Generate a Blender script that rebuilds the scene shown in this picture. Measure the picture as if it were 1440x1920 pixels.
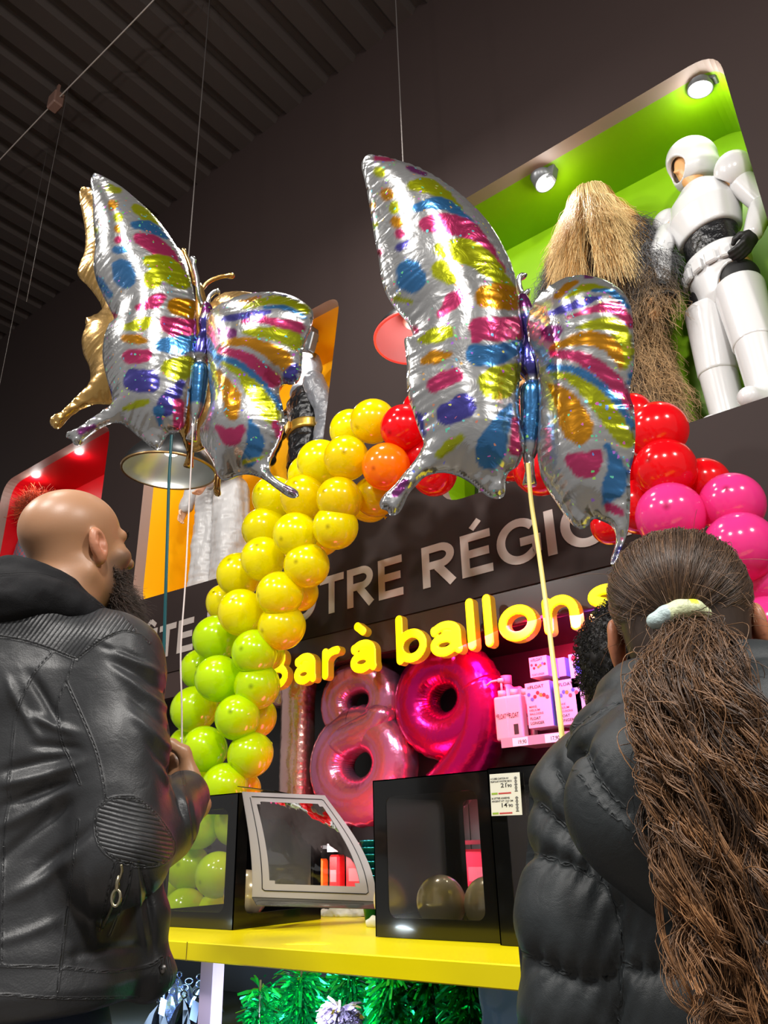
import bpy, math, random
import numpy as np
from mathutils import Vector, Matrix
from mathutils.geometry import tessellate_polygon

random.seed(7)
rng = np.random.default_rng(7)
scene = bpy.context.scene
for o in list(bpy.data.objects):
    bpy.data.objects.remove(o)
COL = scene.collection

# ------------------------------------------------------------------ camera
FPX = 1443.0
_X = np.array([2004, 690, 1443.0]); _X /= np.linalg.norm(_X)
_Z = np.array([-100, 3308, -1443.0]); _Z -= _X * (_X @ _Z); _Z /= np.linalg.norm(_Z)
_Y = np.cross(_Z, _X)
CAMROT = np.array([_X, _Y, _Z])            # camera axes -> world
CAMPOS = np.array([0.0, 0.0, 1.15])
cam_d = bpy.data.cameras.new('camera')
cam = bpy.data.objects.new('camera', cam_d)
COL.objects.link(cam)
m4 = np.eye(4); m4[:3, :3] = CAMROT; m4[:3, 3] = CAMPOS
cam.matrix_world = Matrix(m4.tolist())
cam_d.sensor_fit = 'VERTICAL'; cam_d.sensor_height = 36.0
cam_d.lens = 36.0 * FPX / 1920.0
cam_d.clip_start = 0.02; cam_d.clip_end = 200
scene.camera = cam

# ------------------------------------------------------------------ exposure, world, large lights
scene.view_settings.view_transform = 'Standard'
scene.view_settings.look = 'None'
scene.view_settings.exposure = 0.0
scene.view_settings.gamma = 1.0
scene.view_settings.use_curve_mapping = False
try:
    scene.cycles.max_bounces = 8; scene.cycles.transparent_max_bounces = 16
    scene.cycles.caustics_reflective = False; scene.cycles.caustics_refractive = False
    scene.cycles.sample_clamp_indirect = 4.0
    scene.cycles.use_denoising = True
except Exception:
    pass
world = bpy.data.worlds.new('world'); scene.world = world
world.use_nodes = True
_bg = world.node_tree.nodes['Background']
_bg.inputs[0].default_value = (0.95, 0.92, 0.90, 1); _bg.inputs[1].default_value = 0.30


def lamp(name, loc, target, energy, size=0.5, color=(1, 1, 1), kind='AREA', spot=60, blend=0.5):
    d = bpy.data.lights.new(name, kind)
    d.energy = energy; d.color = color
    if kind == 'AREA':
        d.shape = 'DISK'; d.size = size
    else:
        d.shadow_soft_size = size
    if kind == 'SPOT':
        d.spot_size = math.radians(spot); d.spot_blend = blend
    o = bpy.data.objects.new(name, d); COL.objects.link(o)
    o.location = loc
    o.rotation_euler = (Vector(target) - Vector(loc)).to_track_quat('-Z', 'Y').to_euler()
    return o


# ceiling lamps of the shop, behind and above the camera, plus one added fill
for _l, _t, _e in [((1.2, -1.2, 4.8), (-1.6, 2.4, 1.8), 170), ((-1.2, -1.6, 5.0), (-1.8, 2.6, 1.8), 130),
                   ((3.0, 1.0, 4.8), (-0.8, 2.8, 1.8), 120), ((-4.2, -1.0, 5.0), (-3.6, 2.8, 1.8), 120),
                   ((-2.6, 0.4, 5.6), (-2.6, 0.5, 0.0), 40), ((-2.2, 2.2, 5.4), (-2.2, 3.2, 0.9), 45)]:  # last one is unseen fill added over the area behind the counter
    lamp('ceiling_and_fill_lamp', _l, _t, _e, 0.45, (1.0, 0.96, 0.91))
# coloured strip lights under the soffit of the balloon bar
lamp('strip_light_red', (-2.05, 3.42, 2.14), (-1.97, 3.60, 1.70), 34, 0.26, (1.0, 0.01, 0.06))
lamp('strip_light_pink', (-1.75, 3.40, 2.17), (-1.75, 3.60, 1.7), 15, 0.25, (1.0, 0.02, 0.14))
lamp('strip_light_violet', (-1.42, 3.40, 2.14), (-1.48, 3.60, 1.7), 18, 0.30, (0.55, 0.12, 1.0))
lamp('red_fill_eight', (-2.76, 3.14, 1.18), (-2.92, 3.6, 1.62), 13, 0.35, (1.0, 0.04, 0.10))  # added red fill without a fitting, aimed up at the foil eight
lamp('shelf_pack_fill', (-2.75, 3.58, 1.15), (-2.75, 3.76, .95), 3.0, 0.3, (1.0, 0.95, 0.95))  # this and the next: unseen fill added to brighten the back shelf packs
lamp('shelf_pack_fill', (-3.45, 3.58, 1.15), (-3.45, 3.76, .95), 3.0, 0.3, (1.0, 0.95, 0.95))
# cold strip under the counter top, over the hanging goods
lamp('counter_strip_light', (-1.15, 1.17, 0.90), (-1.25, 1.42, 0.72), 5.5, 0.22, (0.72, 0.86, 1.0))
lamp('counter_strip_light', (-1.65, 1.17, 0.90), (-1.75, 1.42, 0.72), 4.5, 0.22, (0.50, 0.72, 1.0))

# ------------------------------------------------------------------ pixel helpers (photograph frame 1440 x 1920)
def ray(px, py):
    return CAMROT @ np.array([px - 720.0, 960.0 - py, -FPX])
def onY(px, py, y):
    d = ray(px, py); return CAMPOS + d * (y / d[1])
def onZ(px, py, z):
    d = ray(px, py); return CAMPOS + d * ((z - CAMPOS[2]) / d[2])
FH = CAMROT @ np.array([0, 0, -1.0]); FH = np.array([FH[0], FH[1], 0]); FH /= np.linalg.norm(FH)
RH = np.array([FH[1], -FH[0], 0.0])
YAW = math.atan2(-FH[0], FH[1])
def onF(px, py, f):
    d = ray(px, py); return CAMPOS + d * (f / (d @ FH))
def rfz(r, f, z):
    return RH * r + FH * f + np.array([0, 0, z])
def to_rfz(P):
    P = np.asarray(P); return np.stack([P @ RH, P @ FH, P[..., 2]], -1)
def project(P):
    c = (np.asarray(P) - CAMPOS) @ CAMROT
    return np.stack([720 + FPX * c[..., 0] / -c[..., 2], 960 - FPX * c[..., 1] / -c[..., 2]], -1)

# ------------------------------------------------------------------ materials
MATS = {}
def srgb(h):
    if isinstance(h, str):
        h = h.lstrip('#'); c = [int(h[i:i + 2], 16) / 255 for i in (0, 2, 4)]
    else:
        c = [v / 255 for v in h]
    return tuple(v / 12.92 if v <= 0.04045 else ((v + 0.055) / 1.055) ** 2.4 for v in c) + (1,)
class NT:
    def __init__(s, m): s.nt = m.node_tree
    def n(s, t, **kw):
        nd = s.nt.nodes.new(t)
        for k, v in kw.items():
            if k[0] == 'i' and k[1:].isdigit(): nd.inputs[int(k[1:])].default_value = v
            elif k.startswith('in_'): nd.inputs[k[3:].replace('_', ' ')].default_value = v
            else: setattr(nd, k, v)
        return nd
    def l(s, a, ao, b, bi): s.nt.links.new(a.outputs[ao], b.inputs[bi])
def mat(name, color=(0.8, 0.8, 0.8, 1), rough=0.5, metal=0.0, spec=0.5, coat=0.0, emit=None, estr=0.0,
        bump=None, vcol=None, noise=None, sss=0.0, sheen=0.0, trans=0.0, aniso=0.0):
    """bump=(scale,strength,distance[,stretch]); vcol = colour attribute; noise=(scale,amount) varies the colour"""
    if name in MATS: return MATS[name]
    m = bpy.data.materials.new(name); m.use_nodes = True
    t = NT(m); b = m.node_tree.nodes['Principled BSDF']
    if isinstance(color, str): color = srgb(color)
    b.inputs['Base Color'].default_value = color
    b.inputs['Roughness'].default_value = rough
    b.inputs['Metallic'].default_value = metal
    b.inputs['Specular IOR Level'].default_value = spec
    b.inputs['Coat Weight'].default_value = coat
    b.inputs['Coat Roughness'].default_value = 0.06
    b.inputs['Sheen Weight'].default_value = sheen
    b.inputs['Anisotropic'].default_value = aniso
    if sss:
        b.inputs['Subsurface Weight'].default_value = sss
        b.inputs['Subsurface Radius'].default_value = (0.012, 0.005, 0.003)
    if emit:
        b.inputs['Emission Color'].default_value = srgb(emit) if isinstance(emit, str) else emit
        b.inputs['Emission Strength'].default_value = estr
    if vcol:
        a = t.n('ShaderNodeAttribute', attribute_name=vcol); t.l(a, 'Color', b, 'Base Color')
    if noise:
        tc = t.n('ShaderNodeTexCoord'); nz = t.n('ShaderNodeTexNoise', in_Scale=noise[0], in_Detail=4.0)
        t.l(tc, 'Object', nz, 'Vector')
        mr = t.n('ShaderNodeMapRange'); mr.inputs[3].default_value = 1 - noise[1]; mr.inputs[4].default_value = 1 + noise[1]
        t.l(nz, 'Fac', mr, 'Value')
        mx = t.n('ShaderNodeMix', data_type='RGBA', blend_type='MULTIPLY'); mx.inputs[0].default_value = 1
        mx.inputs[6].default_value = color
        if vcol: t.l(a, 'Color', mx, 6)
        t.l(mr, 0, mx, 7); t.l(mx, 2, b, 'Base Color')
    if bump:
        tc = t.n('ShaderNodeTexCoord'); nz = t.n('ShaderNodeTexNoise', in_Scale=bump[0], in_Detail=5.0)
        if len(bump) > 3:
            mp = t.n('ShaderNodeMapping'); mp.inputs['Scale'].default_value = bump[3]
            t.l(tc, 'Object', mp, 'Vector'); t.l(mp, 0, nz, 'Vector')
        else:
            t.l(tc, 'Object', nz, 'Vector')
        bp = t.n('ShaderNodeBump', in_Strength=bump[1], in_Distance=bump[2])
        t.l(nz, 'Fac', bp, 'Height'); t.l(bp, 0, b, 'Normal')
    if trans:
        out = m.node_tree.nodes['Material Output']
        tr = t.n('ShaderNodeBsdfTranslucent'); tr.inputs[0].default_value = color
        ms = t.n('ShaderNodeMixShader'); ms.inputs[0].default_value = trans
        t.l(b, 0, ms, 1); t.l(tr, 0, ms, 2); t.l(ms, 0, out, 0)
    MATS[name] = m
    return m
def clear_film(name, tint=(1, 1, 1, 1), gloss=0.10, rough=0.03, bump=None):
    if name in MATS: return MATS[name]
    m = bpy.data.materials.new(name); m.use_nodes = True
    t = NT(m); nt = m.node_tree
    nt.nodes.remove(nt.nodes['Principled BSDF']); out = nt.nodes['Material Output']
    tr = t.n('ShaderNodeBsdfTransparent'); tr.inputs[0].default_value = tint
    gl = t.n('ShaderNodeBsdfGlossy'); gl.inputs['Roughness'].default_value = rough
    lw = t.n('ShaderNodeFresnel', in_IOR=1.45)
    ad = t.n('ShaderNodeMath', operation='MULTIPLY_ADD', i1=1.3, i2=gloss, use_clamp=True)
    t.l(lw, 0, ad, 0)
    ms = t.n('ShaderNodeMixShader'); t.l(ad, 0, ms, 0); t.l(tr, 0, ms, 1); t.l(gl, 0, ms, 2); t.l(ms, 0, out, 0)
    if bump:
        tc = t.n('ShaderNodeTexCoord'); nz = t.n('ShaderNodeTexNoise', in_Scale=bump[0], in_Detail=3.0)
        bp = t.n('ShaderNodeBump', in_Strength=bump[1], in_Distance=bump[2])
        t.l(tc, 'Object', nz, 'Vector'); t.l(nz, 'Fac', bp, 'Height'); t.l(bp, 0, gl, 'Normal'); t.l(bp, 0, lw, 'Normal')
    MATS[name] = m
    return m

# ------------------------------------------------------------------ objects
ROOT = {}
def thing(name, label, cat, loc=(0, 0, 0), group=None):
    o = bpy.data.objects.new(name, None); o.empty_display_size = 0.05
    COL.objects.link(o); o.location = [float(v) for v in loc]
    o['label'] = label; o['category'] = cat
    if group: o['group'] = group
    ROOT[o] = np.array(loc, float)
    return o
def tag(o, label=None, cat=None, group=None, kind=None):
    if label: o['label'] = label
    if cat: o['category'] = cat
    if group: o['group'] = group
    if kind: o['kind'] = kind
    return o
def base_of(p):
    while p.parent: p = p.parent
    return ROOT[p]
def mesh_obj(name, V, F, material, parent=None, smooth=True, attrs=None, local=False, matidx=None):
    """V in world coordinates (or the thing's own when local)."""
    V = np.asarray(V, float)
    org = None
    if parent is not None:
        if not local: V = V - base_of(parent)
    elif not local:
        mn, mx = V.min(0), V.max(0)
        org = np.array([(mn[0] + mx[0]) / 2, (mn[1] + mx[1]) / 2, mn[2]]); V = V - org
    me = bpy.data.meshes.new(name)
    if isinstance(F, np.ndarray) and F.ndim == 2:
        k = F.shape[1]
        me.vertices.add(len(V)); me.vertices.foreach_set('co', V.astype(np.float32).ravel())
        me.loops.add(F.size); me.loops.foreach_set('vertex_index', F.astype(np.int32).ravel())
        me.polygons.add(len(F)); me.polygons.foreach_set('loop_start', np.arange(0, F.size, k, dtype=np.int32))
        me.update(calc_edges=True); me.validate()
    else:
        me.from_pydata([tuple(v) for v in V], [], [tuple(f) for f in F]); me.update(); me.validate()
    for mm in (material if isinstance(material, (list, tuple)) else [material]):
        me.materials.append(mm)
    if matidx is not None: me.polygons.foreach_set('material_index', np.asarray(matidx, np.int32))
    if smooth: me.polygons.foreach_set('use_smooth', np.ones(len(me.polygons), bool))
    for k, a in (attrs or {}).items():
        a = np.asarray(a, np.float32)
        if a.ndim == 1:
            at = me.attributes.new(k, 'FLOAT', 'POINT'); at.data.foreach_set('value', a)
        else:
            if a.shape[1] == 3: a = np.concatenate([a, np.ones((len(a), 1), np.float32)], 1)
            at = me.color_attributes.new(k, 'FLOAT_COLOR', 'POINT'); at.data.foreach_set('color', a.ravel())
    o = bpy.data.objects.new(name, me); COL.objects.link(o)
    if parent is not None: o.parent = parent
    elif org is not None:
        o.location = org; ROOT[o] = org
    else: ROOT[o] = np.zeros(3)
    return o
def copy_tree(o, loc=None, parent=None):
    c = o.copy(); COL.objects.link(c)
    if parent is not None: c.parent = parent
    if loc is not None: c.location = [float(v) for v in loc]; ROOT[c] = np.array(loc, float)
    for ch in list(o.children): copy_tree(ch, None, c)
    return c

# ------------------------------------------------------------------ shape builders -> (V, F)
class MB:
    def __init__(s): s.V = []; s.F = []; s.n = 0
    def add(s, V, F):
        V = np.asarray(V, float); s.V.append(V); s.F += [tuple(int(i) + s.n for i in f) for f in F]; s.n += len(V); return s
    def box(s, c, size, R=None, bev=0.0):
        V, F = rbox(size, bev)
        if R is not None: V = V @ np.asarray(R).T
        return s.add(V + np.asarray(c, float), F)
    def tube(s, pts, r, n=8, cap=True): return s.add(*tube(pts, r, n, cap))
    def lathe(s, prof, c, axis=(0, 0, 1), n=32): return s.add(*lathe(prof, c, axis, n))
    def get(s): return np.concatenate(s.V), s.F
def rbox(size, b=0.0):
    x, y, z = [v / 2 for v in size]
    if b <= 0:
        V = np.array([[sx * x, sy * y, sz * z] for sz in (-1, 1) for sy in (-1, 1) for sx in (-1, 1)])
        return V, [(0, 2, 3, 1), (4, 5, 7, 6), (0, 1, 5, 4), (2, 6, 7, 3), (0, 4, 6, 2), (1, 3, 7, 5)]
    b = min(b, x * .99, y * .99, z * .99)
    V = []; idx = {}
    for sz in (-1, 1):
        for sy in (-1, 1):
            for sx in (-1, 1):
                for ax in range(3):
                    p = [sx * (x - b), sy * (y - b), sz * (z - b)]; p[ax] = (sx * x, sy * y, sz * z)[ax]
                    idx[(sx, sy, sz, ax)] = len(V); V.append(p)
    F = []
    for ax in range(3):
        a1, a2 = (ax + 1) % 3, (ax + 2) % 3
        for s in (-1, 1):
            q = []
            for u, v in ((-1, -1), (1, -1), (1, 1), (-1, 1)):
                k = [0, 0, 0]; k[ax] = s; k[a1] = u; k[a2] = v; q.append(idx[tuple(k) + (ax,)])
            F.append(tuple(q if s > 0 else q[::-1]))
    for ax in range(3):
        a1, a2 = (ax + 1) % 3, (ax + 2) % 3
        for u in (-1, 1):
            for v in (-1, 1):
                def g(s, w):
                    k = [0, 0, 0]; k[ax] = s; k[a1] = u; k[a2] = v; return idx[tuple(k) + (w,)]
                q = [g(-1, a1), g(1, a1), g(1, a2), g(-1, a2)]
                F.append(tuple(q if u * v < 0 else q[::-1]))
    for sz in (-1, 1):
        for sy in (-1, 1):
            for sx in (-1, 1):
                q = [idx[(sx, sy, sz, a)] for a in range(3)]
                F.append(tuple(q if sx * sy * sz > 0 else q[::-1]))
    return np.array(V), F
def frames(P):
    P = np.asarray(P, float)
    T = np.gradient(P, axis=0); T /= np.linalg.norm(T, axis=1)[:, None] + 1e-12
    N = np.zeros_like(P)
    a = np.array([0, 0, 1.0]) if abs(T[0][2]) < 0.9 else np.array([1.0, 0, 0])
    n = np.cross(T[0], a); n /= np.linalg.norm(n)
    for i in range(len(P)):
        n = n - T[i] * (n @ T[i]); n /= np.linalg.norm(n) + 1e-12; N[i] = n
    return T, N, np.cross(T, N)
def tube(P, r, n=8, cap=True):
    P = np.asarray(P, float); k = len(P)
    r = np.broadcast_to(np.asarray(r, float), (k,)) if np.ndim(r) < 2 else r
    T, N, B = frames(P)
    a = np.arange(n) * 2 * np.pi / n
    V = (P[:, None] + r[:, None, None] * (np.cos(a)[None, :, None] * N[:, None] + np.sin(a)[None, :, None] * B[:, None])).reshape(-1, 3)
    F = [(i * n + j, i * n + (j + 1) % n, (i + 1) * n + (j + 1) % n, (i + 1) * n + j) for i in range(k - 1) for j in range(n)]
    if cap: F += [tuple(range(n))[::-1], tuple(range((k - 1) * n, k * n))]
    return V, F
def ribbon(P, w, side, t=0.0006):
    P = np.asarray(P, float); s = np.asarray(side, float); s = s / np.linalg.norm(s) * w / 2
    nrm = np.cross(np.gradient(P, axis=0), s); nrm /= np.linalg.norm(nrm, axis=1)[:, None]; nrm *= t
    k = len(P); V = np.concatenate([P - s + nrm, P + s + nrm, P + s - nrm, P - s - nrm])
    F = [(a * k + i, b * k + i, b * k + i + 1, a * k + i + 1) for i in range(k - 1) for a, b in ((0, 1), (1, 2), (2, 3), (3, 0))]
    return V, F
def lathe(prof, c, axis=(0, 0, 1), n=32, closed=False):
    prof = np.asarray(prof, float); a = np.arange(n) * 2 * np.pi / n
    R = np.array(Vector((0, 0, 1)).rotation_difference(Vector(axis)).to_matrix())
    V = np.stack([prof[:, None, 0] * np.cos(a), prof[:, None, 0] * np.sin(a), np.broadcast_to(prof[:, None, 1], (len(prof), n))], -1).reshape(-1, 3)
    F = [(i * n + j, i * n + (j + 1) % n, (i + 1) * n + (j + 1) % n, (i + 1) * n + j) for i in range(len(prof) - 1) for j in range(n)]
    return V @ R.T + np.asarray(c, float), F
def prism(poly, basis, origin, d0, d1):
    """poly 2D in basis (u,v) at origin, extruded along w from d0 to d1; basis rows u,v,w"""
    poly = np.asarray(poly, float); u, v, w = [np.asarray(b, float) for b in basis]; n = len(poly)
    P = np.asarray(origin) + poly[:, :1] * u + poly[:, 1:] * v
    V = np.concatenate([P + w * d0, P + w * d1])
    tri = tessellate_polygon([[Vector((p[0], p[1], 0)) for p in poly]])
    F = [t for t in tri] + [tuple(i + n for i in t[::-1]) for t in tri]
    F += [(i, (i + 1) % n, (i + 1) % n + n, i + n) for i in range(n)]
    return V, F
def rrect(x0, y0, x1, y1, r, n=6):
    out = []
    for cx, cy, a0 in ((x1 - r, y1 - r, 0), (x0 + r, y1 - r, 90), (x0 + r, y0 + r, 180), (x1 - r, y0 + r, 270)):
        for i in range(n + 1):
            a = math.radians(a0 + 90 * i / n); out.append((cx + r * math.cos(a), cy + r * math.sin(a)))
    return np.array(out)
def round_poly(pts, r, n=6):
    pts = [np.array(p, float) for p in pts]; out = []
    for i, p in enumerate(pts):
        a = pts[i - 1] - p; b = pts[(i + 1) % len(pts)] - p
        rr = r[i] if isinstance(r, (list, tuple)) else r
        a0 = p + a / np.linalg.norm(a) * rr; b0 = p + b / np.linalg.norm(b) * rr
        for t in np.linspace(0, 1, n): out.append((1 - t) ** 2 * a0 + 2 * t * (1 - t) * p + t * t * b0)
    return np.array(out)
def smooth_path(P, n=40, closed=False):
    P = np.asarray(P, float)
    if closed: Q = np.concatenate([P[-1:], P, P[:2]])
    else: Q = np.concatenate([2 * P[:1] - P[1:2], P, 2 * P[-1:] - P[-2:-1]])
    m = len(Q) - 3; out = []
    for t in np.linspace(0, m, n, endpoint=not closed):
        i = min(int(t), m - 1); u = t - i; p0, p1, p2, p3 = Q[i:i + 4]
        out.append(0.5 * (2 * p1 + (p2 - p0) * u + (2 * p0 - 5 * p1 + 4 * p2 - p3) * u ** 2 + (3 * p1 - p0 - 3 * p2 + p3) * u ** 3))
    return np.array(out)

# ------------------------------------------------------------------ noise
def _hash(i, j, k, s):
    h = (i * 374761393 + j * 668265263 + k * 2147483647 + s * 1274126177) & 0xffffffff
    h = ((h ^ (h >> 13)) * 1274126177) & 0xffffffff
    return ((h ^ (h >> 16)) & 0xffff) / 65535.0
def vnoise(P, scale=1.0, seed=0):
    P = np.asarray(P, float) * scale; I = np.floor(P).astype(np.int64); f = P - I; f = f * f * (3 - 2 * f)
    o = 0
    for a in (0, 1):
        for b in (0, 1):
            for c in (0, 1):
                w = (f[:, 0] if a else 1 - f[:, 0]) * (f[:, 1] if b else 1 - f[:, 1]) * (f[:, 2] if c else 1 - f[:, 2])
                o = o + w * _hash(I[:, 0] + a, I[:, 1] + b, I[:, 2] + c, seed)
    return o * 2 - 1

# ------------------------------------------------------------------ signed distance modelling (blended solids meshed by surface nets)
def sd_cap(P, a, b, r1, r2=None):
    a = np.asarray(a, np.float32); b = np.asarray(b, np.float32); r2 = r1 if r2 is None else r2
    ba = b - a; pa = P - a; t = np.clip(pa @ ba / (ba @ ba + 1e-12), 0, 1)
    return np.linalg.norm(pa - t[:, None] * ba, axis=1) - (r1 + (r2 - r1) * t)
def sd_ell(P, c, r, R=None):
    q = P - np.asarray(c, np.float32)
    if R is not None: q = q @ np.asarray(R, np.float32)
    r = np.asarray(r, np.float32)
    k0 = np.linalg.norm(q / r, axis=1); k1 = np.linalg.norm(q / (r * r), axis=1)
    return k0 * (k0 - 1) / (k1 + 1e-9)
def sd_box(P, c, h, r=0.0, R=None):
    q = P - np.asarray(c, np.float32)
    if R is not None: q = q @ np.asarray(R, np.float32)
    q = np.abs(q) - (np.asarray(h, np.float32) - r)
    return np.linalg.norm(np.maximum(q, 0), axis=1) + np.minimum(q.max(1), 0) - r
def sd_chain(P, pts, rs, k=0.02):
    d = None
    for i in range(len(pts) - 1):
        e = sd_cap(P, pts[i], pts[i + 1], rs[i], rs[i + 1])
        d = e if d is None else smin(d, e, k)
    return d
def smin(a, b, k=0.02):
    h = np.clip(0.5 + 0.5 * (b - a) / k, 0, 1); return b + (a - b) * h - k * h * (1 - h)
def smax(a, b, k=0.02): return -smin(-a, -b, k)
def rotm(ax, deg):
    return np.array(Matrix.Rotation(math.radians(deg), 3, ax))
def sdf_mesh(fn, lo, hi, h):
    lo = np.asarray(lo, float); n = np.maximum(np.ceil((np.asarray(hi, float) - lo) / h).astype(int) + 1, 4)
    c = 4; n = ((n + c - 1) // c) * c
    ax = [lo[i] + h * np.arange(n[i]) for i in range(3)]
    cax = [lo[i] + h * (c * np.arange(n[i] // c) + (c - 1) / 2) for i in range(3)]
    G = np.stack(np.meshgrid(*cax, indexing='ij'), -1).reshape(-1, 3).astype(np.float32)
    cd = fn(G).reshape([k // c for k in n])
    near = np.abs(cd) < c * h * 1.9
    D = np.where(cd < 0, -1.0, 1.0)
    for i in range(3): D = np.repeat(D, c, i); near = np.repeat(near, c, i)
    I = np.nonzero(near)
    P = np.stack([ax[i][I[i]] for i in range(3)], -1).astype(np.float32)
    D[I] = fn(P)
    s = D < 0
    nx, ny, nz = n
    acc = np.zeros((nx - 1, ny - 1, nz - 1, 3)); cnt = np.zeros((nx - 1, ny - 1, nz - 1))
    sl = lambda o, k: slice(o, k - 1 + o)
    for d in range(3):
        for u in (0, 1):
            for v in (0, 1):
                o0 = [0, 0, 0]; o0[(d + 1) % 3] = u; o0[(d + 2) % 3] = v
                o1 = list(o0); o1[d] = 1
                a = D[tuple(sl(o0[i], n[i]) for i in range(3))]; b = D[tuple(sl(o1[i], n[i]) for i in range(3))]
                X = (a < 0) != (b < 0); t = np.where(X, a / np.where(X, a - b, 1), 0)
                cnt += X
                for i in range(3): acc[..., i] += X * (t if i == d else o0[i])
    act = cnt > 0; idx = -np.ones(act.shape, np.int64); idx[act] = np.arange(act.sum())
    C = np.stack(np.nonzero(act), -1)
    V = lo + h * (C + acc[act] / cnt[act][:, None])
    F = []
    for d in range(3):
        e1, e2 = (d + 1) % 3, (d + 2) % 3
        a = s[tuple(slice(0, n[i] - 1) if i == d else slice(1, n[i] - 1) for i in range(3))]
        b = s[tuple(slice(1, n[i]) if i == d else slice(1, n[i] - 1) for i in range(3))]
        X = np.stack(np.nonzero(a != b), -1); flip = a[tuple(X.T)]
        X = X + np.array([0 if i == d else 1 for i in range(3)])
        q = []
        for u, v in ((1, 1), (0, 1), (0, 0), (1, 0)):
            Y = X.copy(); Y[:, e1] -= u; Y[:, e2] -= v; q.append(idx[tuple(Y.T)])
        q = np.stack(q, -1); q[~flip] = q[~flip][:, ::-1]
        F.append(q)
    return V, np.concatenate(F)
def vnormals(V, F):
    F = np.asarray(F); N = np.zeros_like(V)
    fn = np.cross(V[F[:, 2]] - V[F[:, 0]], V[F[:, -1]] - V[F[:, 1]]) if F.shape[1] == 4 else np.cross(V[F[:, 1]] - V[F[:, 0]], V[F[:, 2]] - V[F[:, 0]])
    for i in range(F.shape[1]):
        for c in range(3): N[:, c] += np.bincount(F[:, i], fn[:, c], len(V))
    return N / (np.linalg.norm(N, axis=1)[:, None] + 1e-12)
def relax(V, F, it=1, a=0.5):
    F = np.asarray(F); E = np.concatenate([F[:, [i, (i + 1) % F.shape[1]]] for i in range(F.shape[1])])
    E = np.concatenate([E, E[:, ::-1]]); n = len(V); deg = np.bincount(E[:, 0], minlength=n)[:, None]
    for _ in range(it):
        A = np.stack([np.bincount(E[:, 0], V[E[:, 1], c], n) for c in range(3)], -1) / np.maximum(deg, 1)
        V = V * (1 - a) + A * a
    return V
def poly_dist(p, L):
    """distance from 2D points to a polyline"""
    L = np.asarray(L, float); d = np.full(len(p), 1e9)
    for a, b in zip(L[:-1], L[1:]):
        ba = b - a; t = np.clip((p - a) @ ba / (ba @ ba + 1e-12), 0, 1)
        d = np.minimum(d, np.linalg.norm(p - a - t[:, None] * ba, axis=1))
    return d
def text_mesh(s, size=1.0, extrude=0.0, offset=0.0, bevel=0.0):
    c = bpy.data.curves.new('text', 'FONT'); c.body = s; c.size = size; c.extrude = extrude; c.offset = offset
    c.bevel_depth = bevel; c.resolution_u = 6
    o = bpy.data.objects.new('text', c); COL.objects.link(o)
    bpy.context.view_layer.update()
    me = bpy.data.meshes.new_from_object(o.evaluated_get(bpy.context.evaluated_depsgraph_get()))
    V = np.array([v.co[:] for v in me.vertices]).reshape(-1, 3); F = [tuple(p.vertices) for p in me.polygons]
    bpy.data.objects.remove(o); bpy.data.curves.remove(c); bpy.data.meshes.remove(me)
    return V, F
def place2d(V, origin, u, v, w):
    return np.asarray(origin, float) + V[:, :1] * np.asarray(u, float) + V[:, 1:2] * np.asarray(v, float) + V[:, 2:3] * np.asarray(w, float)
def text_on(s, origin, u, v, w, height, width=None, offset=0.0, extrude=0.0006):
    """lettering of a given cap height (and width) with its lower left corner at origin"""
    V, F = text_mesh(s, 1.0, 0, offset)
    if len(V) == 0: return V, F
    ref, _ = text_mesh('H', 1.0, 0, offset)
    k = height / (ref[:, 1].max() - ref[:, 1].min())
    x0, x1 = V[:, 0].min(), V[:, 0].max(); kx = k if width is None else width / (x1 - x0)
    V = (V - [x0, ref[:, 1].min(), 0]) * [kx, k, 1]
    V2 = V.copy(); V2[:, 2] = extrude
    n = len(V)
    ed = {}
    for f in F:
        for a, b in zip(f, f[1:] + f[:1]): ed[(a, b)] = 1
    side = [(a, b, b + n, a + n) for (a, b) in ed if (b, a) not in ed]
    Fo = [tuple(i + n for i in f) for f in F] + side
    return place2d(np.concatenate([V, V2]), origin, u, v, w), Fo
# ================================================================== ROOM
WY = 3.5                                    # front face of the shop wall
M_wall = mat('brown_wall', srgb((43, 32, 30)), 0.7, spec=.25, noise=(3, .06), bump=(160, .05, .002))
M_ceil = mat('brown_deck', srgb((52, 44, 41)), 0.7, spec=.3, noise=(2, .08))
M_taupe = mat('taupe_reveal', srgb((150, 128, 118)), 0.5)
M_lime = mat('lime_paint', srgb((128, 176, 0)), 0.42)
M_sun = mat('yellow_paint', srgb((244, 178, 2)), 0.42)
M_red = mat('red_paint', srgb((214, 6, 22)), 0.42)
M_dark = mat('dark_recess', srgb((34, 27, 27)), 0.35, noise=(4, .1))
M_black = mat('black_plastic', srgb((18, 18, 19)), 0.35)
M_chrome = mat('bright_metal', srgb((215, 215, 212)), 0.2, 1.0)
M_steel = mat('grey_metal', srgb((120, 118, 116)), 0.38, 0.9)

def struct(name, V, F, m, **k):
    return tag(mesh_obj(name, V, F, m, smooth=False, **k), kind='structure')

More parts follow.
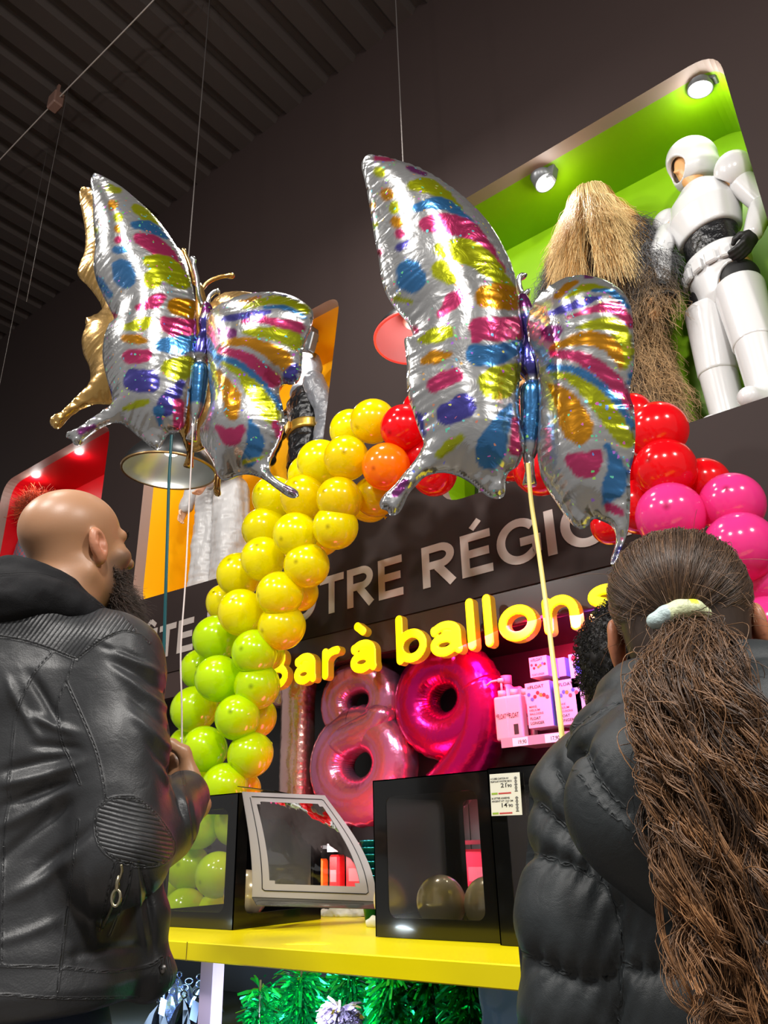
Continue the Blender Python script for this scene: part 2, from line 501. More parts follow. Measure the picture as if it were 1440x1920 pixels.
niches = dict(
    green=(round_poly([(-2.30, 3.00), (-0.27, 3.00), (-0.27, 5.18), (-2.30, 5.18)], 0.16, 8), M_lime),
    yellow=(round_poly([(-5.38, 3.05), (-3.36, 2.98), (-3.075, 4.98), (-5.38, 5.04)], 0.15, 8), M_sun),
    red=(round_poly([(-8.12, 3.02), (-6.045, 3.02), (-6.045, 5.03), (-8.12, 5.03)], 0.22, 8), M_red))
outer = [(-13, 2.39), (6, 2.39), (6, 7.40), (-13, 7.40)]
loops = [[Vector((x, z, 0)) for x, z in outer]] + [[Vector((x, z, 0)) for x, z in p[::-1]] for p, _ in niches.values()]
flat = [(v.x, WY, v.y) for l in loops for v in l]
struct('wall_back', flat, tessellate_polygon(loops), M_wall)
LIP, ND = 0.10, 0.62
for i, (k, (p, m)) in enumerate(niches.items()):
    n = len(p); ring = lambda y: [(x, y, z) for x, z in p]
    side = [(j, (j + 1) % n, (j + 1) % n + n, j + n) for j in range(n)]
    struct('trim_%d' % (i + 1), ring(WY) + ring(WY + LIP), side, M_taupe)
    back = [tuple(j + n for j in range(n))]
    struct('wall_niche_' + k, ring(WY + LIP) + ring(WY + ND), side + back, m)
# lower fascia, soffit, recess of the balloon bar
b = MB(); b.box((-3.5, WY + .035, 2.305), (19, .05, .206)); struct('trim_4', *b.get(), mat('brown_fascia', srgb((56, 40, 36)), 0.28))
b = MB(); b.box((-3.5, WY + .33, 2.205), (19, .56, .012)); struct('trim_5', *b.get(), M_dark)
b = MB(); b.box((-3.5, 4.12, 1.1), (19, .04, 2.2))
for x in np.arange(-9, 4, 0.91): b.box((x, 4.097, 1.1), (.012, .01, 2.2))
struct('wall_recess', *b.get(), M_dark)
b = MB(); b.box((-3.5, 1.0, -.05), (19, 9, .1)); struct('floor', *b.get(), mat('shop_floor', srgb((120, 112, 104)), 0.35, noise=(6, .1)))
# corrugated deck: trapezoid ribs running towards the wall
xs, zs = [], []
x = -13.0
while x < 6:
    for dx, dz in ((0, 0), (.16, 0), (.205, .075), (.275, .075)): xs.append(x + dx); zs.append(7.40 + dz)
    x += .32
n = len(xs)
V = [(a, 3.62, c) for a, c in zip(xs, zs)] + [(a, -5.0, c) for a, c in zip(xs, zs)]
struct('ceiling', V, [(i, i + 1, i + 1 + n, i + n) for i in range(n - 1)], M_ceil)
b = MB(); b.box((-3.5, 3.56, 7.45), (19, .1, .1)); struct('trim_6', *b.get(), M_wall)

# cable under the deck with its junction box, and hanging wires
cab = thing('ceiling_cable', 'thin pale cable strung under the dark corrugated ceiling with a small box on it', 'cable', (-5.05, 2.01, 7.2))
P = smooth_path([(-10, 2.01, 7.23), (-7.5, 2.012, 7.19), (-6.03, 2.01, 7.2), (-5.05, 2.01, 7.2), (-3.67, 2.02, 7.2), (-2, 2.02, 7.24), (0.5, 2.02, 7.2)], 60)
mesh_obj('wire', *tube(P, .006, 6), mat('grey_cable', srgb((150, 140, 135)), .5), cab)
b = MB(); b.box((-5.05, 2.01, 7.19), (.13, .09, .15), None, .012); b.box((-5.05, 2.01, 7.32), (.03, .02, .14))
mesh_obj('junction_box', *b.get(), mat('box_brown', srgb((108, 80, 70)), .5), cab, smooth=False)
for k, (x, y, z) in enumerate([(-4.95, 2.05, 5.0), (-5.75, 2.3, 4.3)]):
    o = mesh_obj('hanging_wire', *tube([(x, y, 7.4), (x - .01, y, (7.4 + z) / 2), (x, y, z)], .0022, 5), mat('thin_wire', srgb((90, 84, 82)), .5))
    tag(o, ['thin loose wire hanging from the ceiling just right of the cable box', 'thin loose wire hanging from the ceiling at the far left edge'][k], 'wire', 'loose hanging wires')

# ------------------------------------------------------------------ wall lettering
M_letter = mat('pale_vinyl', srgb((176, 165, 158)), 0.5)
U, Vv, Wn = (1, 0, 0), (0, 0, 1), (0, -1, 0)
ls = thing('wall_lettering', 'pale grey capital lettering LA FÊTE DE VOTRE RÉGION across the brown wall', 'lettering', (-3.0, WY - .001, 2.52))
SW = .047                                      # stroke width of the bold capitals
def _arc(cx, cz, rx, rz, a0, a1, n=16):
    return [(cx + rx * math.cos(math.radians(t)), cz + rz * math.sin(math.radians(t))) for t in np.linspace(a0, a1, n)]
_h, _s = .252, SW / 2
CAPS = {
 'L': (.170, [[(_s, 0), (_s, _h)], [(0, _s), (.17, _s)]]), 'E': (.178, [[(_s, 0), (_s, _h)], [(0, _s), (.178, _s)], [(0, _h - _s), (.174, _h - _s)], [(0, .130), (.162, .130)]]),
 'F': (.165, [[(_s, 0), (_s, _h)], [(0, _h - _s), (.165, _h - _s)], [(0, .124), (.148, .124)]]), 'T': (.196, [[(.098, 0), (.098, _h)], [(0, _h - _s), (.196, _h - _s)]]),
 'A': (.225, [[(_s, 0), (.1125, _h)], [(.1125, _h), (.225 - _s, 0)], [(.05, .078), (.175, .078)]]), 'V': (.220, [[(_s, _h), (.11, 0)], [(.11, 0), (.22 - _s, _h)]]),
 'D': (.205, [[(_s, 0), (_s, _h)], [(0, _h - _s), (.08, _h - _s)] + _arc(.08, _h / 2, .125 - _s, _h / 2 - _s, 90, -90) + [(0, _s)]]),
 'O': (.246, [_arc(.123, _h / 2, .123 - _s, _h / 2 - _s + .004, 0, 360, 34)]), 'I': (.047, [[(_s, 0), (_s, _h)]]),
 'R': (.212, [[(_s, 0), (_s, _h)], [(0, _h - _s), (.11, _h - _s)] + _arc(.115, _h - _s - .051, .085 - _s, .051, 90, -90) + [(0, _h - _s - .102)], [(.095, .115), (.185, 0)]]),
 'N': (.200, [[(_s, 0), (_s, _h)], [(.2 - _s, 0), (.2 - _s, _h)], [(_s, _h), (.2 - _s, 0)]]),
 'G': (.236, [_arc(.122, _h / 2, .122 - _s, _h / 2 - _s + .004, 40, 318, 28) + [(.236 - _s, .05), (.236 - _s, .128)], [(.128, .118), (.236, .118)]])}
ACC = {'É': ('E', [[(.070, .275), (.118, .322)]]), 'Ê': ('E', [[(.030, .275), (.090, .318)], [(.090, .318), (.150, .275)]])}
def stroke(L, w, z):
    L = np.asarray(L, float); n = len(L); T = np.gradient(L, axis=0); T /= np.linalg.norm(T, axis=1)[:, None]
    N = np.stack([-T[:, 1], T[:, 0]], 1) * w / 2
    V = np.concatenate([np.c_[L + N, np.full(n, z)], np.c_[L - N, np.full(n, z)], np.c_[L + N, np.zeros(n)], np.c_[L - N, np.zeros(n)]])
    F = [(q[0] * n + i, q[1] * n + i, q[1] * n + i + 1, q[0] * n + i + 1) for i in range(n - 1) for q in ((0, 1), (1, 3), (3, 2), (2, 0))]
    F += [(0, 2 * n, 3 * n, n), (n - 1, 2 * n - 1, 4 * n - 1, 3 * n - 1)]
    return V, F
GAP = .028
def word(s, x0, x1=None, kx=1.0):
    tot = 0; lay = []
    for c in s:
        bse, extra = ACC.get(c, (c, [])); w, st = CAPS[bse]; lay.append((tot, st, extra)); tot += w + GAP
    if x1 is not None: kx = (x1 - x0) / (tot - GAP)
    for c, (dx, st, extra) in zip(s, lay):
        b = MB()
        for k, L in enumerate(st + extra):
            if c in 'AVN' or (c == 'R' and k == 2): w = SW * (1.05 if len(L) == 2 else 1)
            else: w = SW
            b.add(*stroke(L, w if k < len(st) else SW * .75, .003 + .00012 * k))
        V, F = b.get()
        V = place2d((V + [dx, 0, 0]) * [kx, 1, 1], (x0, WY - .0012, 2.515), U, Vv, Wn)
        mesh_obj('letter', V, F, M_letter, ls, smooth=False)
    return kx
xa = onY(265, 1234, WY)[0]; xb = onY(361, 1220, WY)[0]
k_ = (xb - xa) / (.178 * 2 + .196 + 2 * GAP)
word('FÊTE', xa - (.165 + GAP) * k_, xb)
word('LA', xa - (.165 + .62) * k_, None, k_)
word('DE', onY(386, 1205, WY)[0], None, k_)
xt = onY(600, 1150, WY)[0]; xe = onY(757, 1109, WY)[0]; k_ = (xe - xt) / (.196 + .212 + .178 + 2 * GAP)
word('VOTRE', xt - (.22 + .246 + 2 * GAP) * k_, xe)
xr = onY(794, 1100, WY)[0]; xi = onY(1046, 1036, WY)[0]
word('RÉGION', xr, None, (xi - xr) / (.212 + .178 + .236 + .047 + 3 * GAP))

# ------------------------------------------------------------------ lit sign: Bar a ballons
m = bpy.data.materials.new('lit_yellow_face'); m.use_nodes = True
bs = m.node_tree.nodes['Principled BSDF']; bs.inputs['Base Color'].default_value = (1, .8, 0, 1)
bs.inputs['Emission Color'].default_value = (1.0, .80, .0, 1); bs.inputs['Emission Strength'].default_value = 1.25
M_face = m
M_ret = mat('lit_yellow_return', srgb((170, 120, 20)), .3, emit=(1, .50, .02, 1), estr=.22)
SY = 3.42
def arc(cx, cz, rx, rz, a0, a1, n=14):
    return [(cx + rx * math.cos(math.radians(a)), cz + rz * math.sin(math.radians(a))) for a in np.linspace(a0, a1, n)]
xh, asc, sr = .192, .285, .027
def g_a(w):
    r = sr; m_ = xh - r
    return [[(r + .005, xh - .045)] + arc(w * .5, m_ - .045, w * .5 - r, .045, 155, 0) + [(w - r, .05), (w - r + .005, r)],
            arc(w * .45, .062, w * .45 - r, .062 - r + .003, 0, 360, 20), [(w * .5, .118), (w - r, .105)]]
def g_ring(w): return [arc(w / 2, xh / 2, w / 2 - sr, xh / 2 - sr, 0, 360, 26)]
GL = {
 'B': (-3.625, lambda w: [[(sr, sr), (sr, .262 - sr)], [(sr, .262 - sr), (w * .45, .262 - sr)] + arc(w * .45, .19, w * .42 - sr, .072 - sr, 90, -90) + [(sr, .145)],
                          [(w * .5, .145)] + arc(w * .5, .080, w * .5 - sr, .078 - sr, 90, -90) + [(sr, sr)]], .19),
 'a1': (-3.385, g_a, .185), 
 'r': (-3.150, lambda w: [[(sr, sr), (sr, xh - sr)], [(sr, .10)] + arc(w - sr, .10, w - 2 * sr, xh - sr - .10, 175, 80, 8)], .135),
 'agrave': (-2.925, lambda w: g_a(w) + [[(w * .30, xh + .085), (w * .52, xh + .05)]], .195),
 'b': (-2.585, lambda w: [[(sr, sr), (sr, asc - sr)], arc(w / 2, xh / 2, w / 2 - sr, xh / 2 - sr, 0, 360, 26)], .215),
 'a2': (-2.352, g_a, .205), 'l1': (-2.112, lambda w: [[(sr, sr), (sr, asc - sr)]], .05), 'l2': (-2.006, lambda w: [[(sr, sr), (sr, asc - sr)]], .05),
 'o': (-1.922, g_ring, .222),
 'n': (-1.668, lambda w: [[(sr, sr), (sr, xh - sr)], [(sr, .09)] + arc(w / 2, .10, w / 2 - sr, xh - sr - .10, 180, 0, 14) + [(w - sr, sr)]], .195),
 's': (-1.432, lambda w: [arc(w * .52, xh - .055, w * .48 - sr, .055 - sr + .003, 20, 200, 12) + [(w * .3, .115), (w * .7, .088)] + arc(w * .48, .055, w * .48 - sr, .055 - sr + .003, 20, -160, 12)], .185)}
sign = thing('lit_sign', 'glowing yellow rounded channel letters reading Bar à ballons under the wall lettering', 'sign', (-2.5, SY, 2.08))
for k, (x0, fn, w) in GL.items():
    st = [np.array(s) for s in fn(w)]
    def f(P, st=st, x0=x0):
        d = np.full(len(P), 1e3, np.float32); q = P[:, [0, 2]] - np.array([x0, 2.075], np.float32)
        for s in st: d = np.minimum(d, poly_dist(q, s) - sr)
        a = np.stack([d + .010, np.abs(P[:, 1] - SY) - .030 + .010], -1)
        return np.linalg.norm(np.maximum(a, 0), axis=1) + np.minimum(a.max(1), 0) - .010
    V, F = sdf_mesh(f, (x0 - .02, SY - .05, 2.04), (x0 + w + .02, SY + .05, 2.41), .0042)
    N = vnormals(V, F); fy = N[F].mean(1)[:, 1]
    mesh_obj('letter', V, F, [M_face, M_ret], sign, matidx=(fy > -.55).astype(int))
for k, (x0, fn, w) in GL.items():
    mesh_obj('mounting_stud', *tube([(x0 + .027, SY + .03, 2.13), (x0 + .027, WY + .01, 2.24)], .005, 6), M_steel, sign)

# ------------------------------------------------------------------ niche spotlights
M_glow = mat('lamp_glow', (1, 1, 1, 1), .3, emit=(1, .97, .92, 1), estr=9)
M_spotgrey = mat('spot_grey', srgb((96, 98, 100)), .35, .3)
def spotlight(name, at, aim, m, label, bracket=(1, .6)):
    at = np.array(at, float); d = np.array(aim, float) - at; d /= np.linalg.norm(d)
    t = thing(name, label, 'spotlight', at, 'niche spotlights')
    b = MB(); b.lathe([(.0, -.12), (.060, -.118), (.068, -.10), (.072, .03), (.066, .03), (.062, .012)], at, d, 28)
    mesh_obj('housing', *b.get(), m, t)
    b = MB(); b.lathe([(.0, .012), (.062, .012), (.062, .014)], at, d, 28); mesh_obj('lens', *b.get(), M_glow, t)
    side = np.array([bracket[0], 0, 0.]); z = 5.03 if at[0] < -3 else 5.18
    b = MB(); b.box(at + side * .085 - d * .05, (.05, .07, .16), rotm('Y', 18 * bracket[0]), .008)
    b.box((at[0] + side[0] * .07, at[1] + .01, (at[2] + .08 + z) / 2), (.07, .09, max(z - at[2] - .08, .02)), None, .005)
    mesh_obj('bracket', *b.get(), m, t, smooth=False)
    return d
SP = [('niche_spotlight', onY(1020, 338, 3.66), (-1.15, 3.70, 4.2), M_spotgrey, 'grey niche spotlight left above the shaggy fur coat mannequin', (1, .6), 75, 19),
      ('niche_spotlight', onY(1313, 160, 3.66), (-0.62, 3.72, 4.2), M_spotgrey, 'grey niche spotlight in the upper right corner of the green niche', (1, .6), 75, 15),
      ('niche_spotlight', onY(66, 886, 3.66), (-7.7, 3.75, 4.0), M_black, 'black niche spotlight over the fuzzy red wig in the red niche', (-1, .6), 80, 24),
      ('niche_spotlight', onY(143, 842, 3.66), (-6.6, 3.9, 4.0), M_black, 'black niche spotlight at the right in the red niche', (1, .6), 80, 24),
      ('niche_spotlight', (-3.62, 3.68, 4.80), (-3.75, 3.8, 4.0), M_spotgrey, 'niche spotlight at the right in the yellow niche', (1, .6), 80, 26),
      ('niche_spotlight', (-4.85, 3.66, 4.85), (-4.9, 3.9, 3.9), M_spotgrey, 'niche spotlight at the left in the yellow niche', (-1, .6), 80, 13)]
for nme, at, aim, mm, lab, br, cone, e in SP:
    d = spotlight(nme, at, aim, mm, lab, br)
    lamp('spot_spill', np.array(at) + d * .10, aim, 3.2, .05, (1, .97, .93), 'POINT')
    lamp('spot_beam', np.array(at) + d * .05, aim, e * 1.0, .05, (1, .97, .93), 'SPOT', 100, .7)

# ------------------------------------------------------------------ pendant lamps
def pendant(label, c, R, tilt, m_in, m_rim, m_out, bulb, top):
    c = np.array(c, float); ax = np.array(tilt, float); ax /= np.linalg.norm(ax)
    t = thing('pendant_lamp', label, 'lamp', c, 'dome pendant lamps')
    H = R * .95
    prof = [(R * math.cos(a) if False else R * (1 - (k / 14) ** 1.7 * .82), H * k / 14) for k, a in enumerate(np.linspace(0, 1, 15))]
    mesh_obj('shade', *lathe([(r, h) for r, h in prof] + [(.05 * R, H * 1.02)], c, ax, 48), m_out, t)
    mesh_obj('reflector', *lathe([(r - .006, h) for r, h in prof] + [(.001, H * .99)], c, ax, 48), m_in, t)
    a = np.arange(49) * 2 * np.pi / 48
    mesh_obj('rim', *lathe([(R - .008, -.004), (R + .004, -.005), (R + .005, .006), (R - .004, .008), (R - .008, -.004)], c, ax, 48), m_rim, t)
    mesh_obj('bulb', *lathe([(.001, H * .42), (.035, H * .44), (.055, H * .56), (.045, H * .72), (.02, H * .9)], c, ax, 24), bulb, t)
    tp = c + ax * H * 1.0
    mesh_obj('socket', *lathe([(.001, .12), (.03, .12), (.035, .10), (.035, -.02)], tp, ax, 20), m_out, t)
    mesh_obj('cable', *tube([tp + ax * .1, tp + ax * .14 + np.array([0, 0, .2]), (top[0], top[1], 7.4)], .004, 6), mat('thin_wire', srgb((90, 84, 82)), .5), t)
M_silver = mat('silver_reflector', srgb((168, 170, 166)), .3, .95)
c1 = onY(317, 884, 2.35)
pendant('big silver dome pendant lamp with a lit bulb under the left foil butterfly', c1, .262, (.05, -.02, 1), M_silver, mat('rim_bronze', srgb((150, 120, 80)), .3, .8), M_black, M_glow, (c1[0] - .05, c1[1]))
lamp('pendant_glow', c1 + np.array([0, 0, .05]), c1 + np.array([0, 0, -1]), 2.5, .06, (1, .97, .92), 'POINT')
c2 = onY(776, 634, 2.85)
pendant('red rimmed dome pendant lamp half hidden by the right foil butterfly', c2, .215, (-.08, .05, 1), mat('rosy_reflection', srgb((205, 120, 118)), .45), mat('rim_red', srgb((250, 60, 50)), .4, emit=(1, .1, .08, 1), estr=.5), M_black, mat('dim_bulb', srgb((235, 200, 190)), .4), (c2[0], c2[1]))  # inside colour holds the red niche's reflection; the rim's lit look is emission
lamp('pendant_glow', c2 + np.array([0, 0, .03]), c2 + np.array([0, 0, -1]), 1.3, .06, (1, .9, .88), 'POINT')
# ================================================================== LATEX BALLOONS OF THE ARCH
def latex(name, c, tr=.35):
    if name in MATS: return MATS[name]
    m = mat(name, srgb(c), .16, coat=.6, trans=tr)
    t = NT(m); nt = m.node_tree; b = nt.nodes['Principled BSDF']
    # thick latex spot at the crown of the balloon
    at = t.n('ShaderNodeAttribute', attribute_name='crown')
    mx = t.n('ShaderNodeMix', data_type='RGBA', blend_type='MIX'); c4 = srgb(c)
    mx.inputs[6].default_value = c4; mx.inputs[7].default_value = (c4[0] * .35, c4[1] * .35, c4[2] * .3, 1)
    t.l(at, 'Fac', mx, 0); t.l(mx, 2, b, 'Base Color')
    return m
ML = dict(lime=latex('lime_latex', (206, 240, 6)), yellow=latex('yellow_latex', (246, 236, 0)), gold=latex('golden_latex', (240, 216, 0)),
          orange=latex('orange_latex', (255, 138, 12)), red=latex('red_latex', (236, 14, 26)), pink=latex('pink_latex', (244, 62, 150)))
AY = 2.9
def latex_proto(mm):
    n, k = 32, 20
    prof = []
    for i in range(k + 1):
        a = math.pi * i / k; r = math.sin(a); z = math.cos(a)
        z = z * (1.03 if z > 0 else 1.10); r = r * (1 - .07 * max(0, -math.cos(a)) ** 2)
        prof.append((max(r, .0008), z))
    V, F = lathe(prof, (0, 0, 0), (0, 0, 1), n)
    crown = np.clip(1 - np.abs(np.hypot(V[:, 0], V[:, 1])) / .07, 0, 1) * (V[:, 2] > .5)
    rt = bpy.data.objects.new('latex_balloon', None); rt.empty_display_size = .03; COL.objects.link(rt); ROOT[rt] = np.zeros(3)
    mesh_obj('skin', V, F, mm, rt, attrs={'crown': crown}, local=True)
    Vk, Fk = lathe([(.001, -1.08), (.05, -1.085), (.035, -1.12), (.05, -1.16), (.085, -1.20), (.08, -1.215), (.001, -1.20)], (0, 0, 0), (0, 0, 1), 14)
    mesh_obj('knot', Vk, Fk, mm, rt, local=True)
    return rt
ARCH = [  # px, py, radius px, colour, depth offset (+ = towards the wall)
 (656, 805, 35, 'yellow', .16), (699, 790, 39.5, 'gold', .02), (757, 802, 41, 'red', 0), (649, 859, 40, 'gold', -.06), (724, 875, 42, 'orange', -.03),
 (600, 866, 39.5, 'yellow', 0), (578, 891, 36, 'yellow', .18), (636, 936, 39.5, 'gold', -.06), (568, 933, 40, 'gold', -.05), (514, 933, 38, 'yellow', .08),
 (554, 1002, 39, 'yellow', -.08), (629, 988, 40, 'yellow', -.03), (705, 930, 37, 'gold', .14), (690, 941, 35, 'yellow', .24), (495, 992, 38, 'yellow', .06),
 (493, 1048, 39, 'yellow', -.03), (575, 1060, 40, 'yellow', -.02), (602, 1008, 33, 'yellow', .22), (448, 1078, 39, 'yellow', .05), (524, 1114, 40, 'yellow', -.07),
 (562, 1111, 33, 'yellow', .20), (422, 1131, 33, 'yellow', .17), (452, 1148, 41, 'yellow', -.06), (528, 1175, 41, 'yellow', 0),
 (406, 1197, 41, 'lime', .02), (477, 1223, 40, 'lime', -.06), (376, 1255, 36, 'lime', .12), (409, 1272, 41, 'lime', -.08), (482, 1286, 41, 'lime', 0), (504, 1226, 28, 'lime', .2),
 (364, 1330, 41, 'lime', .04), (445, 1345, 40, 'lime', -.08), (482, 1347, 34, 'lime', .16), (353, 1400, 36, 'lime', .12), (383, 1404, 40, 'lime', -.08), (469, 1415, 40, 'lime', 0),
 (420, 1475, 41, 'lime', -.08), (455, 1480, 33, 'lime', .16), (360, 1470, 38, 'lime', .08), (372, 1548, 41, 'lime', -.03), (440, 1545, 38, 'lime', .08), (352, 1625, 40, 'lime', .03), (407, 1640, 40, 'lime', -.06),
 (318, 1660, 38, 'lime', .12), (345, 1705, 38, 'lime', 0), (395, 1720, 38, 'lime', .1), (350, 1780, 38, 'lime', .05), (375, 1850, 38, 'lime', 0), (355, 1920, 38, 'lime', .08), (372, 1990, 38, 'lime', 0), (360, 2060, 38, 'lime', .06), (372, 2135, 40, 'lime', 0),
 (1232, 808, 53, 'red', -.02), (1185, 775, 36, 'red', .16), (1247, 880, 55, 'red', -.04), (1322, 905, 44, 'red', .12), (1372, 946, 58, 'pink', .02), (1257, 968, 61, 'pink', -.08),
 (1388, 1026, 65, 'pink', -.06), (1200, 950, 50, 'red', .08), (1386, 1122, 43, 'pink', .14), (1436, 1094, 50, 'pink', .05), (1440, 1175, 57, 'pink', -.05), (1385, 1190, 50, 'pink', .05), (1425, 1260, 58, 'pink', 0),
 (1400, 1330, 50, 'pink', .05), (1440, 1340, 52, 'pink', -.05), (1415, 1420, 52, 'pink', 0), (1450, 1490, 52, 'pink', .05), (1420, 1570, 52, 'pink', 0), (1455, 1650, 52, 'pink', 0), (1430, 1740, 52, 'pink', .04), (1460, 1830, 52, 'pink', 0), (1440, 1930, 52, 'pink', 0), (1465, 2030, 52, 'pink', 0), (1455, 2130, 52, 'pink', 0), (1143, 988, 32, 'red', .1), (814, 888, 40, 'red', .02), (792, 858, 36, 'red', .14), (790, 768, 34, 'red', .16), (1014, 878, 49, 'red', .0),
 (850, 800, 42, 'red', 0), (900, 830, 44, 'red', -.04), (950, 790, 44, 'red', .05), (960, 860, 40, 'red', .12), (1050, 800, 47, 'red', -.02), (1090, 860, 48, 'red', -.05), (1150, 880, 48, 'red', .05), (1130, 800, 46, 'red', .1)]
protos = {k: latex_proto(m) for k, m in ML.items()}
used_p = set()
spots = []
for (px, py, r, c, dy) in ARCH:
    ctr = onY(px, py, AY + dy); dist = np.linalg.norm(ctr - CAMPOS); dz = (ctr - CAMPOS) @ (CAMROT @ np.array([0, 0, -1.0]))
    off = math.hypot(px - 720, py - 960) / FPX
    R = r * dz / FPX / (1 + .25 * off * off) * 1.08
    spots.append((px, py, ctr, R, c, dy))
def ordinal(n): return ['topmost', 'second', 'third', 'fourth', 'fifth', 'sixth', 'seventh', 'eighth', 'ninth', 'tenth', 'eleventh', 'twelfth', 'thirteenth', 'fourteenth', 'fifteenth', 'sixteenth', 'seventeenth', 'eighteenth', 'nineteenth', 'twentieth', 'twenty-first', 'twenty-second', 'twenty-third', 'twenty-fourth', 'twenty-fifth'][n]
CN = dict(lime='lime green', yellow='lemon yellow', gold='golden yellow', orange='orange', red='red', pink='hot pink')
groups_ = {}
for s in spots:
    c = s[4]
    if c == 'red': z = 'right arch leg above the ponytail' if s[0] > 1100 else ('arch crown behind the butterfly' if s[0] > 820 else 'arch crown left of the butterfly')
    elif c == 'pink': z = 'right arch leg beside the ponytail'
    elif c == 'lime': z = 'left arch leg'
    else: z = 'left arch shoulder'
    face = 'front' if s[5] < .10 else 'rear'
    groups_.setdefault((c, z, face), []).append(s)
for (c, z, face), L in groups_.items():
    L.sort(key=lambda s: s[1])
    for k, s in enumerate(L):
        px, py, ctr, R, _, dy = s
        lab = CN[c] + ' balloon in the ' + ('front row' if face == 'front' else 'rear row') + ', ' + z
        if len(L) > 1: lab = CN[c] + ' balloon, ' + ordinal(k) + (' from top' if k else '') + ' in the ' + ('front' if face == 'front' else 'rear') + ' row, ' + z
        if c in used_p: o = copy_tree(protos[c])
        else: o = protos[c]; used_p.add(c)
        o.location = [float(v) for v in ctr]; ROOT[o] = ctr
        # crown looks outwards from the arch core, mostly to the front
        core = np.array([0.0, 0.35, 0.0]); h = random.Random(int(px * 7 + py))
        dirv = Vector((h.uniform(-.75, .75), -1.0 if face == 'front' else h.uniform(-.4, .6), h.uniform(-.7, .5)))
        o.rotation_euler = dirv.to_track_quat('Z', 'Y').to_euler()
        o.scale = (R, R, R)
        tag(o, lab, 'balloon', CN[c] + ' balloons of the arch')

# ================================================================== FOIL NUMBER BALLOONS
def foil(name, c, rough=.17, vcol=None, wr=(26, .25, .01)):
    if name in MATS: return MATS[name]
    return mat(name, c, rough, .92, vcol=vcol, bump=wr)
def inflated_tube(P, w, t, n=24):
    """fat foil letter stroke: path P (n,3) in the x-z plane, half width w(s), half thickness t(s) along y, wrinkled along the seams"""
    P = np.asarray(P, float); k = len(P); T = np.gradient(P, axis=0); T /= np.linalg.norm(T, axis=1)[:, None]
    N = np.cross(T, (0, 1, 0)); N /= np.linalg.norm(N, axis=1)[:, None]
    a = np.arange(n) * 2 * np.pi / n; ca, sa = np.cos(a), np.sin(a)
    s = np.arange(k) / k
    seam = np.abs(ca) ** 3
    wr = 1 + .035 * seam[None] * np.sin(2 * np.pi * np.arange(k) / 3.1)[:, None] * np.sign(ca)[None]
    V = P[:, None] + (w[:, None] * ca[None] * wr)[..., None] * N[:, None] + (t[:, None] * (np.abs(sa) ** .8 * np.sign(sa))[None])[..., None] * np.array([0, 1.0, 0])
    F = np.array([(i * n + j, i * n + (j + 1) % n, (i + 1) * n + (j + 1) % n, (i + 1) * n + j) for i in range(k - 1) for j in range(n)])
    return V.reshape(-1, 3), F
NY = 3.3; NS = 1.09                            # numbers modelled at NY, set back by NS from the camera
M_rose = foil('rose_gold_foil', srgb((238, 194, 184)), .22, wr=(7, .5, .03))
M_holo = mat('pink_lilac_foil', srgb((206, 132, 172)), .22, .82, bump=(26, .25, .01))
M_mag = foil('magenta_foil', srgb((220, 24, 124)), .22)
nb = thing('foil_number_balloon', 'rose gold foil number one balloon behind the lime balloons', 'balloon', (-3.32, NY, 1.35), 'foil number balloons')
zz = np.linspace(1.33, 2.19, 60); e = np.clip(np.minimum(zz - 1.325, 2.195 - zz) / .07, 0, 1) ** .5
P = np.stack([-3.315 + 0 * zz, NY + 0 * zz, zz], 1); ww = (.105 + .03 * np.clip((zz - 2.0) / .15, 0, 1)) * e
Vn, Fn = inflated_tube(P, ww, .095 * e, 28)
mesh_obj('foil_shell', Vn, Fn, M_rose, nb)
b = MB(); b.add(*inflated_tube(smooth_path([(-3.36, NY, 2.13), (-3.45, NY, 2.06), (-3.50, NY, 1.98)], 16), np.array([.075] * 12 + [.07, .06, .045, .01]), np.array([.07] * 12 + [.065, .055, .04, .01])))
mesh_obj('flag', *b.get(), M_rose, nb)
def ringpath(cx, cz, rx, rz, a0, a1, n): return [(cx + rx * math.cos(math.radians(a)), NY, cz + rz * math.sin(math.radians(a))) for a in np.linspace(a0, a1, n)]
nb = thing('foil_number_balloon', 'pink and lilac foil number eight balloon between the one and the nine', 'balloon', (-2.81, NY, 1.28), 'foil number balloons')
P = np.array(ringpath(-2.81, 1.918, .185, .150, -40, 230, 60)); w = np.full(60, .105)
mesh_obj('upper_ring', *inflated_tube(np.array(ringpath(-2.81, 1.925, .180, .150, -95, 265, 80)), np.full(80, .102), np.full(80, .10)), M_holo, nb)
mesh_obj('lower_ring', *inflated_tube(np.array(ringpath(-2.815, 1.585, .228, .195, 95, 455, 90)), np.full(90, .125), np.full(90, .12)), M_holo, nb)
P = smooth_path([(-2.62, NY - .015, 1.93), (-2.66, NY - .02, 1.80), (-2.80, NY - .03, 1.75), (-2.92, NY - .02, 1.72), (-3.0, NY - .01, 1.64)], 40)
e = np.clip(np.minimum(np.arange(40), 39 - np.arange(40)) / 6, .05, 1) ** .5
mesh_obj('waist', *inflated_tube(P, .095 * e, .105 * e), M_holo, nb)
nb = thing('foil_number_balloon', 'shiny magenta foil number nine balloon at the left end of the bottle shelf', 'balloon', (-2.2, NY, 1.30), 'foil number balloons')
mesh_obj('loop', *inflated_tube(np.array(ringpath(-2.235, 1.86, .200, .185, -40, 320, 90)), np.full(90, .120), np.full(90, .115)), M_mag, nb)
P = smooth_path([(-2.05, NY - .005, 1.98), (-2.015, NY - .005, 1.84), (-2.04, NY - .005, 1.68), (-2.12, NY - .005, 1.55), (-2.25, NY, 1.44), (-2.36, NY, 1.37)], 60)
e = np.clip(np.minimum(np.arange(60), 59 - np.arange(60)) / 7, .03, 1) ** .5
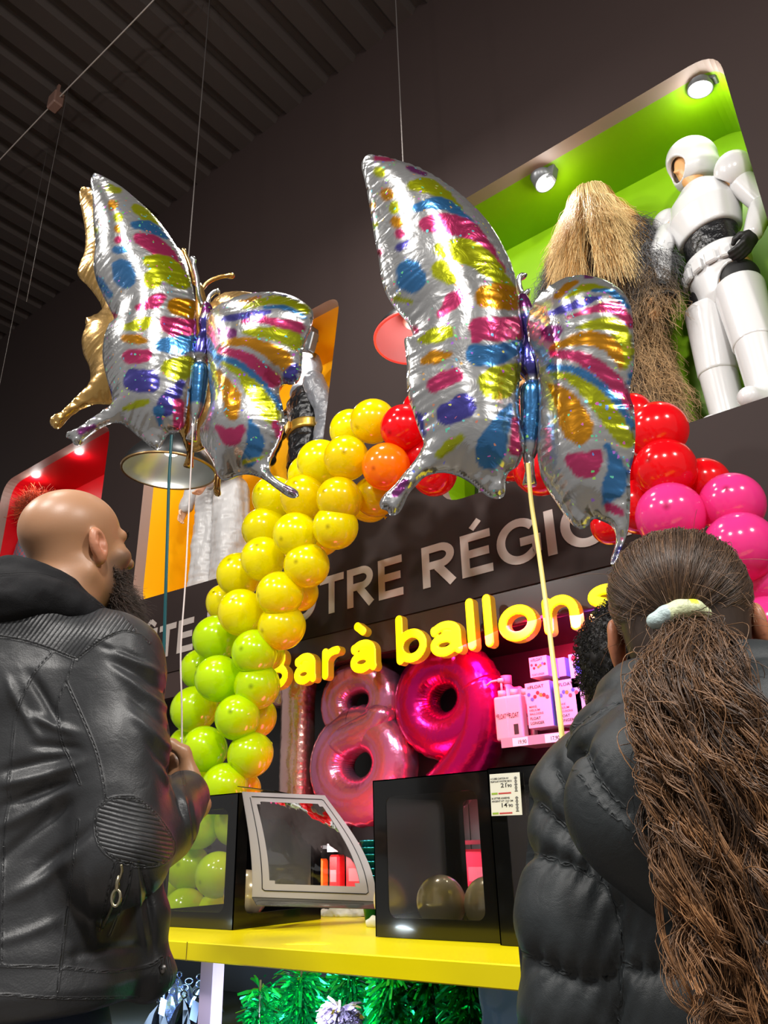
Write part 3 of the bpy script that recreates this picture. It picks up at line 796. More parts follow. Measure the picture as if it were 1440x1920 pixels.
mesh_obj('tail', *inflated_tube(P, .118 * e, .116 * e), M_mag, nb)

for o in [q for q in COL.objects if q.name.startswith('foil_number_balloon')]:
    o.scale = (NS * .985, NS * .985, NS * .985); o.location = [float(v) for v in (CAMPOS + (ROOT[o] - CAMPOS) * NS + np.array([0, .07, -.015]))]
# ================================================================== FOIL BUTTERFLIES
def pip(p, L):
    x, y = p[:, 0], p[:, 1]; ins = np.zeros(len(p), bool); j = len(L) - 1
    for i in range(len(L)):
        a, b = L[i], L[j]
        c = ((a[1] > y) != (b[1] > y)) & (x < (b[0] - a[0]) * (y - a[1]) / (b[1] - a[1] + 1e-12) + a[0])
        ins ^= c; j = i
    return ins
PC = dict(p=srgb((196, 58, 108)), b=srgb((62, 122, 178)), g=srgb((172, 178, 20)), o=srgb((196, 132, 16)), v=srgb((76, 72, 156)), m=srgb((126, 54, 118)), s=srgb((184, 184, 184)))
def foil_print(name):
    if name in MATS: return MATS[name]
    m = mat(name, (.8, .8, .8, 1), .20, .84)
    t = NT(m); b = m.node_tree.nodes['Principled BSDF']
    at = t.n('ShaderNodeAttribute', attribute_name='print')
    tc = t.n('ShaderNodeTexCoord'); vo = t.n('ShaderNodeTexVoronoi', in_Scale=210.0)
    t.l(tc, 'Object', vo, 'Vector')
    sep = t.n('ShaderNodeSeparateColor'); t.l(vo, 'Color', sep, 0)
    hs = t.n('ShaderNodeCombineColor', mode='HSV'); hs.inputs[1].default_value = .75; hs.inputs[2].default_value = 1
    t.l(sep, 0, hs, 0)
    nz = t.n('ShaderNodeTexNoise', in_Scale=9.0); t.l(tc, 'Object', nz, 'Vector')
    sm = t.n('ShaderNodeMath', operation='MULTIPLY_ADD', i1=.20, i2=-.10); t.l(nz, 'Fac', sm, 0)
    ad = t.n('ShaderNodeMath', operation='ADD'); t.l(sep, 1, ad, 0); t.l(sm, 0, ad, 1)
    gt = t.n('ShaderNodeMath', operation='GREATER_THAN', i1=.975); t.l(ad, 0, gt, 0)
    mx = t.n('ShaderNodeMix', data_type='RGBA'); t.l(gt, 0, mx, 0); t.l(at, 'Color', mx, 6); t.l(hs, 0, mx, 7); t.l(mx, 2, b, 'Base Color')
    mtl = t.n('ShaderNodeMath', operation='MULTIPLY_ADD', i1=-.25, i2=.96)
    n2 = t.n('ShaderNodeTexNoise', in_Scale=24.0, in_Detail=3.0, in_Distortion=.6); t.l(tc, 'Object', n2, 'Vector')
    bp = t.n('ShaderNodeBump', in_Strength=.22, in_Distance=.012); t.l(n2, 'Fac', bp, 'Height'); t.l(bp, 0, b, 'Normal')
    b.inputs['Coat Weight'].default_value = .4
    return m
M_print = foil_print('printed_silver_foil')
M_gold = foil('gold_foil', srgb((206, 164, 96)), .24)
M_foilsil = foil('plain_silver_foil', srgb((226, 226, 228)), .14)
def plane_pts(px, origin, nrm):
    """where the pixel rays meet the wing's plane"""
    out = []
    for p in px:
        d = ray(*p); out.append(CAMPOS + d * ((origin - CAMPOS) @ nrm / (d @ nrm)))
    return np.array(out)
def wing(out_px, origin, nrm, thick, prints, h=.0042, seed=1, flip=False):
    """inflated two-sided foil wing: outline and print lie on the wing's own plane in the shop"""
    origin = np.asarray(origin, float); nrm = np.asarray(nrm, float); nrm = nrm / np.linalg.norm(nrm)
    up = np.array([0, 0, 1.0]); u = np.cross(up, nrm); u /= np.linalg.norm(u); v = np.cross(nrm, u)
    L3 = plane_pts(smooth_path(out_px, len(out_px) * 3, True), origin, nrm)
    L = np.stack([(L3 - origin) @ u, (L3 - origin) @ v], 1)
    mn, mx = L.min(0) - h, L.max(0) + h
    nx, ny = ((mx - mn) / h).astype(int) + 2
    gx, gy = np.meshgrid(mn[0] + h * np.arange(nx), mn[1] + h * np.arange(ny), indexing='ij')
    p = np.stack([gx.ravel(), gy.ravel()], 1)
    Lc = np.concatenate([L, L[:1]]); seglen = np.linalg.norm(np.diff(Lc, axis=0), axis=1); cum = np.concatenate([[0], np.cumsum(seglen)])
    dmin = np.full(len(p), 1e9); smn = np.zeros(len(p)); near = np.zeros((len(p), 2))
    for i in range(len(L)):
        a, ba = Lc[i], Lc[i + 1] - Lc[i]; t = np.clip((p - a) @ ba / (ba @ ba + 1e-12), 0, 1); q = a + t[:, None] * ba
        d = np.linalg.norm(p - q, axis=1); k = d < dmin; dmin[k] = d[k]; smn[k] = cum[i] + t[k] * seglen[i]; near[k] = q[k]
    ins = pip(p, L)
    # vertices just outside snap to the outline so the edge is smooth
    use = ins | (dmin < h * .75)
    P2 = p.copy(); snap = use & ((dmin < h * .6) | ~ins); P2[snap] = near[snap]; D = np.where(snap, 0, dmin)
    W = thick * .9
    z = thick * (1 - np.exp(-(D / (W * .75)) ** .95))
    Z = np.where(ins, z, 0).reshape(nx, ny)
    for _ in range(60):
        Q = np.pad(Z, 1, mode='edge'); Q = (Q[:-2, 1:-1] + Q[2:, 1:-1] + Q[1:-1, :-2] + Q[1:-1, 2:]) / 4
        Z = np.where((D.reshape(nx, ny) > h * 2.5), Q, Z)
    z = Z.ravel()
    Pv = np.c_[P2, np.zeros(len(P2))]
    wr = np.sin(smn * 2 * np.pi / .021 + 2.2 * vnoise(Pv, 14, seed)) * .5 + np.sin(smn * 2 * np.pi / .034 + 3 * vnoise(Pv, 9, seed + 1)) * .5
    fade = np.exp(-D / .035) * (D > 0)
    z = z * (1 + .13 * vnoise(Pv, 7, seed + 2)) + wr * .0024 * fade * np.clip(D / .010, 0, 1)
    lng = np.clip(vnoise(Pv, 5, seed + 3) + .15, 0, 1)
    z += np.sin(smn * 2 * np.pi / .017) * .0013 * np.exp(-D / .05) * lng * np.clip(D / .02, 0, 1)
    idx = -np.ones(len(p), int); idx[use] = np.arange(use.sum())
    I = idx.reshape(nx, ny); q = np.stack([I[:-1, :-1], I[1:, :-1], I[1:, 1:], I[:-1, 1:]], -1).reshape(-1, 4)
    q = q[(q >= 0).all(1)]
    B = origin + P2[use][:, :1] * u + P2[use][:, 1:] * v; zz = z[use][:, None]
    n = len(B); V = np.concatenate([B + nrm * zz, B - nrm * zz])
    F = np.concatenate([q, q[:, ::-1] + n])
    # join front and back along the rim
    from collections import Counter
    E = np.concatenate([q[:, [i, (i + 1) % 4]] for i in range(4)]); S = set(map(tuple, E.tolist()))
    rim = np.array([(a, a + n, b + n, b) for a, b in E.tolist() if (b, a) not in S])
    F = np.concatenate([F, rim])
    colr = np.tile(np.array(PC['s']), (n, 1))
    if prints:
        pxv = project(B + nrm * zz * (1 if nrm @ (CAMPOS - origin) > 0 else -1))
        for c, pts, r in prints:
            pts = np.asarray(pts, float)
            if len(pts) == 1: pts = np.concatenate([pts, pts + .01])
            Ls = smooth_path(pts, 14) if len(pts) > 2 else pts
            rr = np.interp(np.linspace(0, 1, len(Ls)), np.linspace(0, 1, len(r)), r)
            jit = 2.0 * vnoise(np.c_[pxv / 9, np.zeros(len(pxv))], 1, seed + 9)
            dd = np.full(len(pxv), 1e9)
            for k in range(len(Ls) - 1):
                ba = Ls[k + 1] - Ls[k]; t = np.clip((pxv - Ls[k]) @ ba / (ba @ ba + 1e-9), 0, 1)
                dd = np.minimum(dd, np.linalg.norm(pxv - Ls[k] - t[:, None] * ba, axis=1) - (rr[k] + (rr[k + 1] - rr[k]) * t))
            w = np.clip(.5 - (dd + jit) / 2.5, 0, 1)[:, None]
            colr = colr * (1 - w) + np.array(PC[c]) * w
    return V, F, {'print': np.concatenate([colr, colr])[:, :3]}
def cr(L, s=2.4, ox=660, oy=260): return [(x / s + ox, y / s + oy) for x, y in L]
LW = [(75, 80), (130, 83), (200, 100), (290, 130), (370, 170), (440, 215), (500, 260), (560, 315), (610, 370), (650, 430), (685, 490), (715, 555), (735, 620), (745, 680), (755, 760), (766, 830), (770, 900), (766, 980), (757, 1060), (752, 1140), (754, 1220), (766, 1300), (775, 1360), (770, 1420), (745, 1475), (708, 1500), (691, 1540), (688, 1598), (665, 1620), (625, 1617), (590, 1595), (540, 1555), (490, 1525), (440, 1508), (390, 1505), (330, 1522), (290, 1560), (255, 1600), (232, 1650), (207, 1688), (172, 1697), (158, 1675), (130, 1665), (124, 1640), (142, 1605), (190, 1560), (230, 1510), (280, 1450), (312, 1400), (322, 1365), (300, 1310), (275, 1230), (255, 1170), (245, 1100), (247, 1030), (241, 960), (235, 905), (252, 893), (275, 885), (250, 830), (215, 790), (180, 745), (150, 690), (130, 620), (120, 540), (100, 440), (83, 330), (60, 200), (43, 130), (50, 95)]
RW = [(785, 830), (800, 770), (850, 700), (900, 660), (960, 630), (1040, 615), (1110, 625), (1170, 650), (1220, 690), (1250, 740), (1262, 800), (1266, 880), (1272, 960), (1266, 1040), (1252, 1110), (1252, 1160), (1268, 1210), (1276, 1300), (1270, 1420), (1252, 1500), (1253, 1600), (1250, 1680), (1243, 1760), (1215, 1840), (1192, 1900), (1172, 1925), (1163, 1900), (1178, 1850), (1188, 1795), (1168, 1745), (1120, 1720), (1088, 1712), (1060, 1745), (1030, 1758), (1000, 1745), (960, 1700), (920, 1640), (880, 1580), (850, 1520), (842, 1480), (834, 1420), (838, 1300), (842, 1200), (838, 1100), (825, 1000), (800, 930)]
LP = [('g', [(125, 150)], [24, 24]), ('g', [(270, 210), (340, 212), (430, 260), (500, 320)], [22, 34, 18, 3]), ('m', [(250, 128), (330, 160)], [10, 8]), ('p', [(110, 88), (190, 98)], [9, 5]),
      ('b', [(285, 310), (370, 290), (450, 310), (560, 390)], [16, 26, 22, 5]), ('p', [(340, 385), (420, 380), (520, 410), (600, 480), (690, 600)], [34, 42, 40, 24, 6]),
      ('g', [(400, 500), (500, 505), (600, 560), (720, 680)], [30, 52, 46, 18]), ('g', [(400, 590), (440, 630)], [40, 28]), ('o', [(600, 710), (660, 710), (720, 720)], [44, 54, 48]),
      ('p', [(400, 790), (450, 735), (495, 695)], [16, 34, 24]), ('p', [(570, 850), (640, 855), (750, 850)], [42, 52, 44]), ('p', [(550, 905), (620, 880)], [16, 14]),
      ('b', [(560, 970), (640, 975), (745, 940)], [44, 44, 30]), ('g', [(600, 1090), (660, 1100), (740, 1040)], [34, 72, 30]), ('b', [(255, 600), (265, 625)], [52, 62]),
      ('g', [(315, 905), (380, 885), (430, 870)], [16, 34, 26]), ('o', [(320, 1005), (370, 985), (445, 970)], [14, 30, 10]), ('p', [(365, 1110), (420, 1080), (470, 1065)], [28, 34, 28]),
      ('v', [(430, 1240), (500, 1205)], [46, 52]), ('g', [(395, 1420), (440, 1380), (490, 1345)], [16, 26, 14]), ('b', [(620, 1430), (630, 1380), (690, 1250), (712, 1200)], [54, 62, 30, 6]),
      ('p', [(735, 1270), (735, 1400)], [14, 26]), ('m', [(195, 1600), (240, 1545)], [16, 16]), ('o', [(155, 250)], [26, 26]), ('g', [(190, 310)], [24, 24]), ('o', [(200, 375)], [24, 24]), ('p', [(215, 430)], [20, 20]), ('v', [(215, 485), (250, 470)], [18, 12]),
      ('o', [(95, 300)], [14, 14]), ('g', [(108, 385)], [14, 14]), ('p', [(125, 510)], [14, 14]), ('g', [(200, 720), (260, 735)], [12, 10]), ('p', [(285, 860)], [16, 16]), ('v', [(300, 1250), (320, 1330)], [16, 10]), ('p', [(262, 1180)], [12, 12])]
RP = [('o', [(920, 710), (970, 665), (1010, 645)], [12, 18, 8]), ('g', [(960, 720), (1050, 670), (1160, 680)], [6, 18, 10]), ('m', [(1050, 620), (1080, 622)], [8, 6]), ('b', [(1080, 685), (1170, 690), (1245, 760)], [5, 14, 10]),
      ('v', [(860, 795), (950, 770), (1050, 730), (1120, 712)], [8, 18, 18, 6]), ('p', [(970, 805), (1080, 770), (1180, 760), (1255, 830)], [4, 14, 28, 20]), ('g', [(1010, 850), (1110, 835), (1190, 850), (1240, 950), (1225, 1030)], [5, 24, 34, 30, 10]),
      ('m', [(860, 850), (890, 880), (930, 860)], [14, 36, 20]), ('o', [(900, 940), (1010, 905), (1110, 905), (1190, 960), (1210, 1040)], [12, 26, 34, 30, 8]), ('p', [(895, 970), (990, 975), (1090, 1020), (1170, 1090), (1240, 1190)], [12, 24, 30, 36, 28]),
      ('b', [(890, 1030), (990, 1040), (1090, 1090), (1180, 1190), (1255, 1290)], [14, 18, 20, 28, 20]), ('g', [(890, 1060), (980, 1075), (1080, 1150), (1160, 1250), (1240, 1360)], [10, 20, 34, 44, 34]),
      ('o', [(880, 1100), (950, 1170), (1010, 1290), (1030, 1350)], [6, 44, 68, 26]), ('p', [(980, 1440), (1050, 1470), (1100, 1430)], [22, 56, 30]), ('b', [(1150, 1380), (1190, 1480), (1180, 1560), (1140, 1640)], [12, 36, 52, 12]),
      ('v', [(1262, 1450), (1258, 1500)], [8, 8]), ('p', [(1160, 1660), (1210, 1680)], [20, 14]), ('v', [(1205, 1840), (1180, 1900)], [10, 6]), ('b', [(1255, 1060), (1240, 1120)], [12, 6])]
def scl(pr, s, ox, oy): return [(c, [(x / s + ox, y / s + oy) for x, y in p], [v * 1.12 / s for v in r]) for c, p, r in pr]
def butterfly(label, hinge_px, f, outL, outR, prL, prR, body_px, ant, mat_w, mat_b, thick=.075, dl=(-.06, -1.0), dr=(-.45, -.9), seed=1, colb=None):
    o = onF(*hinge_px, f)
    t = thing('foil_butterfly_balloon', label, 'balloon', onF(*body_px[-1], f), 'foil butterfly balloons')
    nl = RH * dl[0] + FH * dl[1]; nr = RH * dr[0] + FH * dr[1]
    for nm, L, nn, pr, sd in (('left_wing', outL, nl, prL, seed), ('right_wing', outR, nr, prR, seed + 20)):
        V, F, at = wing(L, o, nn, thick, pr, seed=sd)
        mesh_obj('wing', V, F, mat_w, t, attrs=at)
    fb = f + .020
    P = smooth_path([onF(*p, fb) for p in body_px], 40); s = np.linspace(0, 1, 40)
    r = .006 + .021 * np.sin(np.pi * np.clip(s * 1.0, 0, 1)) ** .6; r *= 1 - .45 * np.exp(-((s - .30) / .05) ** 2); r *= 1 - .5 * np.exp(-((s - .56) / .03) ** 2)
    V, F = tube(P, r, 20)
    colr = np.tile(np.array(PC['s'])[:3], (len(V), 1)); sv = np.repeat(s, 20)
    if colb:
        for a, bb, c in colb: colr[(sv > a) & (sv < bb)] = np.array(PC[c])[:3]
    mesh_obj('body', V, F, mat_b, t, attrs={'print': colr})
    for a in ant:
        P = smooth_path([onF(*p, fb + .03) for p in a], 20); rr = np.full(20, .0065); rr[-4:] = [.0075, .0095, .0095, .005]
        mesh_obj('antenna', *tube(P, rr, 8), mat_b if not colb else M_foilsil, t)
    e = P = onF(*body_px[-1], fb)
    mesh_obj('filling_neck', *tube([e + np.array([0, 0, .015]), e - np.array([0, 0, .02]), e - np.array([.004, 0, .05])], [.012, .009, .014], 10), mat_b if not colb else M_foilsil, t)
    return t
LW_, RW_ = cr(LW), cr(RW)
butterfly('large silver foil butterfly balloon with coloured stripes, nearest, in the middle of the photo', (984, 720), 1.30, LW_, RW_, scl(LP, 2.4, 660, 260), scl(RP, 2.4, 660, 260),
          cr([(765, 700), (775, 770), (795, 880), (808, 1000), (812, 1100), (812, 1230), (800, 1380), (795, 1450)]),
          [cr([(765, 700), (752, 660), (752, 630), (765, 615), (778, 625)]), cr([(772, 705), (790, 690), (800, 690)])], M_print, M_print, colb=[(.0, .17, 'm'), (.19, .54, 'v'), (.58, .86, 'b')])
s2 = 2.057
LW2 = [(372, 95), (410, 110), (470, 145), (530, 195), (585, 245), (635, 305), (675, 365), (710, 430), (735, 500), (750, 570), (757, 650), (757, 720), (752, 790), (745, 860), (735, 920), (722, 1000), (712, 1060), (690, 1090), (655, 1095), (635, 1120), (612, 1158), (585, 1150), (530, 1105), (480, 1065), (440, 1055), (390, 1075), (340, 1110), (310, 1140), (285, 1138), (275, 1120), (255, 1110), (262, 1090), (300, 1075), (350, 1040), (410, 1000), (432, 975), (425, 930), (408, 870), (395, 800), (400, 730), (418, 680), (440, 655), (420, 610), (395, 560), (370, 500), (360, 440), (368, 370), (360, 300), (358, 200), (350, 120)]
RW2 = [(800, 660), (830, 620), (880, 590), (940, 565), (1010, 552), (1080, 552), (1140, 570), (1185, 600), (1208, 630), (1200, 680), (1175, 740), (1165, 800), (1160, 870), (1130, 908), (1095, 905), (1075, 930), (1090, 990), (1098, 1060), (1075, 1130), (1045, 1190), (1040, 1240), (1080, 1280), (1130, 1305), (1152, 1325), (1140, 1345), (1110, 1340), (1060, 1305), (1010, 1270), (960, 1255), (915, 1260), (870, 1278), (840, 1262), (825, 1210), (800, 1170), (775, 1130), (775, 1080), (800, 1040), (815, 980), (808, 900), (802, 800), (798, 720)]
LP2 = [('g', [(425, 150), (460, 160)], [18, 10]), ('g', [(520, 225), (560, 250), (620, 290)], [14, 22, 6]), ('b', [(515, 290), (580, 300), (640, 340)], [12, 20, 8]), ('p', [(535, 345), (600, 370), (660, 425), (720, 500)], [20, 32, 26, 8]),
       ('g', [(575, 430), (640, 460), (710, 510)], [22, 44, 28]), ('g', [(590, 500)], [34, 34]), ('b', [(470, 460), (480, 490)], [36, 40]), ('p', [(535, 610), (590, 590), (625, 570)], [12, 24, 14]), ('o', [(680, 605), (740, 620)], [30, 34]),
       ('p', [(640, 670), (690, 690), (755, 700)], [24, 38, 34]), ('b', [(625, 755), (690, 755), (750, 745)], [22, 34, 26]), ('g', [(650, 840), (690, 850), (730, 820)], [26, 46, 20]), ('g', [(490, 685), (540, 675), (580, 660)], [12, 26, 12]),
       ('o', [(480, 730), (530, 732), (565, 740)], [12, 18, 8]), ('p', [(500, 800), (560, 795)], [26, 24]), ('v', [(520, 890), (575, 895)], [40, 40]), ('v', [(610, 1020), (650, 980), (700, 900)], [14, 40, 14]), ('p', [(690, 980), (690, 1060)], [20, 22]),
       ('g', [(480, 1000), (540, 980), (570, 970)], [8, 16, 6]), ('b', [(610, 1010), (620, 1060)], [20, 10]), ('m', [(310, 1090), (360, 1070)], [12, 8]), ('o', [(435, 215)], [18, 18]), ('g', [(455, 262)], [16, 16]), ('o', [(455, 308)], [14, 14]), ('p', [(455, 348)], [12, 12]), ('b', [(450, 390), (490, 385)], [14, 10]),
       ('b', [(380, 500), (420, 560)], [10, 14]), ('g', [(370, 310)], [8, 8]), ('v', [(418, 920), (425, 960)], [10, 8]), ('p', [(440, 640)], [10, 10])]
RP2 = [('o', [(930, 590), (1000, 570)], [8, 8]), ('v', [(1040, 562), (1120, 572)], [6, 6]), ('g', [(940, 610), (1060, 580), (1180, 620)], [6, 18, 18]), ('b', [(1020, 610), (1100, 610), (1180, 650)], [5, 10, 6]), ('v', [(860, 655), (950, 640), (1045, 625)], [8, 14, 6]),
       ('p', [(930, 665), (1030, 660), (1150, 690)], [5, 14, 24]), ('g', [(940, 705), (1050, 710), (1140, 740)], [8, 24, 30]), ('m', [(850, 700), (890, 710)], [14, 20]), ('o', [(865, 745), (960, 745), (1080, 800), (1110, 850)], [10, 18, 34, 18]), ('p', [(850, 775), (940, 800), (1050, 890)], [10, 20, 30]),
       ('b', [(845, 805), (920, 830), (1000, 900), (1075, 990)], [10, 14, 18, 18]), ('g', [(860, 825), (930, 870), (1000, 960), (1050, 1030)], [6, 16, 34, 30]), ('o', [(840, 860), (890, 950), (895, 1020)], [8, 34, 24]), ('p', [(840, 1075), (890, 1110), (935, 1075)], [10, 34, 12]),
       ('b', [(965, 1050), (985, 1130), (960, 1200)], [10, 34, 26]), ('v', [(1120, 870), (1140, 840)], [24, 16]), ('p', [(1060, 1060), (1080, 1100)], [14, 14]), ('g', [(940, 1210), (1010, 1190)], [8, 6]), ('m', [(1110, 1300), (1140, 1325)], [8, 6])]
def c2_(L, dx=0, dy=0): return [(x / s2 + dx, y / s2 + 280 + dy) for x, y in L]
butterfly('smaller silver foil butterfly balloon with coloured stripes at the left, above the bald man', (376, 640), 1.62, c2_(LW2), c2_(RW2), scl(LP2, s2, 0, 280), scl(RP2, s2, 0, 280),
          c2_([(795, 590), (800, 640), (790, 700), (778, 780), (772, 830), (768, 900), (760, 990), (748, 1050)]),
          [c2_([(780, 605), (765, 560), (760, 500), (748, 450), (742, 415)]), c2_([(800, 610), (805, 575), (825, 552), (848, 548)])], M_print, M_print, colb=[(.0, .17, 'm'), (.19, .50, 'v'), (.58, .86, 'b')], thick=.085, seed=4)
GL2 = [(x - 45, y + 50) for x, y in LW2]
# outer edge of the gold wing as it shows left of the silver one
GO = [(330, 148), (400, 170), (470, 215), (535, 265), (590, 320), (640, 370), (690, 380), (720, 440), (735, 520), (745, 640), (745, 780), (735, 900), (740, 1000), (735, 1140), (720, 1165), (690, 1090), (640, 1080), (560, 1040), (480, 985), (420, 985), (360, 985), (300, 1010), (262, 1040), (235, 1072), (212, 1078), (192, 1055), (200, 1030), (240, 1010), (300, 950), (345, 900), (345, 840), (322, 790), (315, 730), (332, 680), (332, 655), (395, 620), (350, 540), (302, 490), (305, 450), (325, 400), (330, 330), (318, 250), (305, 175)]
GR = [(800, 620), (825, 590), (860, 560), (905, 548), (970, 552), (1040, 580), (1090, 630), (1100, 720), (1060, 830), (1020, 900), (1010, 1000), (960, 1090), (880, 1150), (850, 1250), (850, 1330), (835, 1338), (825, 1320), (828, 1220), (800, 1150), (775, 1160), (740, 1165), (760, 1080), (790, 960), (795, 800)]
butterfly('plain gold foil butterfly balloon floating behind the smaller striped one', (372, 660), 1.86, c2_(GO), c2_(GR), None, None,
          c2_([(770, 520), (775, 600), (775, 700), (770, 800), (765, 900), (755, 1000), (745, 1080), (735, 1160)]),
          [c2_([(770, 555), (800, 515), (850, 492), (905, 487)]), c2_([(750, 520), (730, 440), (705, 385)])], M_gold, M_gold, thick=.07, seed=9)
# ribbons
def rib(label, P, w, m, nm='balloon_ribbon'):
    V, F = ribbon(smooth_path(P, 40), w, RH, .0005); tag(mesh_obj(nm, V, F, m), label, 'ribbon', 'balloon ribbons')
rib('pale yellow ribbon hanging from the large butterfly past the lit sign', [onF(*p, f) for p, f in (((990, 868), 1.285), ((996, 940), 1.28), ((1008, 1020), 1.27), ((1022, 1120), 1.25), ((1036, 1230), 1.22), ((1047, 1320), 1.19), ((1056, 1400), 1.15))], .008, mat('yellow_ribbon', srgb((226, 206, 120)), .35))
rib('dark teal ribbon hanging from the smaller butterfly beside the bald man', [onF(*p, 1.62) for p in ((322, 815), (317, 900), (314, 1000), (311, 1100), (308, 1200), (305, 1300), (306, 1400))], .007, mat('teal_ribbon', srgb((20, 78, 84)), .3))
rib('thin white ribbon running from the smaller butterfly down to the man\'s hand', [onF(*p, f) for p, f in (((362, 795), 1.60), ((358, 880), 1.6), ((352, 1000), 1.59), ((347, 1100), 1.58), ((339, 1220), 1.57), ((341, 1330), 1.56), ((341, 1440), 1.55))], .0032, mat('white_ribbon', srgb((214, 200, 196)), .4))
# ================================================================== COUNTER AND GOODS
CZ = .984
M_ctop = mat('yellow_laminate', srgb((236, 218, 2)), .32, noise=(5, .03))
ct = thing('counter', 'long yellow topped shop counter with dark open shelves hung with goods below', 'counter', (-1.0, 1.45, 0))
b = MB(); b.box((-.75, 1.156 + .30, CZ - .017), (3.9, .60, .034), None, .002); mesh_obj('worktop', *b.get(), M_ctop, ct, smooth=False)
b = MB(); b.box((-1.445, 1.1555, CZ - .017), (.0016, .0012, .034)); mesh_obj('edge_joint', *b.get(), mat('joint_line', srgb((120, 100, 10)), .5), ct, smooth=False)
M_post = mat('lilac_panel', srgb((176, 160, 190)), .4)
for x in (-2.62, -1.432, -.30, .9):
    b = MB(); b.box((x, 1.215, .475), (.038, .03, .95)); mesh_obj('upright_panel', *b.get(), M_post, ct, smooth=False)
b = MB(); b.box((-.75, 1.715, .475), (3.8, .02, .95)); mesh_obj('back_panel', *b.get(), mat('slat_dark', srgb((44, 44, 46)), .5), ct, smooth=False)
b = MB(); b.box((-.75, 1.46, .06), (3.8, .48, .10)); mesh_obj('plinth', *b.get(), M_black, ct, smooth=False)
b = MB(); b.box((-2.03, 1.46, .785), (1.14, .48, .012)); mesh_obj('inner_shelf', *b.get(), mat('slat_dark', srgb((44, 44, 46)), .5), ct, smooth=False)
b = MB(); b.tube([(-1.37, 1.40, .95), (-1.37, 1.40, .925), (-1.37, 1.385, .915)], .008, 8); mesh_obj('shelf_hook', *b.get(), mat('clear_plastic', srgb((190, 195, 200)), .2), ct)

# ---- card boxes with clear windows
M_card = mat('black_gloss_card', srgb((10, 10, 11)), .16, coat=.4)
M_cardin = mat('grey_card_inside', srgb((166, 160, 160)), .5)
M_film = clear_film('clear_film', (.97, .97, .97, 1), .065, .2)
M_filmw = clear_film('wavy_film', (.96, .96, .97, 1), .08, .05, (9, .25, .02))
def frame_panel(o, u, v, w, W, H, m, win=(.035, .035, .035, .035), t=.0025, r=.018):
    """card panel with a rounded window cut out; returns panel and film geometry"""
    oo = [(0, 0), (W, 0), (W, H), (0, H)]; hole = rrect(win[0], win[1], W - win[2], H - win[3], r)
    loops = [[Vector((x, y, 0)) for x, y in oo], [Vector((x, y, 0)) for x, y in hole[::-1]]]
    tri = tessellate_polygon(loops); P = np.array([p[:] for l in loops for p in l]); n = len(P)
    A = place2d(P, o, u, v, w); B = place2d(P + [0, 0, t], o, u, v, w)
    F = list(tri) + [tuple(i + n for i in f[::-1]) for f in tri]
    F += [(i, (i + 1) % 4, (i + 1) % 4 + n, i + n) for i in range(4)]
    k = len(hole); F += [(4 + i, 4 + (i + 1) % k, 4 + (i + 1) % k + n, 4 + i + n) for i in range(k)]
    fh = np.array([[win[0] - .006, win[1] - .006, t * .3], [W - win[2] + .006, win[1] - .006, t * .3], [W - win[2] + .006, H - win[3] + .006, t * .3], [win[0] - .006, H - win[3] + .006, t * .3]])
    return (np.concatenate([A, B]), F), (place2d(fh, o, u, v, w), [(0, 1, 2, 3)])
def gift_box(label, x0, y0, S=.30, skip=None, top=True):
    t = thing('balloon_box', label, 'box', (x0 + S / 2, y0 + S / 2, CZ), 'clear window balloon boxes')
    X, Y, Z = np.eye(3); z = CZ + .001
    sides = dict(front=((x0, y0, z), X, Z, Y), left=((x0, y0 + S, z), -Y, Z, X), back=((x0 + S, y0 + S, z), -X, Z, -Y), right=((x0 + S, y0, z), Y, Z, -X))
    for k, (o, u, v, w) in sides.items():
        if k == skip: continue
        pn, fl = frame_panel(np.array(o), u, v, w, S, S, M_card)
        p = mesh_obj('side_panel', *pn, M_card, t, smooth=False); mesh_obj('window_film', *fl, M_film, p, smooth=False)
    b = MB(); b.box((x0 + S / 2, y0 + S / 2, z + .0015), (S - .006, S - .006, .002)); mesh_obj('floor_panel', *b.get(), M_card, t, smooth=False)
    if top:
        pn, fl = frame_panel(np.array((x0, y0, z + S)), X, Y, -Z, S, S, M_card); p = mesh_obj('lid', *pn, M_card, t, smooth=False); mesh_obj('window_film', *fl, M_film, p, smooth=False)
    return t
gift_box('black window box standing alone, holding gold balloons, right of the open one', -1.126, 1.378)
gift_box('black window box half hidden behind the girl\'s padded sleeve', -.818, 1.352)
bc = gift_box('black window box with its side flap hanging open, beside the bald man\'s elbow', -1.84, 1.36, skip='right')
# frame left around the open side
pn, fl = frame_panel(np.array((-1.54, 1.36, CZ + .001)), np.array([0, 1., 0]), np.array([0, 0, 1.]), np.array([-1., 0, 0]), .30, .30, M_card, (.035, .03, .03, .02))
mesh_obj('side_panel', *pn, M_card, bc, smooth=False)
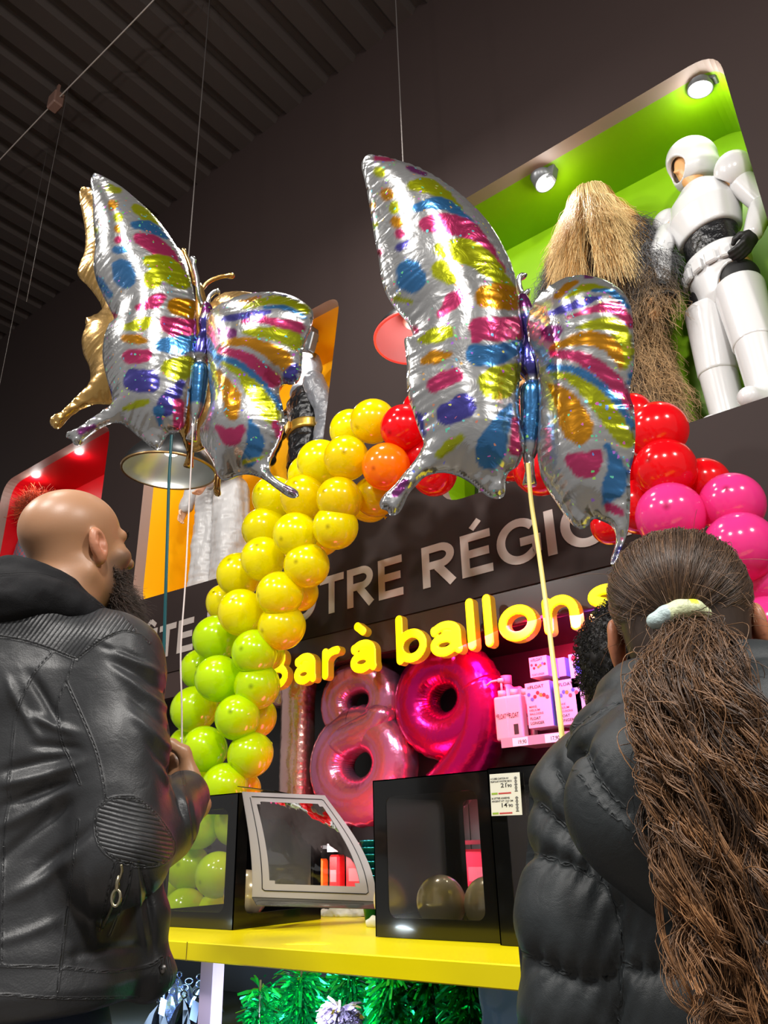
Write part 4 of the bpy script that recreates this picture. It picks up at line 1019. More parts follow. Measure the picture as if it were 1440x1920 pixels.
# open flap: curved sheet hinged along the top edge
def flap_pt(s, t):
    x = .012 + (.050 + .125 * s) * np.sin(t * np.pi / 2) ** 1.15; z = -(.232 + .026 * s) * (1 - np.cos(t * np.pi / 2) * (1 - t)) * (.25 * (1 - t) + t) ** .0
    z = -(.232 + .026 * s) * (t ** 1.08)
    return np.stack([-1.54 + x, 1.36 + .30 * s, CZ + .302 + z], -1)
ns, nt_ = 71, 71
S_, T_ = np.meshgrid(np.linspace(0, 1, ns), np.linspace(0, 1, nt_), indexing='ij')
Pf = flap_pt(S_.ravel(), T_.ravel()).reshape(ns, nt_, 3)
inw = (np.abs(S_ - .5) < .385) & (np.abs(T_ - .5) < .40) & ~((np.abs(S_ - .5) > .34) & (np.abs(T_ - .5) > .36))
I = np.arange(ns * nt_).reshape(ns, nt_)
fr, fm = [], []
for i in range(ns - 1):
    for j in range(nt_ - 1):
        q = (I[i, j], I[i + 1, j], I[i + 1, j + 1], I[i, j + 1])
        (fm if inw[i:i + 2, j:j + 2].all() else fr).append(q)
V = Pf.reshape(-1, 3)
V2 = np.concatenate([V, V + np.array([.0016, 0, .0004])])
fl = mesh_obj('open_flap', V2, fr + [tuple(i + len(V) for i in f[::-1]) for f in fr], [M_cardin], bc)
Vf = V + np.array([.0010, 0, 0])[None] + (np.array([1, 0, .2])[None] * (.004 * np.sin(S_.ravel() * 7) * np.sin(T_.ravel() * 9 + S_.ravel() * 5))[:, None])
mesh_obj('window_film', Vf, fm, M_filmw, fl)
for dx, m, nm in ((.0024, M_black, 'crease_line'),):
    ss = np.linspace(.09, .91, 20); tt = np.linspace(.07, .93, 20)
    P = np.concatenate([flap_pt(ss, 0 * ss + .06), flap_pt(0 * tt + .93, tt), flap_pt(ss[::-1], 0 * ss + .945), flap_pt(0 * tt + .07, tt[::-1])]) + np.array([dx, 0, .0006])
    mesh_obj(nm, *tube(P, .0011, 5), m, fl)
a = flap_pt(np.linspace(0, 1, 12), np.ones(12)); lipv = np.concatenate([a, a + np.array([.022, -.004, -.016]), a + np.array([0, 0, -.0015]), a + np.array([.022, -.004, -.0175])])
n = 12; mesh_obj('tuck_flap', lipv, [(k * n + i, k * n + i + 1, l * n + i + 1, l * n + i) for i in range(n - 1) for k, l in ((0, 1), (3, 2), (1, 3), (2, 0))], mat('gloss_card_grey', srgb((110, 108, 100)), .12, .7), fl, smooth=False)
b = MB(); b.box((-1.66, 1.58, CZ + .318), (.15, .11, .002), rotm('Y', 8) @ rotm('X', -6)); mesh_obj('lid_tab', *b.get(), M_card, bc, smooth=False)

# gold chrome balloons in the boxes
M_chr = mat('chrome_gold_latex', srgb((242, 222, 176)), .22, .15, coat=.5)
def small_balloon(at, r, label, proto=[None]):
    if proto[0] is None:
        rt = bpy.data.objects.new('gold_balloon', None); rt.empty_display_size = .02; COL.objects.link(rt); ROOT[rt] = np.zeros(3)
        prof = [(max(math.sin(math.pi * i / 20) * (1 - .08 * max(0, -math.cos(math.pi * i / 20)) ** 2), .001), math.cos(math.pi * i / 20) * (1.02 if i < 10 else 1.14)) for i in range(21)]
        mesh_obj('skin', *lathe(prof, (0, 0, 0), (0, 0, 1), 32), M_chr, rt, local=True)
        mesh_obj('knot', *lathe([(.001, -1.12), (.06, -1.13), (.04, -1.17), (.08, -1.24), (.001, -1.23)], (0, 0, 0), (0, 0, 1), 12), M_chr, rt, local=True)
        o = proto[0] = rt
    else: o = copy_tree(proto[0])
    o.location = [float(v) for v in at]; ROOT[o] = np.array(at); o.scale = (r, r, r); o.rotation_euler = (math.radians(55), 0, math.radians(60 * len(label)))
    tag(o, label, 'balloon', 'gold chrome balloons in the boxes')
for px, y, r, l in ((826, 1.50, .052, 'gold chrome balloon in the middle of the standing black window box'), (914, 1.52, .050, 'gold chrome balloon at the right inside the standing black window box'),
                    (738, 1.58, .048, 'gold chrome balloon in the rear left corner of the standing black window box')):
    p = onY(px, 1668, y); small_balloon((p[0], y, CZ + .006 + r), r, l)
small_balloon((-1.655, 1.50, CZ + .012 + .056), .056, 'gold chrome balloon inside the window box with the open flap')
small_balloon((-.70, 1.50, CZ + .012 + .05), .050, 'gold chrome balloon in the window box behind the girl\'s sleeve')
# price card on the boxes
cd = thing('price_card', 'white price card with two prices 21,90 and 14,90 on the black window boxes', 'price card', onY(950, 1488, 1.345), None)
o = onY(918, 1452, 1.345); e1 = onY(973, 1448, 1.345) - o; e2 = onY(922, 1530, 1.345) - o
u = e1 / np.linalg.norm(e1); v = -e2 / np.linalg.norm(e2); w = np.array([0, -1., 0]); Wc, Hc = np.linalg.norm(e1) * 1.02, np.linalg.norm(e2) * 1.0
bl = o + e2
V = place2d(np.array([[0, 0, -.0004], [Wc, 0, -.0004], [Wc, Hc, -.0004], [0, Hc, -.0004], [0, 0, .0004], [Wc, 0, .0004], [Wc, Hc, .0004], [0, Hc, .0004]]), bl, u, v, w)
mesh_obj('card', V, [(0, 1, 2, 3), (4, 5, 6, 7), (0, 1, 5, 4), (1, 2, 6, 5), (2, 3, 7, 6), (3, 0, 4, 7)], mat('card_white', srgb((232, 230, 216)), .5), cd, smooth=False)
M_ink = mat('black_ink', srgb((30, 28, 28)), .6); M_rink = mat('red_ink', srgb((196, 70, 70)), .6); M_gink = mat('green_ink', srgb((150, 180, 60)), .6)
def tx(s, x, y, h, wd, m, parent, bl=bl, u=u, v=v, w=w, k=(Wc, Hc), nm='print', z=.0006):
    V, F = text_on(s, bl + u * (x * k[0]) + v * (y * k[1]) + w * z, u, v, w, h * k[1], wd * k[0] if wd else None, .008, .0002)
    if len(V): mesh_obj(nm, V, F, m, parent, smooth=False)
for y0, lines, pr, sm in ((.50, ('4 CUBES CARTON AV', 'FILM PLAST P/VOTRE DECO'), '21', '90'), (.03, ('26 LETTRES ADHESIVES', 'ARGENT HT 13,5 CM'), '14', '90')):
    tx(lines[0], .03, y0 + .36, .042, .60, M_ink, cd); tx(lines[1], .03, y0 + .29, .042, .70, M_ink, cd)
    tx(pr, .36, y0 + .165, .10, .18, M_ink, cd); tx("'", .55, y0 + .20, .07, .02, M_ink, cd); tx(sm, .58, y0 + .165, .065, .14, M_ink, cd)
    b = MB()
    for q in range(14): b.box(bl + u * Wc * .86 + v * Hc * (y0 + .06 + .026 * q) + w * .0006, (Wc * .10 * (.6 if q % 3 else 1), .0003, Hc * (.010 if q % 2 else .016)))
    mesh_obj('barcode', *b.get(), M_ink, cd, smooth=False)
    b = MB(); b.box(bl + u * Wc * .14 + v * Hc * (y0 + .025) + w * .0006, (Wc * .2, .0003, Hc * .045)); mesh_obj('colour_strip', *b.get(), M_gink, cd, smooth=False)
    b = MB(); b.box(bl + u * Wc * .48 + v * Hc * (y0 + .025) + w * .0006, (Wc * .42, .0003, Hc * .035)); mesh_obj('red_strip', *b.get(), M_rink, cd, smooth=False)
# crumpled white plastic and cups on the counter
c0 = onZ(640, 1718, CZ)
def crump(P): return smin(smin(sd_ell(P, c0 + [0, 0, .006], (.055, .03, .018)), sd_ell(P, c0 + [.03, .02, .012], (.04, .022, .017)), .02), sd_ell(P, c0 + [-.05, -.01, .003], (.025, .02, .012)), .02) + .006 * vnoise(P, 60, 3) + .003 * vnoise(P, 140, 5)
V, F = sdf_mesh(crump, c0 - [.1, .08, .005], c0 + [.1, .08, .06], .003); V[:, 2] = np.maximum(V[:, 2], CZ + .0005)
tag(mesh_obj('plastic_wrap', V, F, mat('white_plastic_wrap', srgb((232, 230, 214)), .35, trans=.3)), 'crumpled white plastic wrap lying on the yellow counter between the boxes', 'plastic wrap')
c0 = onZ(703, 1738, CZ)
V, F = sdf_mesh(lambda P: sd_ell(P, c0 + [0, 0, .008], (.022, .02, .016)) + .005 * vnoise(P, 80, 4), c0 - [.05, .05, .005], c0 + [.05, .05, .05], .003); V[:, 2] = np.maximum(V[:, 2], CZ + .0005)
tag(mesh_obj('plastic_wrap', V, F, MATS['white_plastic_wrap']), 'small crumpled bit of white plastic wrap touching the standing black box', 'plastic wrap')
p = onZ(700, 1722, CZ); tt = thing('cup_stack', 'stack of shiny teal cups standing on the counter behind the boxes', 'cups', (-1.395, 1.70, CZ))
M_teal = mat('teal_foil', srgb((40, 150, 160)), .2, .7)
for k in range(9): mesh_obj('cup', *lathe([(.001, .001), (.022, .0), (.030, .05), (.033, .05), (.033, .053), (.028, .053), (.021, .003)], (-1.395, 1.70, CZ + .0165 * k), (0, 0, 1), 24), M_teal, tt)
def bottlelike(name, label, cat, at, prof, m, grp=None): return tag(mesh_obj(name, *lathe(prof, at, (0, 0, 1), 24), m), label, cat, grp)
bottlelike('tumbler', 'clear ribbed plastic tumbler seen through the standing black window box', 'cup', (-1.235, 1.724, CZ), [(.001, .002), (.026, .001), (.028, .03), (.025, .034), (.030, .1), (.028, .1), (.023, .03), (.001, .01)], clear_film('tumbler_clear', (.9, .9, .92, 1), .2, .05))

# ---- goods hanging and standing under the counter
M_star = [mat('blue_silver_foil', srgb((150, 170, 226)), .22, .85, bump=(90, .35, .004)), mat('black_foil', srgb((14, 14, 18)), .15, .6)]
M_tag = mat('pale_blue_tag', srgb((150, 176, 232)), .5)
def star_weight(m):
    rt = bpy.data.objects.new('balloon_weight', None); rt.empty_display_size = .02; COL.objects.link(rt); ROOT[rt] = np.zeros(3)
    V, F = [], []
    for k in range(10):
        a = math.pi * k / 5; r = .034 if k % 2 == 0 else .016; V.append((r * math.cos(a), r * math.sin(a), 0 if k % 2 == 0 else .012))
    for k in range(10):
        a = math.pi * k / 5; r = .017 if k % 2 == 0 else .010; V.append((r * math.cos(a), r * math.sin(a), .055))
    V += [(0, 0, .085), (0, 0, .002)]
    for k in range(10):
        j = (k + 1) % 10; F += [(k, j, j + 10), (k, j + 10, k + 10), (k + 10, j + 10, 20), (j, k, 21)]
    mesh_obj('star_body', V, F, m, rt, smooth=False, local=True)
    a = np.linspace(0, 2 * np.pi, 19); mesh_obj('ring', *tube(np.stack([.009 * np.cos(a), 0 * a, .094 + .010 * np.sin(a)], 1), .0022, 6), m, rt, local=True)
    return rt
wp = [star_weight(m) for m in M_star]; wn = [0, 0]
WL = [(337, 1822, 1.52, 0), (355, 1834, 1.46, 0), (375, 1826, 1.52, 0), (396, 1836, 1.46, 0), (333, 1835, 1.46, 0), (347, 1846, 1.38, 0), (376, 1838, 1.40, 0), (323, 1852, 1.33, 0), (308, 1862, 1.30, 0),
      (345, 1858, 1.30, 1), (371, 1853, 1.32, 1), (394, 1849, 1.34, 1), (388, 1864, 1.27, 1), (298, 1872, 1.27, 1)]
names_ = ['pale blue foil star balloon weight, {} along the shelf under the counter', 'black foil star balloon weight, {} along the shelf under the counter']
order = sorted(range(len(WL)), key=lambda i: onY(*WL[i][:2], WL[i][2])[0]); rank = [0, 0]
shelf_z = .791
for i in order:
    px, py, y, c = WL[i]; p = onY(px, py, y)
    o = wp[c] if rank[c] == 0 else copy_tree(wp[c])
    s = max((p[2] - shelf_z) / .104, .5)
    o.location = (float(p[0]), y, shelf_z); ROOT[o] = np.array(o.location); o.scale = (1.05, 1.05, s); o.rotation_euler = (0, 0, i * .7)
    tag(o, names_[c].format(['first from left', 'second', 'third', 'fourth', 'fifth', 'sixth', 'seventh', 'eighth', 'last'][rank[c]]), 'balloon weight', 'star balloon weights'); rank[c] += 1
p = onY(365, 1896, 1.225); b = MB(); b.box(p, (.024, .001, .036), rotm('Y', 12)); tag(mesh_obj('price_tag', *b.get(), M_tag, smooth=False), 'pale blue price tag in front of the black star balloon weights', 'price tag')
b = MB(); b.box(onY(305, 1888, 1.21), (.02, .001, .03), rotm('Y', 10)); tag(mesh_obj('price_tag', *b.get(), M_tag, smooth=False), 'pale blue price tag at the left beside the jacket hem', 'price tag')
def tinsel(name, label, cat, top, L, R, m, n, grp, wdt=.006, r0=.008, seed=1):
    r = np.random.default_rng(seed); V = []; F = []
    for k in range(n):
        t = r.random(); a = r.random() * 2 * np.pi; rad = R * (.6 + .4 * r.random())
        c = np.array(top) - [0, 0, L * t]; d = np.array([np.cos(a), np.sin(a), r.normal(0, .35)]); d /= np.linalg.norm(d)
        s = np.cross(d, r.normal(size=3)); s /= np.linalg.norm(s); s *= wdt * (.5 + .6 * r.random()); bend = np.array([0, 0, -1]) * rad * r.random() * .35
        p0, p1, p2 = c + d * r0 * .4, c + d * rad * .6, c + d * rad + bend
        k0 = len(V); V += [p0 - s * .5, p0 + s * .5, p1 + s, p1 - s, p2 + s * .7, p2 - s * .7]; F += [(k0, k0 + 1, k0 + 2, k0 + 3), (k0 + 3, k0 + 2, k0 + 4, k0 + 5)]
    o = thing(name, label, cat, np.array(top) - [0, 0, L], grp)
    mesh_obj('fringe', V, F, m, o, smooth=False); mesh_obj('core', *tube([np.array(top) + [0, 0, .012], np.array(top) - [0, 0, L]], .0025, 6), M_steel, o)
    return o
M_tin = mat('green_tinsel', srgb((20, 186, 104)), .18, .9); M_pom = mat('silver_tinsel', srgb((160, 148, 172)), .2, .9)
for k, (px, y, lab) in enumerate(((488, 1.27, 'short green tinsel bunch hanging beside the lilac upright'), (565, 1.36, 'green tinsel garland hanging left behind the silver pompom'), (655, 1.42, 'green tinsel garland hanging right behind the silver pompom'),
                                  (735, 1.36, 'green tinsel garland hanging right of the silver pompom'), (812, 1.40, 'green tinsel garland hanging under the standing window box'), (880, 1.36, 'green tinsel garland hanging left of the pale blue bag'), (930, 1.42, 'green tinsel garland mostly hidden behind the pale blue bag'))):
    p = onY(px, 1852, y); q = onY(px, 1826 if k else 1850, y)
    tinsel('tinsel_garland', lab, 'garland', (p[0], y, min(q[2], .955)), .30 if k else .20, .068 if k else .052, M_tin, 1150 if k else 600, 'green tinsel garlands', .0042, seed=k + 3)
p = onY(637, 1902, 1.22); tinsel('tinsel_pompom', 'silvery lilac tinsel pompom hanging in front of the green garlands', 'pompom', (p[0], 1.22, p[2] + .01), .03, .045, M_pom, 420, None, wdt=.0035, seed=77)
p = onY(955, 1905, 1.24)
V, F = sdf_mesh(lambda P: sd_box(P, p, (.05, .012, .055), .011) + .004 * vnoise(P, 40, 8), p - .08, p + .08, .004)
bg_ = thing('goods_bag', 'pale blue clear bag hanging at the right beside the padded sleeve', 'bag', p - np.array([0, 0, .055])); mesh_obj('bag', V, F, mat('blue_bag', srgb((156, 200, 244)), .12, trans=.5, coat=.5), bg_)
b = MB(); b.box(p + np.array([0, 0, .052]), (.06, .002, .024)); mesh_obj('header_card', *b.get(), M_tag, bg_, smooth=False)

# ================================================================== SHELF OF THE BALLOON BAR
SHZ = 1.625
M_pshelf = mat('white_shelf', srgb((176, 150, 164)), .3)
sh = thing('wall_shelf', 'thin shelf lit pink holding the white bottles and boxes', 'shelf', (-1.4, 3.66, SHZ - .02))
b = MB(); b.box((-1.0, 3.66, SHZ - .008), (2.02, .34, .014), None, .002); mesh_obj('board', *b.get(), M_pshelf, sh, smooth=False)
b = MB(); b.box((-1.0, 3.483, SHZ - .016), (2.02, .010, .044)); mesh_obj('price_rail', *b.get(), M_pshelf, sh, smooth=False)
for px, s in ((975, '19,90'), (1037, '17,90')):
    p = onY(px, 1383, 3.476); b = MB(); b.box((p[0], 3.475, SHZ - .018), (.085, .002, .040)); o = mesh_obj('shelf_label', *b.get(), mat('label_white', srgb((240, 225, 235)), .5), sh, smooth=False)
    V, F = text_on(s, (p[0] - .01, 3.4735, SHZ - .028), (1, 0, 0), (0, 0, 1), (0, -1, 0), .018, .045, .006, .0004); mesh_obj('print', V, F, M_ink, o, smooth=False)
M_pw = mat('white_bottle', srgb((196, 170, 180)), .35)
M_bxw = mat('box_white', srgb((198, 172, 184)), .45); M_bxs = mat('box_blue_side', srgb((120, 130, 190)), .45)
HS = 1.0
def fl_box(label, px0, pyb, px1, pyt, y, dep_, lines, grp='balloon treatment cartons', side=M_bxs):
    a = onY(px0, pyb, y); c = onY(px1, pyt, y); x0, x1 = a[0], c[0]; z0, z1 = (SHZ if pyb is None else a[2]), c[2]
    t = thing('product_carton', label, 'carton', ((x0 + x1) / 2, y + dep_ / 2, z0), grp)
    V, F = rbox((x1 - x0, dep_, z1 - z0)); V = V + np.array([(x0 + x1) / 2, y + dep_ / 2, (z0 + z1) / 2])
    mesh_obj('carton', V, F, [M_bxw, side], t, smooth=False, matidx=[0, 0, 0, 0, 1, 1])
    W_, H_ = x1 - x0, z1 - z0; bl_ = np.array([x0, y - .0008, z0])
    kw = dict(bl=bl_, u=np.array([1., 0, 0]), v=np.array([0, 0, 1.]), w=np.array([0, -1., 0]), k=(W_, H_))
    for s, x, yy, h, wd, m in lines: tx(s, x, yy, h, wd, m, t, **kw)
    return t, bl_, W_, H_
def dots(t, bl_, W_, H_, y0, y1, n, seed):
    r = random.Random(seed); cols = [M_rink, mat('orange_ink', srgb((240, 130, 40)), .5), mat('red2_ink', srgb((220, 20, 40)), .5), mat('blue_ink', srgb((70, 90, 170)), .5)]
    for k in range(n):
        x = (k + .5) / n * .86 + .07; y = r.uniform(y0, y1); R = W_ * .07
        V, F = lathe([(.0001, .0006), (R, .0004), (R, 0)], bl_ + np.array([x * W_, -.0002 - .00003 * k, y * H_]), (0, -1, 0), 16)
        mesh_obj('printed_balloon', V, F, cols[r.randrange(4)], t, smooth=False)
hl = [('HI', .10, .86, .065, .10, M_rink), ('FLOAT', .22, .86, .072, .55, M_ink), ('MAKE', .10, .44, .045, .30, M_rink), ('HELIUM', .10, .36, .045, .42, M_rink), ('BALLOONS', .10, .28, .045, .55, M_rink), ('FLOAT', .10, .17, .06, .42, M_ink), ('LONGER', .10, .07, .06, .55, M_ink)]
for i, (lab, x0, yb, x1, yt, ln, dd) in enumerate([('tall white carton with red printed balloons standing beside the white bottles', 992, 1366, 1029, 1275, hl, 1), ('tall white carton standing just right of the pale yellow ribbon', 1046, 1361, 1084, 1270, hl, 1),
        ('small white carton lying on top of the tall one by the bottles', 995, 1271, 1024, 1228, [('HI', .10, .78, .12, .10, M_rink), ('FLOAT', .24, .78, .14, .52, M_ink), ('FLOAT LONGER', .10, .06, .10, .7, M_ink)], 0)]):
    y = 3.50
    t, bl_, W_, H_ = fl_box(lab, x0, yb, x1, yt, y, .12 if dd else .12, ln)
    dots(t, bl_, W_, H_, .62 if dd else .42, .76 if dd else .62, 7, i)
t, bl_, W_, H_ = fl_box('lilac carton with a big blue round balloon picture, next to the boy\'s hair', 1073, 1290, 1108, 1220, 3.50, .10, [('24 PIECES', .12, .22, .04, .5, M_ink), ('LATEX BALLOONS', .12, .12, .04, .7, M_ink)], None)
V, F = lathe([(.0001, .0008), (W_ * .36, .0006), (W_ * .36, 0)], bl_ + np.array([W_ * .60, -.0004, H_ * .55]), (0, -1, 0), 28); mesh_obj('printed_balloon', V, F, mat('blue_print', srgb((60, 84, 190)), .5), t, smooth=False)
V, F = lathe([(.0001, .0008), (W_ * .12, .0006), (W_ * .12, 0)], bl_ + np.array([W_ * .22, -.0004, H_ * .86]), (0, -1, 0), 20); mesh_obj('printed_dot', V, F, mat('red2_ink', srgb((220, 20, 40)), .5), t, smooth=False)
t, bl_, W_, H_ = fl_box('plain white carton standing under the lilac one', 1086, 1358, 1118, 1292, 3.50, .12, [('FLOAT', .2, .8, .08, .5, M_ink)], None)
t, bl_, W_, H_ = fl_box('grey violet carton lying behind the small white one', 1030, 1272, 1058, 1232, 3.62, .10, [], None)
def jug(label, px, pyb, pyt, y, R, pump, grp='white treatment bottles'):
    a = onY(px, pyb, y); H = onY(px, pyt, y)[2] - SHZ; at = np.array([a[0], y, SHZ]); t = thing('pump_bottle' if pump else 'bottle', label, 'bottle', at, grp)
    def f(P):
        q = P - at; return sd_box(q, (0, 0, H * .5), (R, R * .62, H * .5), .012)
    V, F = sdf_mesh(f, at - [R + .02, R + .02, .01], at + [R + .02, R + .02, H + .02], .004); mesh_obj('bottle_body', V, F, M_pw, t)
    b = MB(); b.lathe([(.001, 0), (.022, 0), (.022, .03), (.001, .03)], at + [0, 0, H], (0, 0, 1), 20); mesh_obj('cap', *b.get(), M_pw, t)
    if pump:
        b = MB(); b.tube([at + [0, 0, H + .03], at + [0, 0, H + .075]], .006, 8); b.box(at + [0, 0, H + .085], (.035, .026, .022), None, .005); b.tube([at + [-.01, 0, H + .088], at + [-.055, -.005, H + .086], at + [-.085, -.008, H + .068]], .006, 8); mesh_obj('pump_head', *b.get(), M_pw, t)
    kw = dict(bl=at + np.array([-R, -R * .62 - .001, 0]), u=np.array([1., 0, 0]), v=np.array([0, 0, 1.]), w=np.array([0, -1., 0]), k=(2 * R, H))
    tx('HI', .12, .52, .09, .14, M_ink, t, **kw); tx('FLOAT', .26, .48, .11, .56, M_ink, t, **kw)
    if not pump:
        b = MB(); b.box(at + [R * .2, -R * .62 - .0008, H * .22], (.026, .0006, .05)); mesh_obj('barcode', *b.get(), M_ink, t, smooth=False)
jug('white pump bottle at the left end of the pink lit shelf', 948, 1374, 1306, 3.53, .042, True)
jug('white capped bottle between the pump bottle and the cartons', 971, 1372, 1303, 3.535, .048, False)
jug('white capped bottle tucked behind the cartons', 992, 1369, 1302, 3.64, .040, False)
at = np.array([onY(958, 1370, 3.72)[0], 3.72, SHZ]); t = thing('jug', 'pinkish plastic jug with a handle behind the pump bottle', 'jug', at, None)
def f(P):
    q = P - at; return smin(smin(sd_box(q, (0, 0, .11), (.06, .05, .11), .03), sd_cap(q, (0, 0, .22), (0, 0, .30), .045, .03), .04), sd_chain(q, np.array([(.02, 0, .29), (.075, 0, .28), (.085, 0, .20), (.05, 0, .15)]), [.014] * 4), .015)
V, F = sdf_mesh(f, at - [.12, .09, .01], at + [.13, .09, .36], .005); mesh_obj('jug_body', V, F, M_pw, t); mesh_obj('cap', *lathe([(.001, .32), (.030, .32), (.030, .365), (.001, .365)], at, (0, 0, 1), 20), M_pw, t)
# ---- low gondola shelf behind the counter with packs and price labels
gs = thing('back_shelf', 'dark low shelf behind the counter with price labels and colourful packs', 'shelf', (-2.6, 3.85, 0))
for z in (.86, 1.175):
    b = MB(); b.box((-2.4, 3.87, z - .012), (5.0, .40, .02)); mesh_obj('board', *b.get(), M_dark, gs, smooth=False)
for x in (-4.9, -3.65, -2.4, -1.15, .1): b = MB(); b.box((x, 4.05, .60), (.04, .04, 1.2)); mesh_obj('upright', *b.get(), M_black, gs, smooth=False)
for k, px in enumerate((545, 590, 625, 660, 782, 845, 975)):
    p = onY(px, 1583, 3.66); b = MB(); b.box((p[0], 3.664, 1.158), (.10, .003, .045)); mesh_obj('shelf_label', *b.get(), mat('label_grey', srgb((200, 190, 190)), .5), gs, smooth=False)
packs = [(535, 'pink pack', (214, 60, 100), .20, .14), (592, 'orange pack', (236, 120, 40), .12, .14), (628, 'red bottle pack', (226, 50, 50), .08, .16), (668, 'red and white pack', (216, 60, 60), .15, .17), (697, 'orange bag', (240, 130, 20), .14, .20),
         (748, 'violet pack', (120, 70, 210), .16, .17), (782, 'purple bottle pack', (130, 84, 216), .12, .14), (830, 'lilac bottle pack', (186, 116, 236), .10, .13), (905, 'pink and red bag', (220, 50, 90), .26, .17), (985, 'pink pack', (224, 70, 110), .2, .18)]
for k, (px, nm, c, w_, h_) in enumerate(packs):
    p = onY(px, 1630, 3.74); at = np.array([p[0], 3.76, .86])
    t = thing('product_pack', ['pink pack seen through the open window flap', 'orange pack seen through the open window flap', 'narrow red pack seen through the open window flap', 'red and white pack seen at the right of the open window flap', 'orange bag seen between the two window boxes', 'violet pack seen at the left through the standing window box', 'dark purple pack seen through the standing window box', 'lilac pack above the middle gold balloon in the standing window box', 'wide pinkish red bag seen at the right through the standing window box', 'pink pack seen through the window box behind the girl'][k], 'pack', at, 'packs on the low back shelf')
    V, F = rbox((w_, .07, h_ + .10), .012); mesh_obj('pack', V + at + [0, 0, (h_ + .10) / 2], F, mat('pack_%d' % k, srgb(c), .3), t, smooth=False)
    b = MB(); b.box(at + [0, -.0355, h_ * .6 + .05], (w_ * .6, .001, h_ * .4)); mesh_obj('label', *b.get(), mat('packlab_%d' % k, srgb([min(255, int(v * .6 + 90)) for v in c]), .4), t, smooth=False)
# lit tassels of small foil parts left of the lime balloons
p = onY(325, 1292, 3.6); t = thing('foil_figure', 'small crinkled orange and red foil item hanging left of the lime balloons', 'foil item', p - np.array([0, 0, .08]))
V, F = sdf_mesh(lambda P: smin(sd_ell(P, p + [-.02, 0, -.01], (.06, .03, .06)), sd_cap(P, p + [0, 0, .03], p + [.06, 0, .10], .03, .022), .03) + .012 * vnoise(P, 30, 2), p - .15, p + .16, .006)
mesh_obj('foil_shell', V, F, mat('fire_foil', srgb((236, 110, 20)), .15, .9), t); mesh_obj('loop', *tube([p + [.06, 0, .11], p + [.065, 0, .2], p + np.array([.065, .1, .3])], .003, 5), M_steel, t)
# ================================================================== FIGURE HELPERS
def W_(V): V = np.asarray(V); return V[:, :1] * RH + V[:, 1:2] * FH + V[:, 2:3] * np.array([0, 0, 1.0])
def facing(az, pitch=0, roll=0):
    """columns: face-forward, face-left, up  in r,f,z"""
    a = math.radians(az); fw = np.array([math.sin(a), math.cos(a), 0]); lf = np.array([-math.cos(a), math.sin(a), 0]); up = np.array([0, 0, 1.0])
    p = math.radians(pitch); fw2 = fw * math.cos(p) + up * math.sin(p); up2 = up * math.cos(p) - fw * math.sin(p)
    q = math.radians(roll); lf2 = lf * math.cos(q) + up2 * math.sin(q); up3 = up2 * math.cos(q) - lf * math.sin(q)
    return np.stack([fw2, lf2, up3], 1)
def head_sdf(s=1.0, ears=True, female=False):
    def f(Q):
        Q = Q / s
        d = sd_ell(Q, (-.012, 0, .050), (.100, .0775, .082))
        A = np.abs(Q[:, 1]); S = np.stack([Q[:, 0], A, Q[:, 2]], 1)
        d = smin(d, sd_ell(Q, (.030, 0, -.025), (.060, .060, .084)), .03)
        d = smin(d, sd_cap(S, (-.018, .050, -.045), (.060, .018, -.092), .021, .018), .025)
        d = smin(d, sd_ell(Q, (.074, 0, -.094), (.020, .024, .018)), .02)
        d = smin(d, sd_cap(S, (.080, .010, .030), (.070, .048, .032), .011, .010), .014)
        d = smin(d, sd_ell(S, (.062, .045, -.012), (.022, .022, .020)), .02)
        d = smax(d, -sd_ell(S, (.094, .032, .012), (.016, .018, .012)), .012)
        d = np.minimum(d, sd_ell(S, (.0735, .032, .011), (.0125, .0125, .0125)))
        d = smin(d, sd_chain(S, np.array([(.088, 0, .026), (.103, 0, .004), (.115, 0, -.014)]), [.008, .009, .012], .01), .010)
        d = smin(d, sd_ell(S, (.104, .012, -.018), (.012, .0085, .009)), .008)
        d = smax(d, -sd_cap(S, (.109, .007, -.026), (.104, .008, -.020), .0035), .004)
        d = smin(d, sd_ell(Q, (.089, 0, -.046), (.011, .026, .0075)), .008)
        d = smin(d, sd_ell(Q, (.088, 0, -.059), (.011, .022, .008)), .008)
        d = smax(d, -sd_ell(Q, (.101, 0, -.0525), (.008, .024, .0022)), .003)
        if ears:
            E = S - np.array([-.010, .076, .004], np.float32); R = rotm('Z', -4) @ rotm('Y', -12)
            e = sd_ell(E, (0, .006, 0), (.019, .010, .033), R)
            e = smax(e, -sd_ell(E, (.004, .017, .001), (.0120, .012, .022), R), .004)
            e = smin(e, sd_ell(E, (.010, .004, -.004), (.006, .006, .009)), .005)
            e = smin(e, sd_ell(E, (.004, .002, -.030), (.009, .006, .009)), .008)
            e = smin(e, sd_chain(E, np.array([(-.004, .010, .012), (-.007, .011, -.002), (-.001, .010, -.016)]), [.003, .0035, .003], .004), .004)
            d = smin(d, e, .007)
        return d * s
    return f
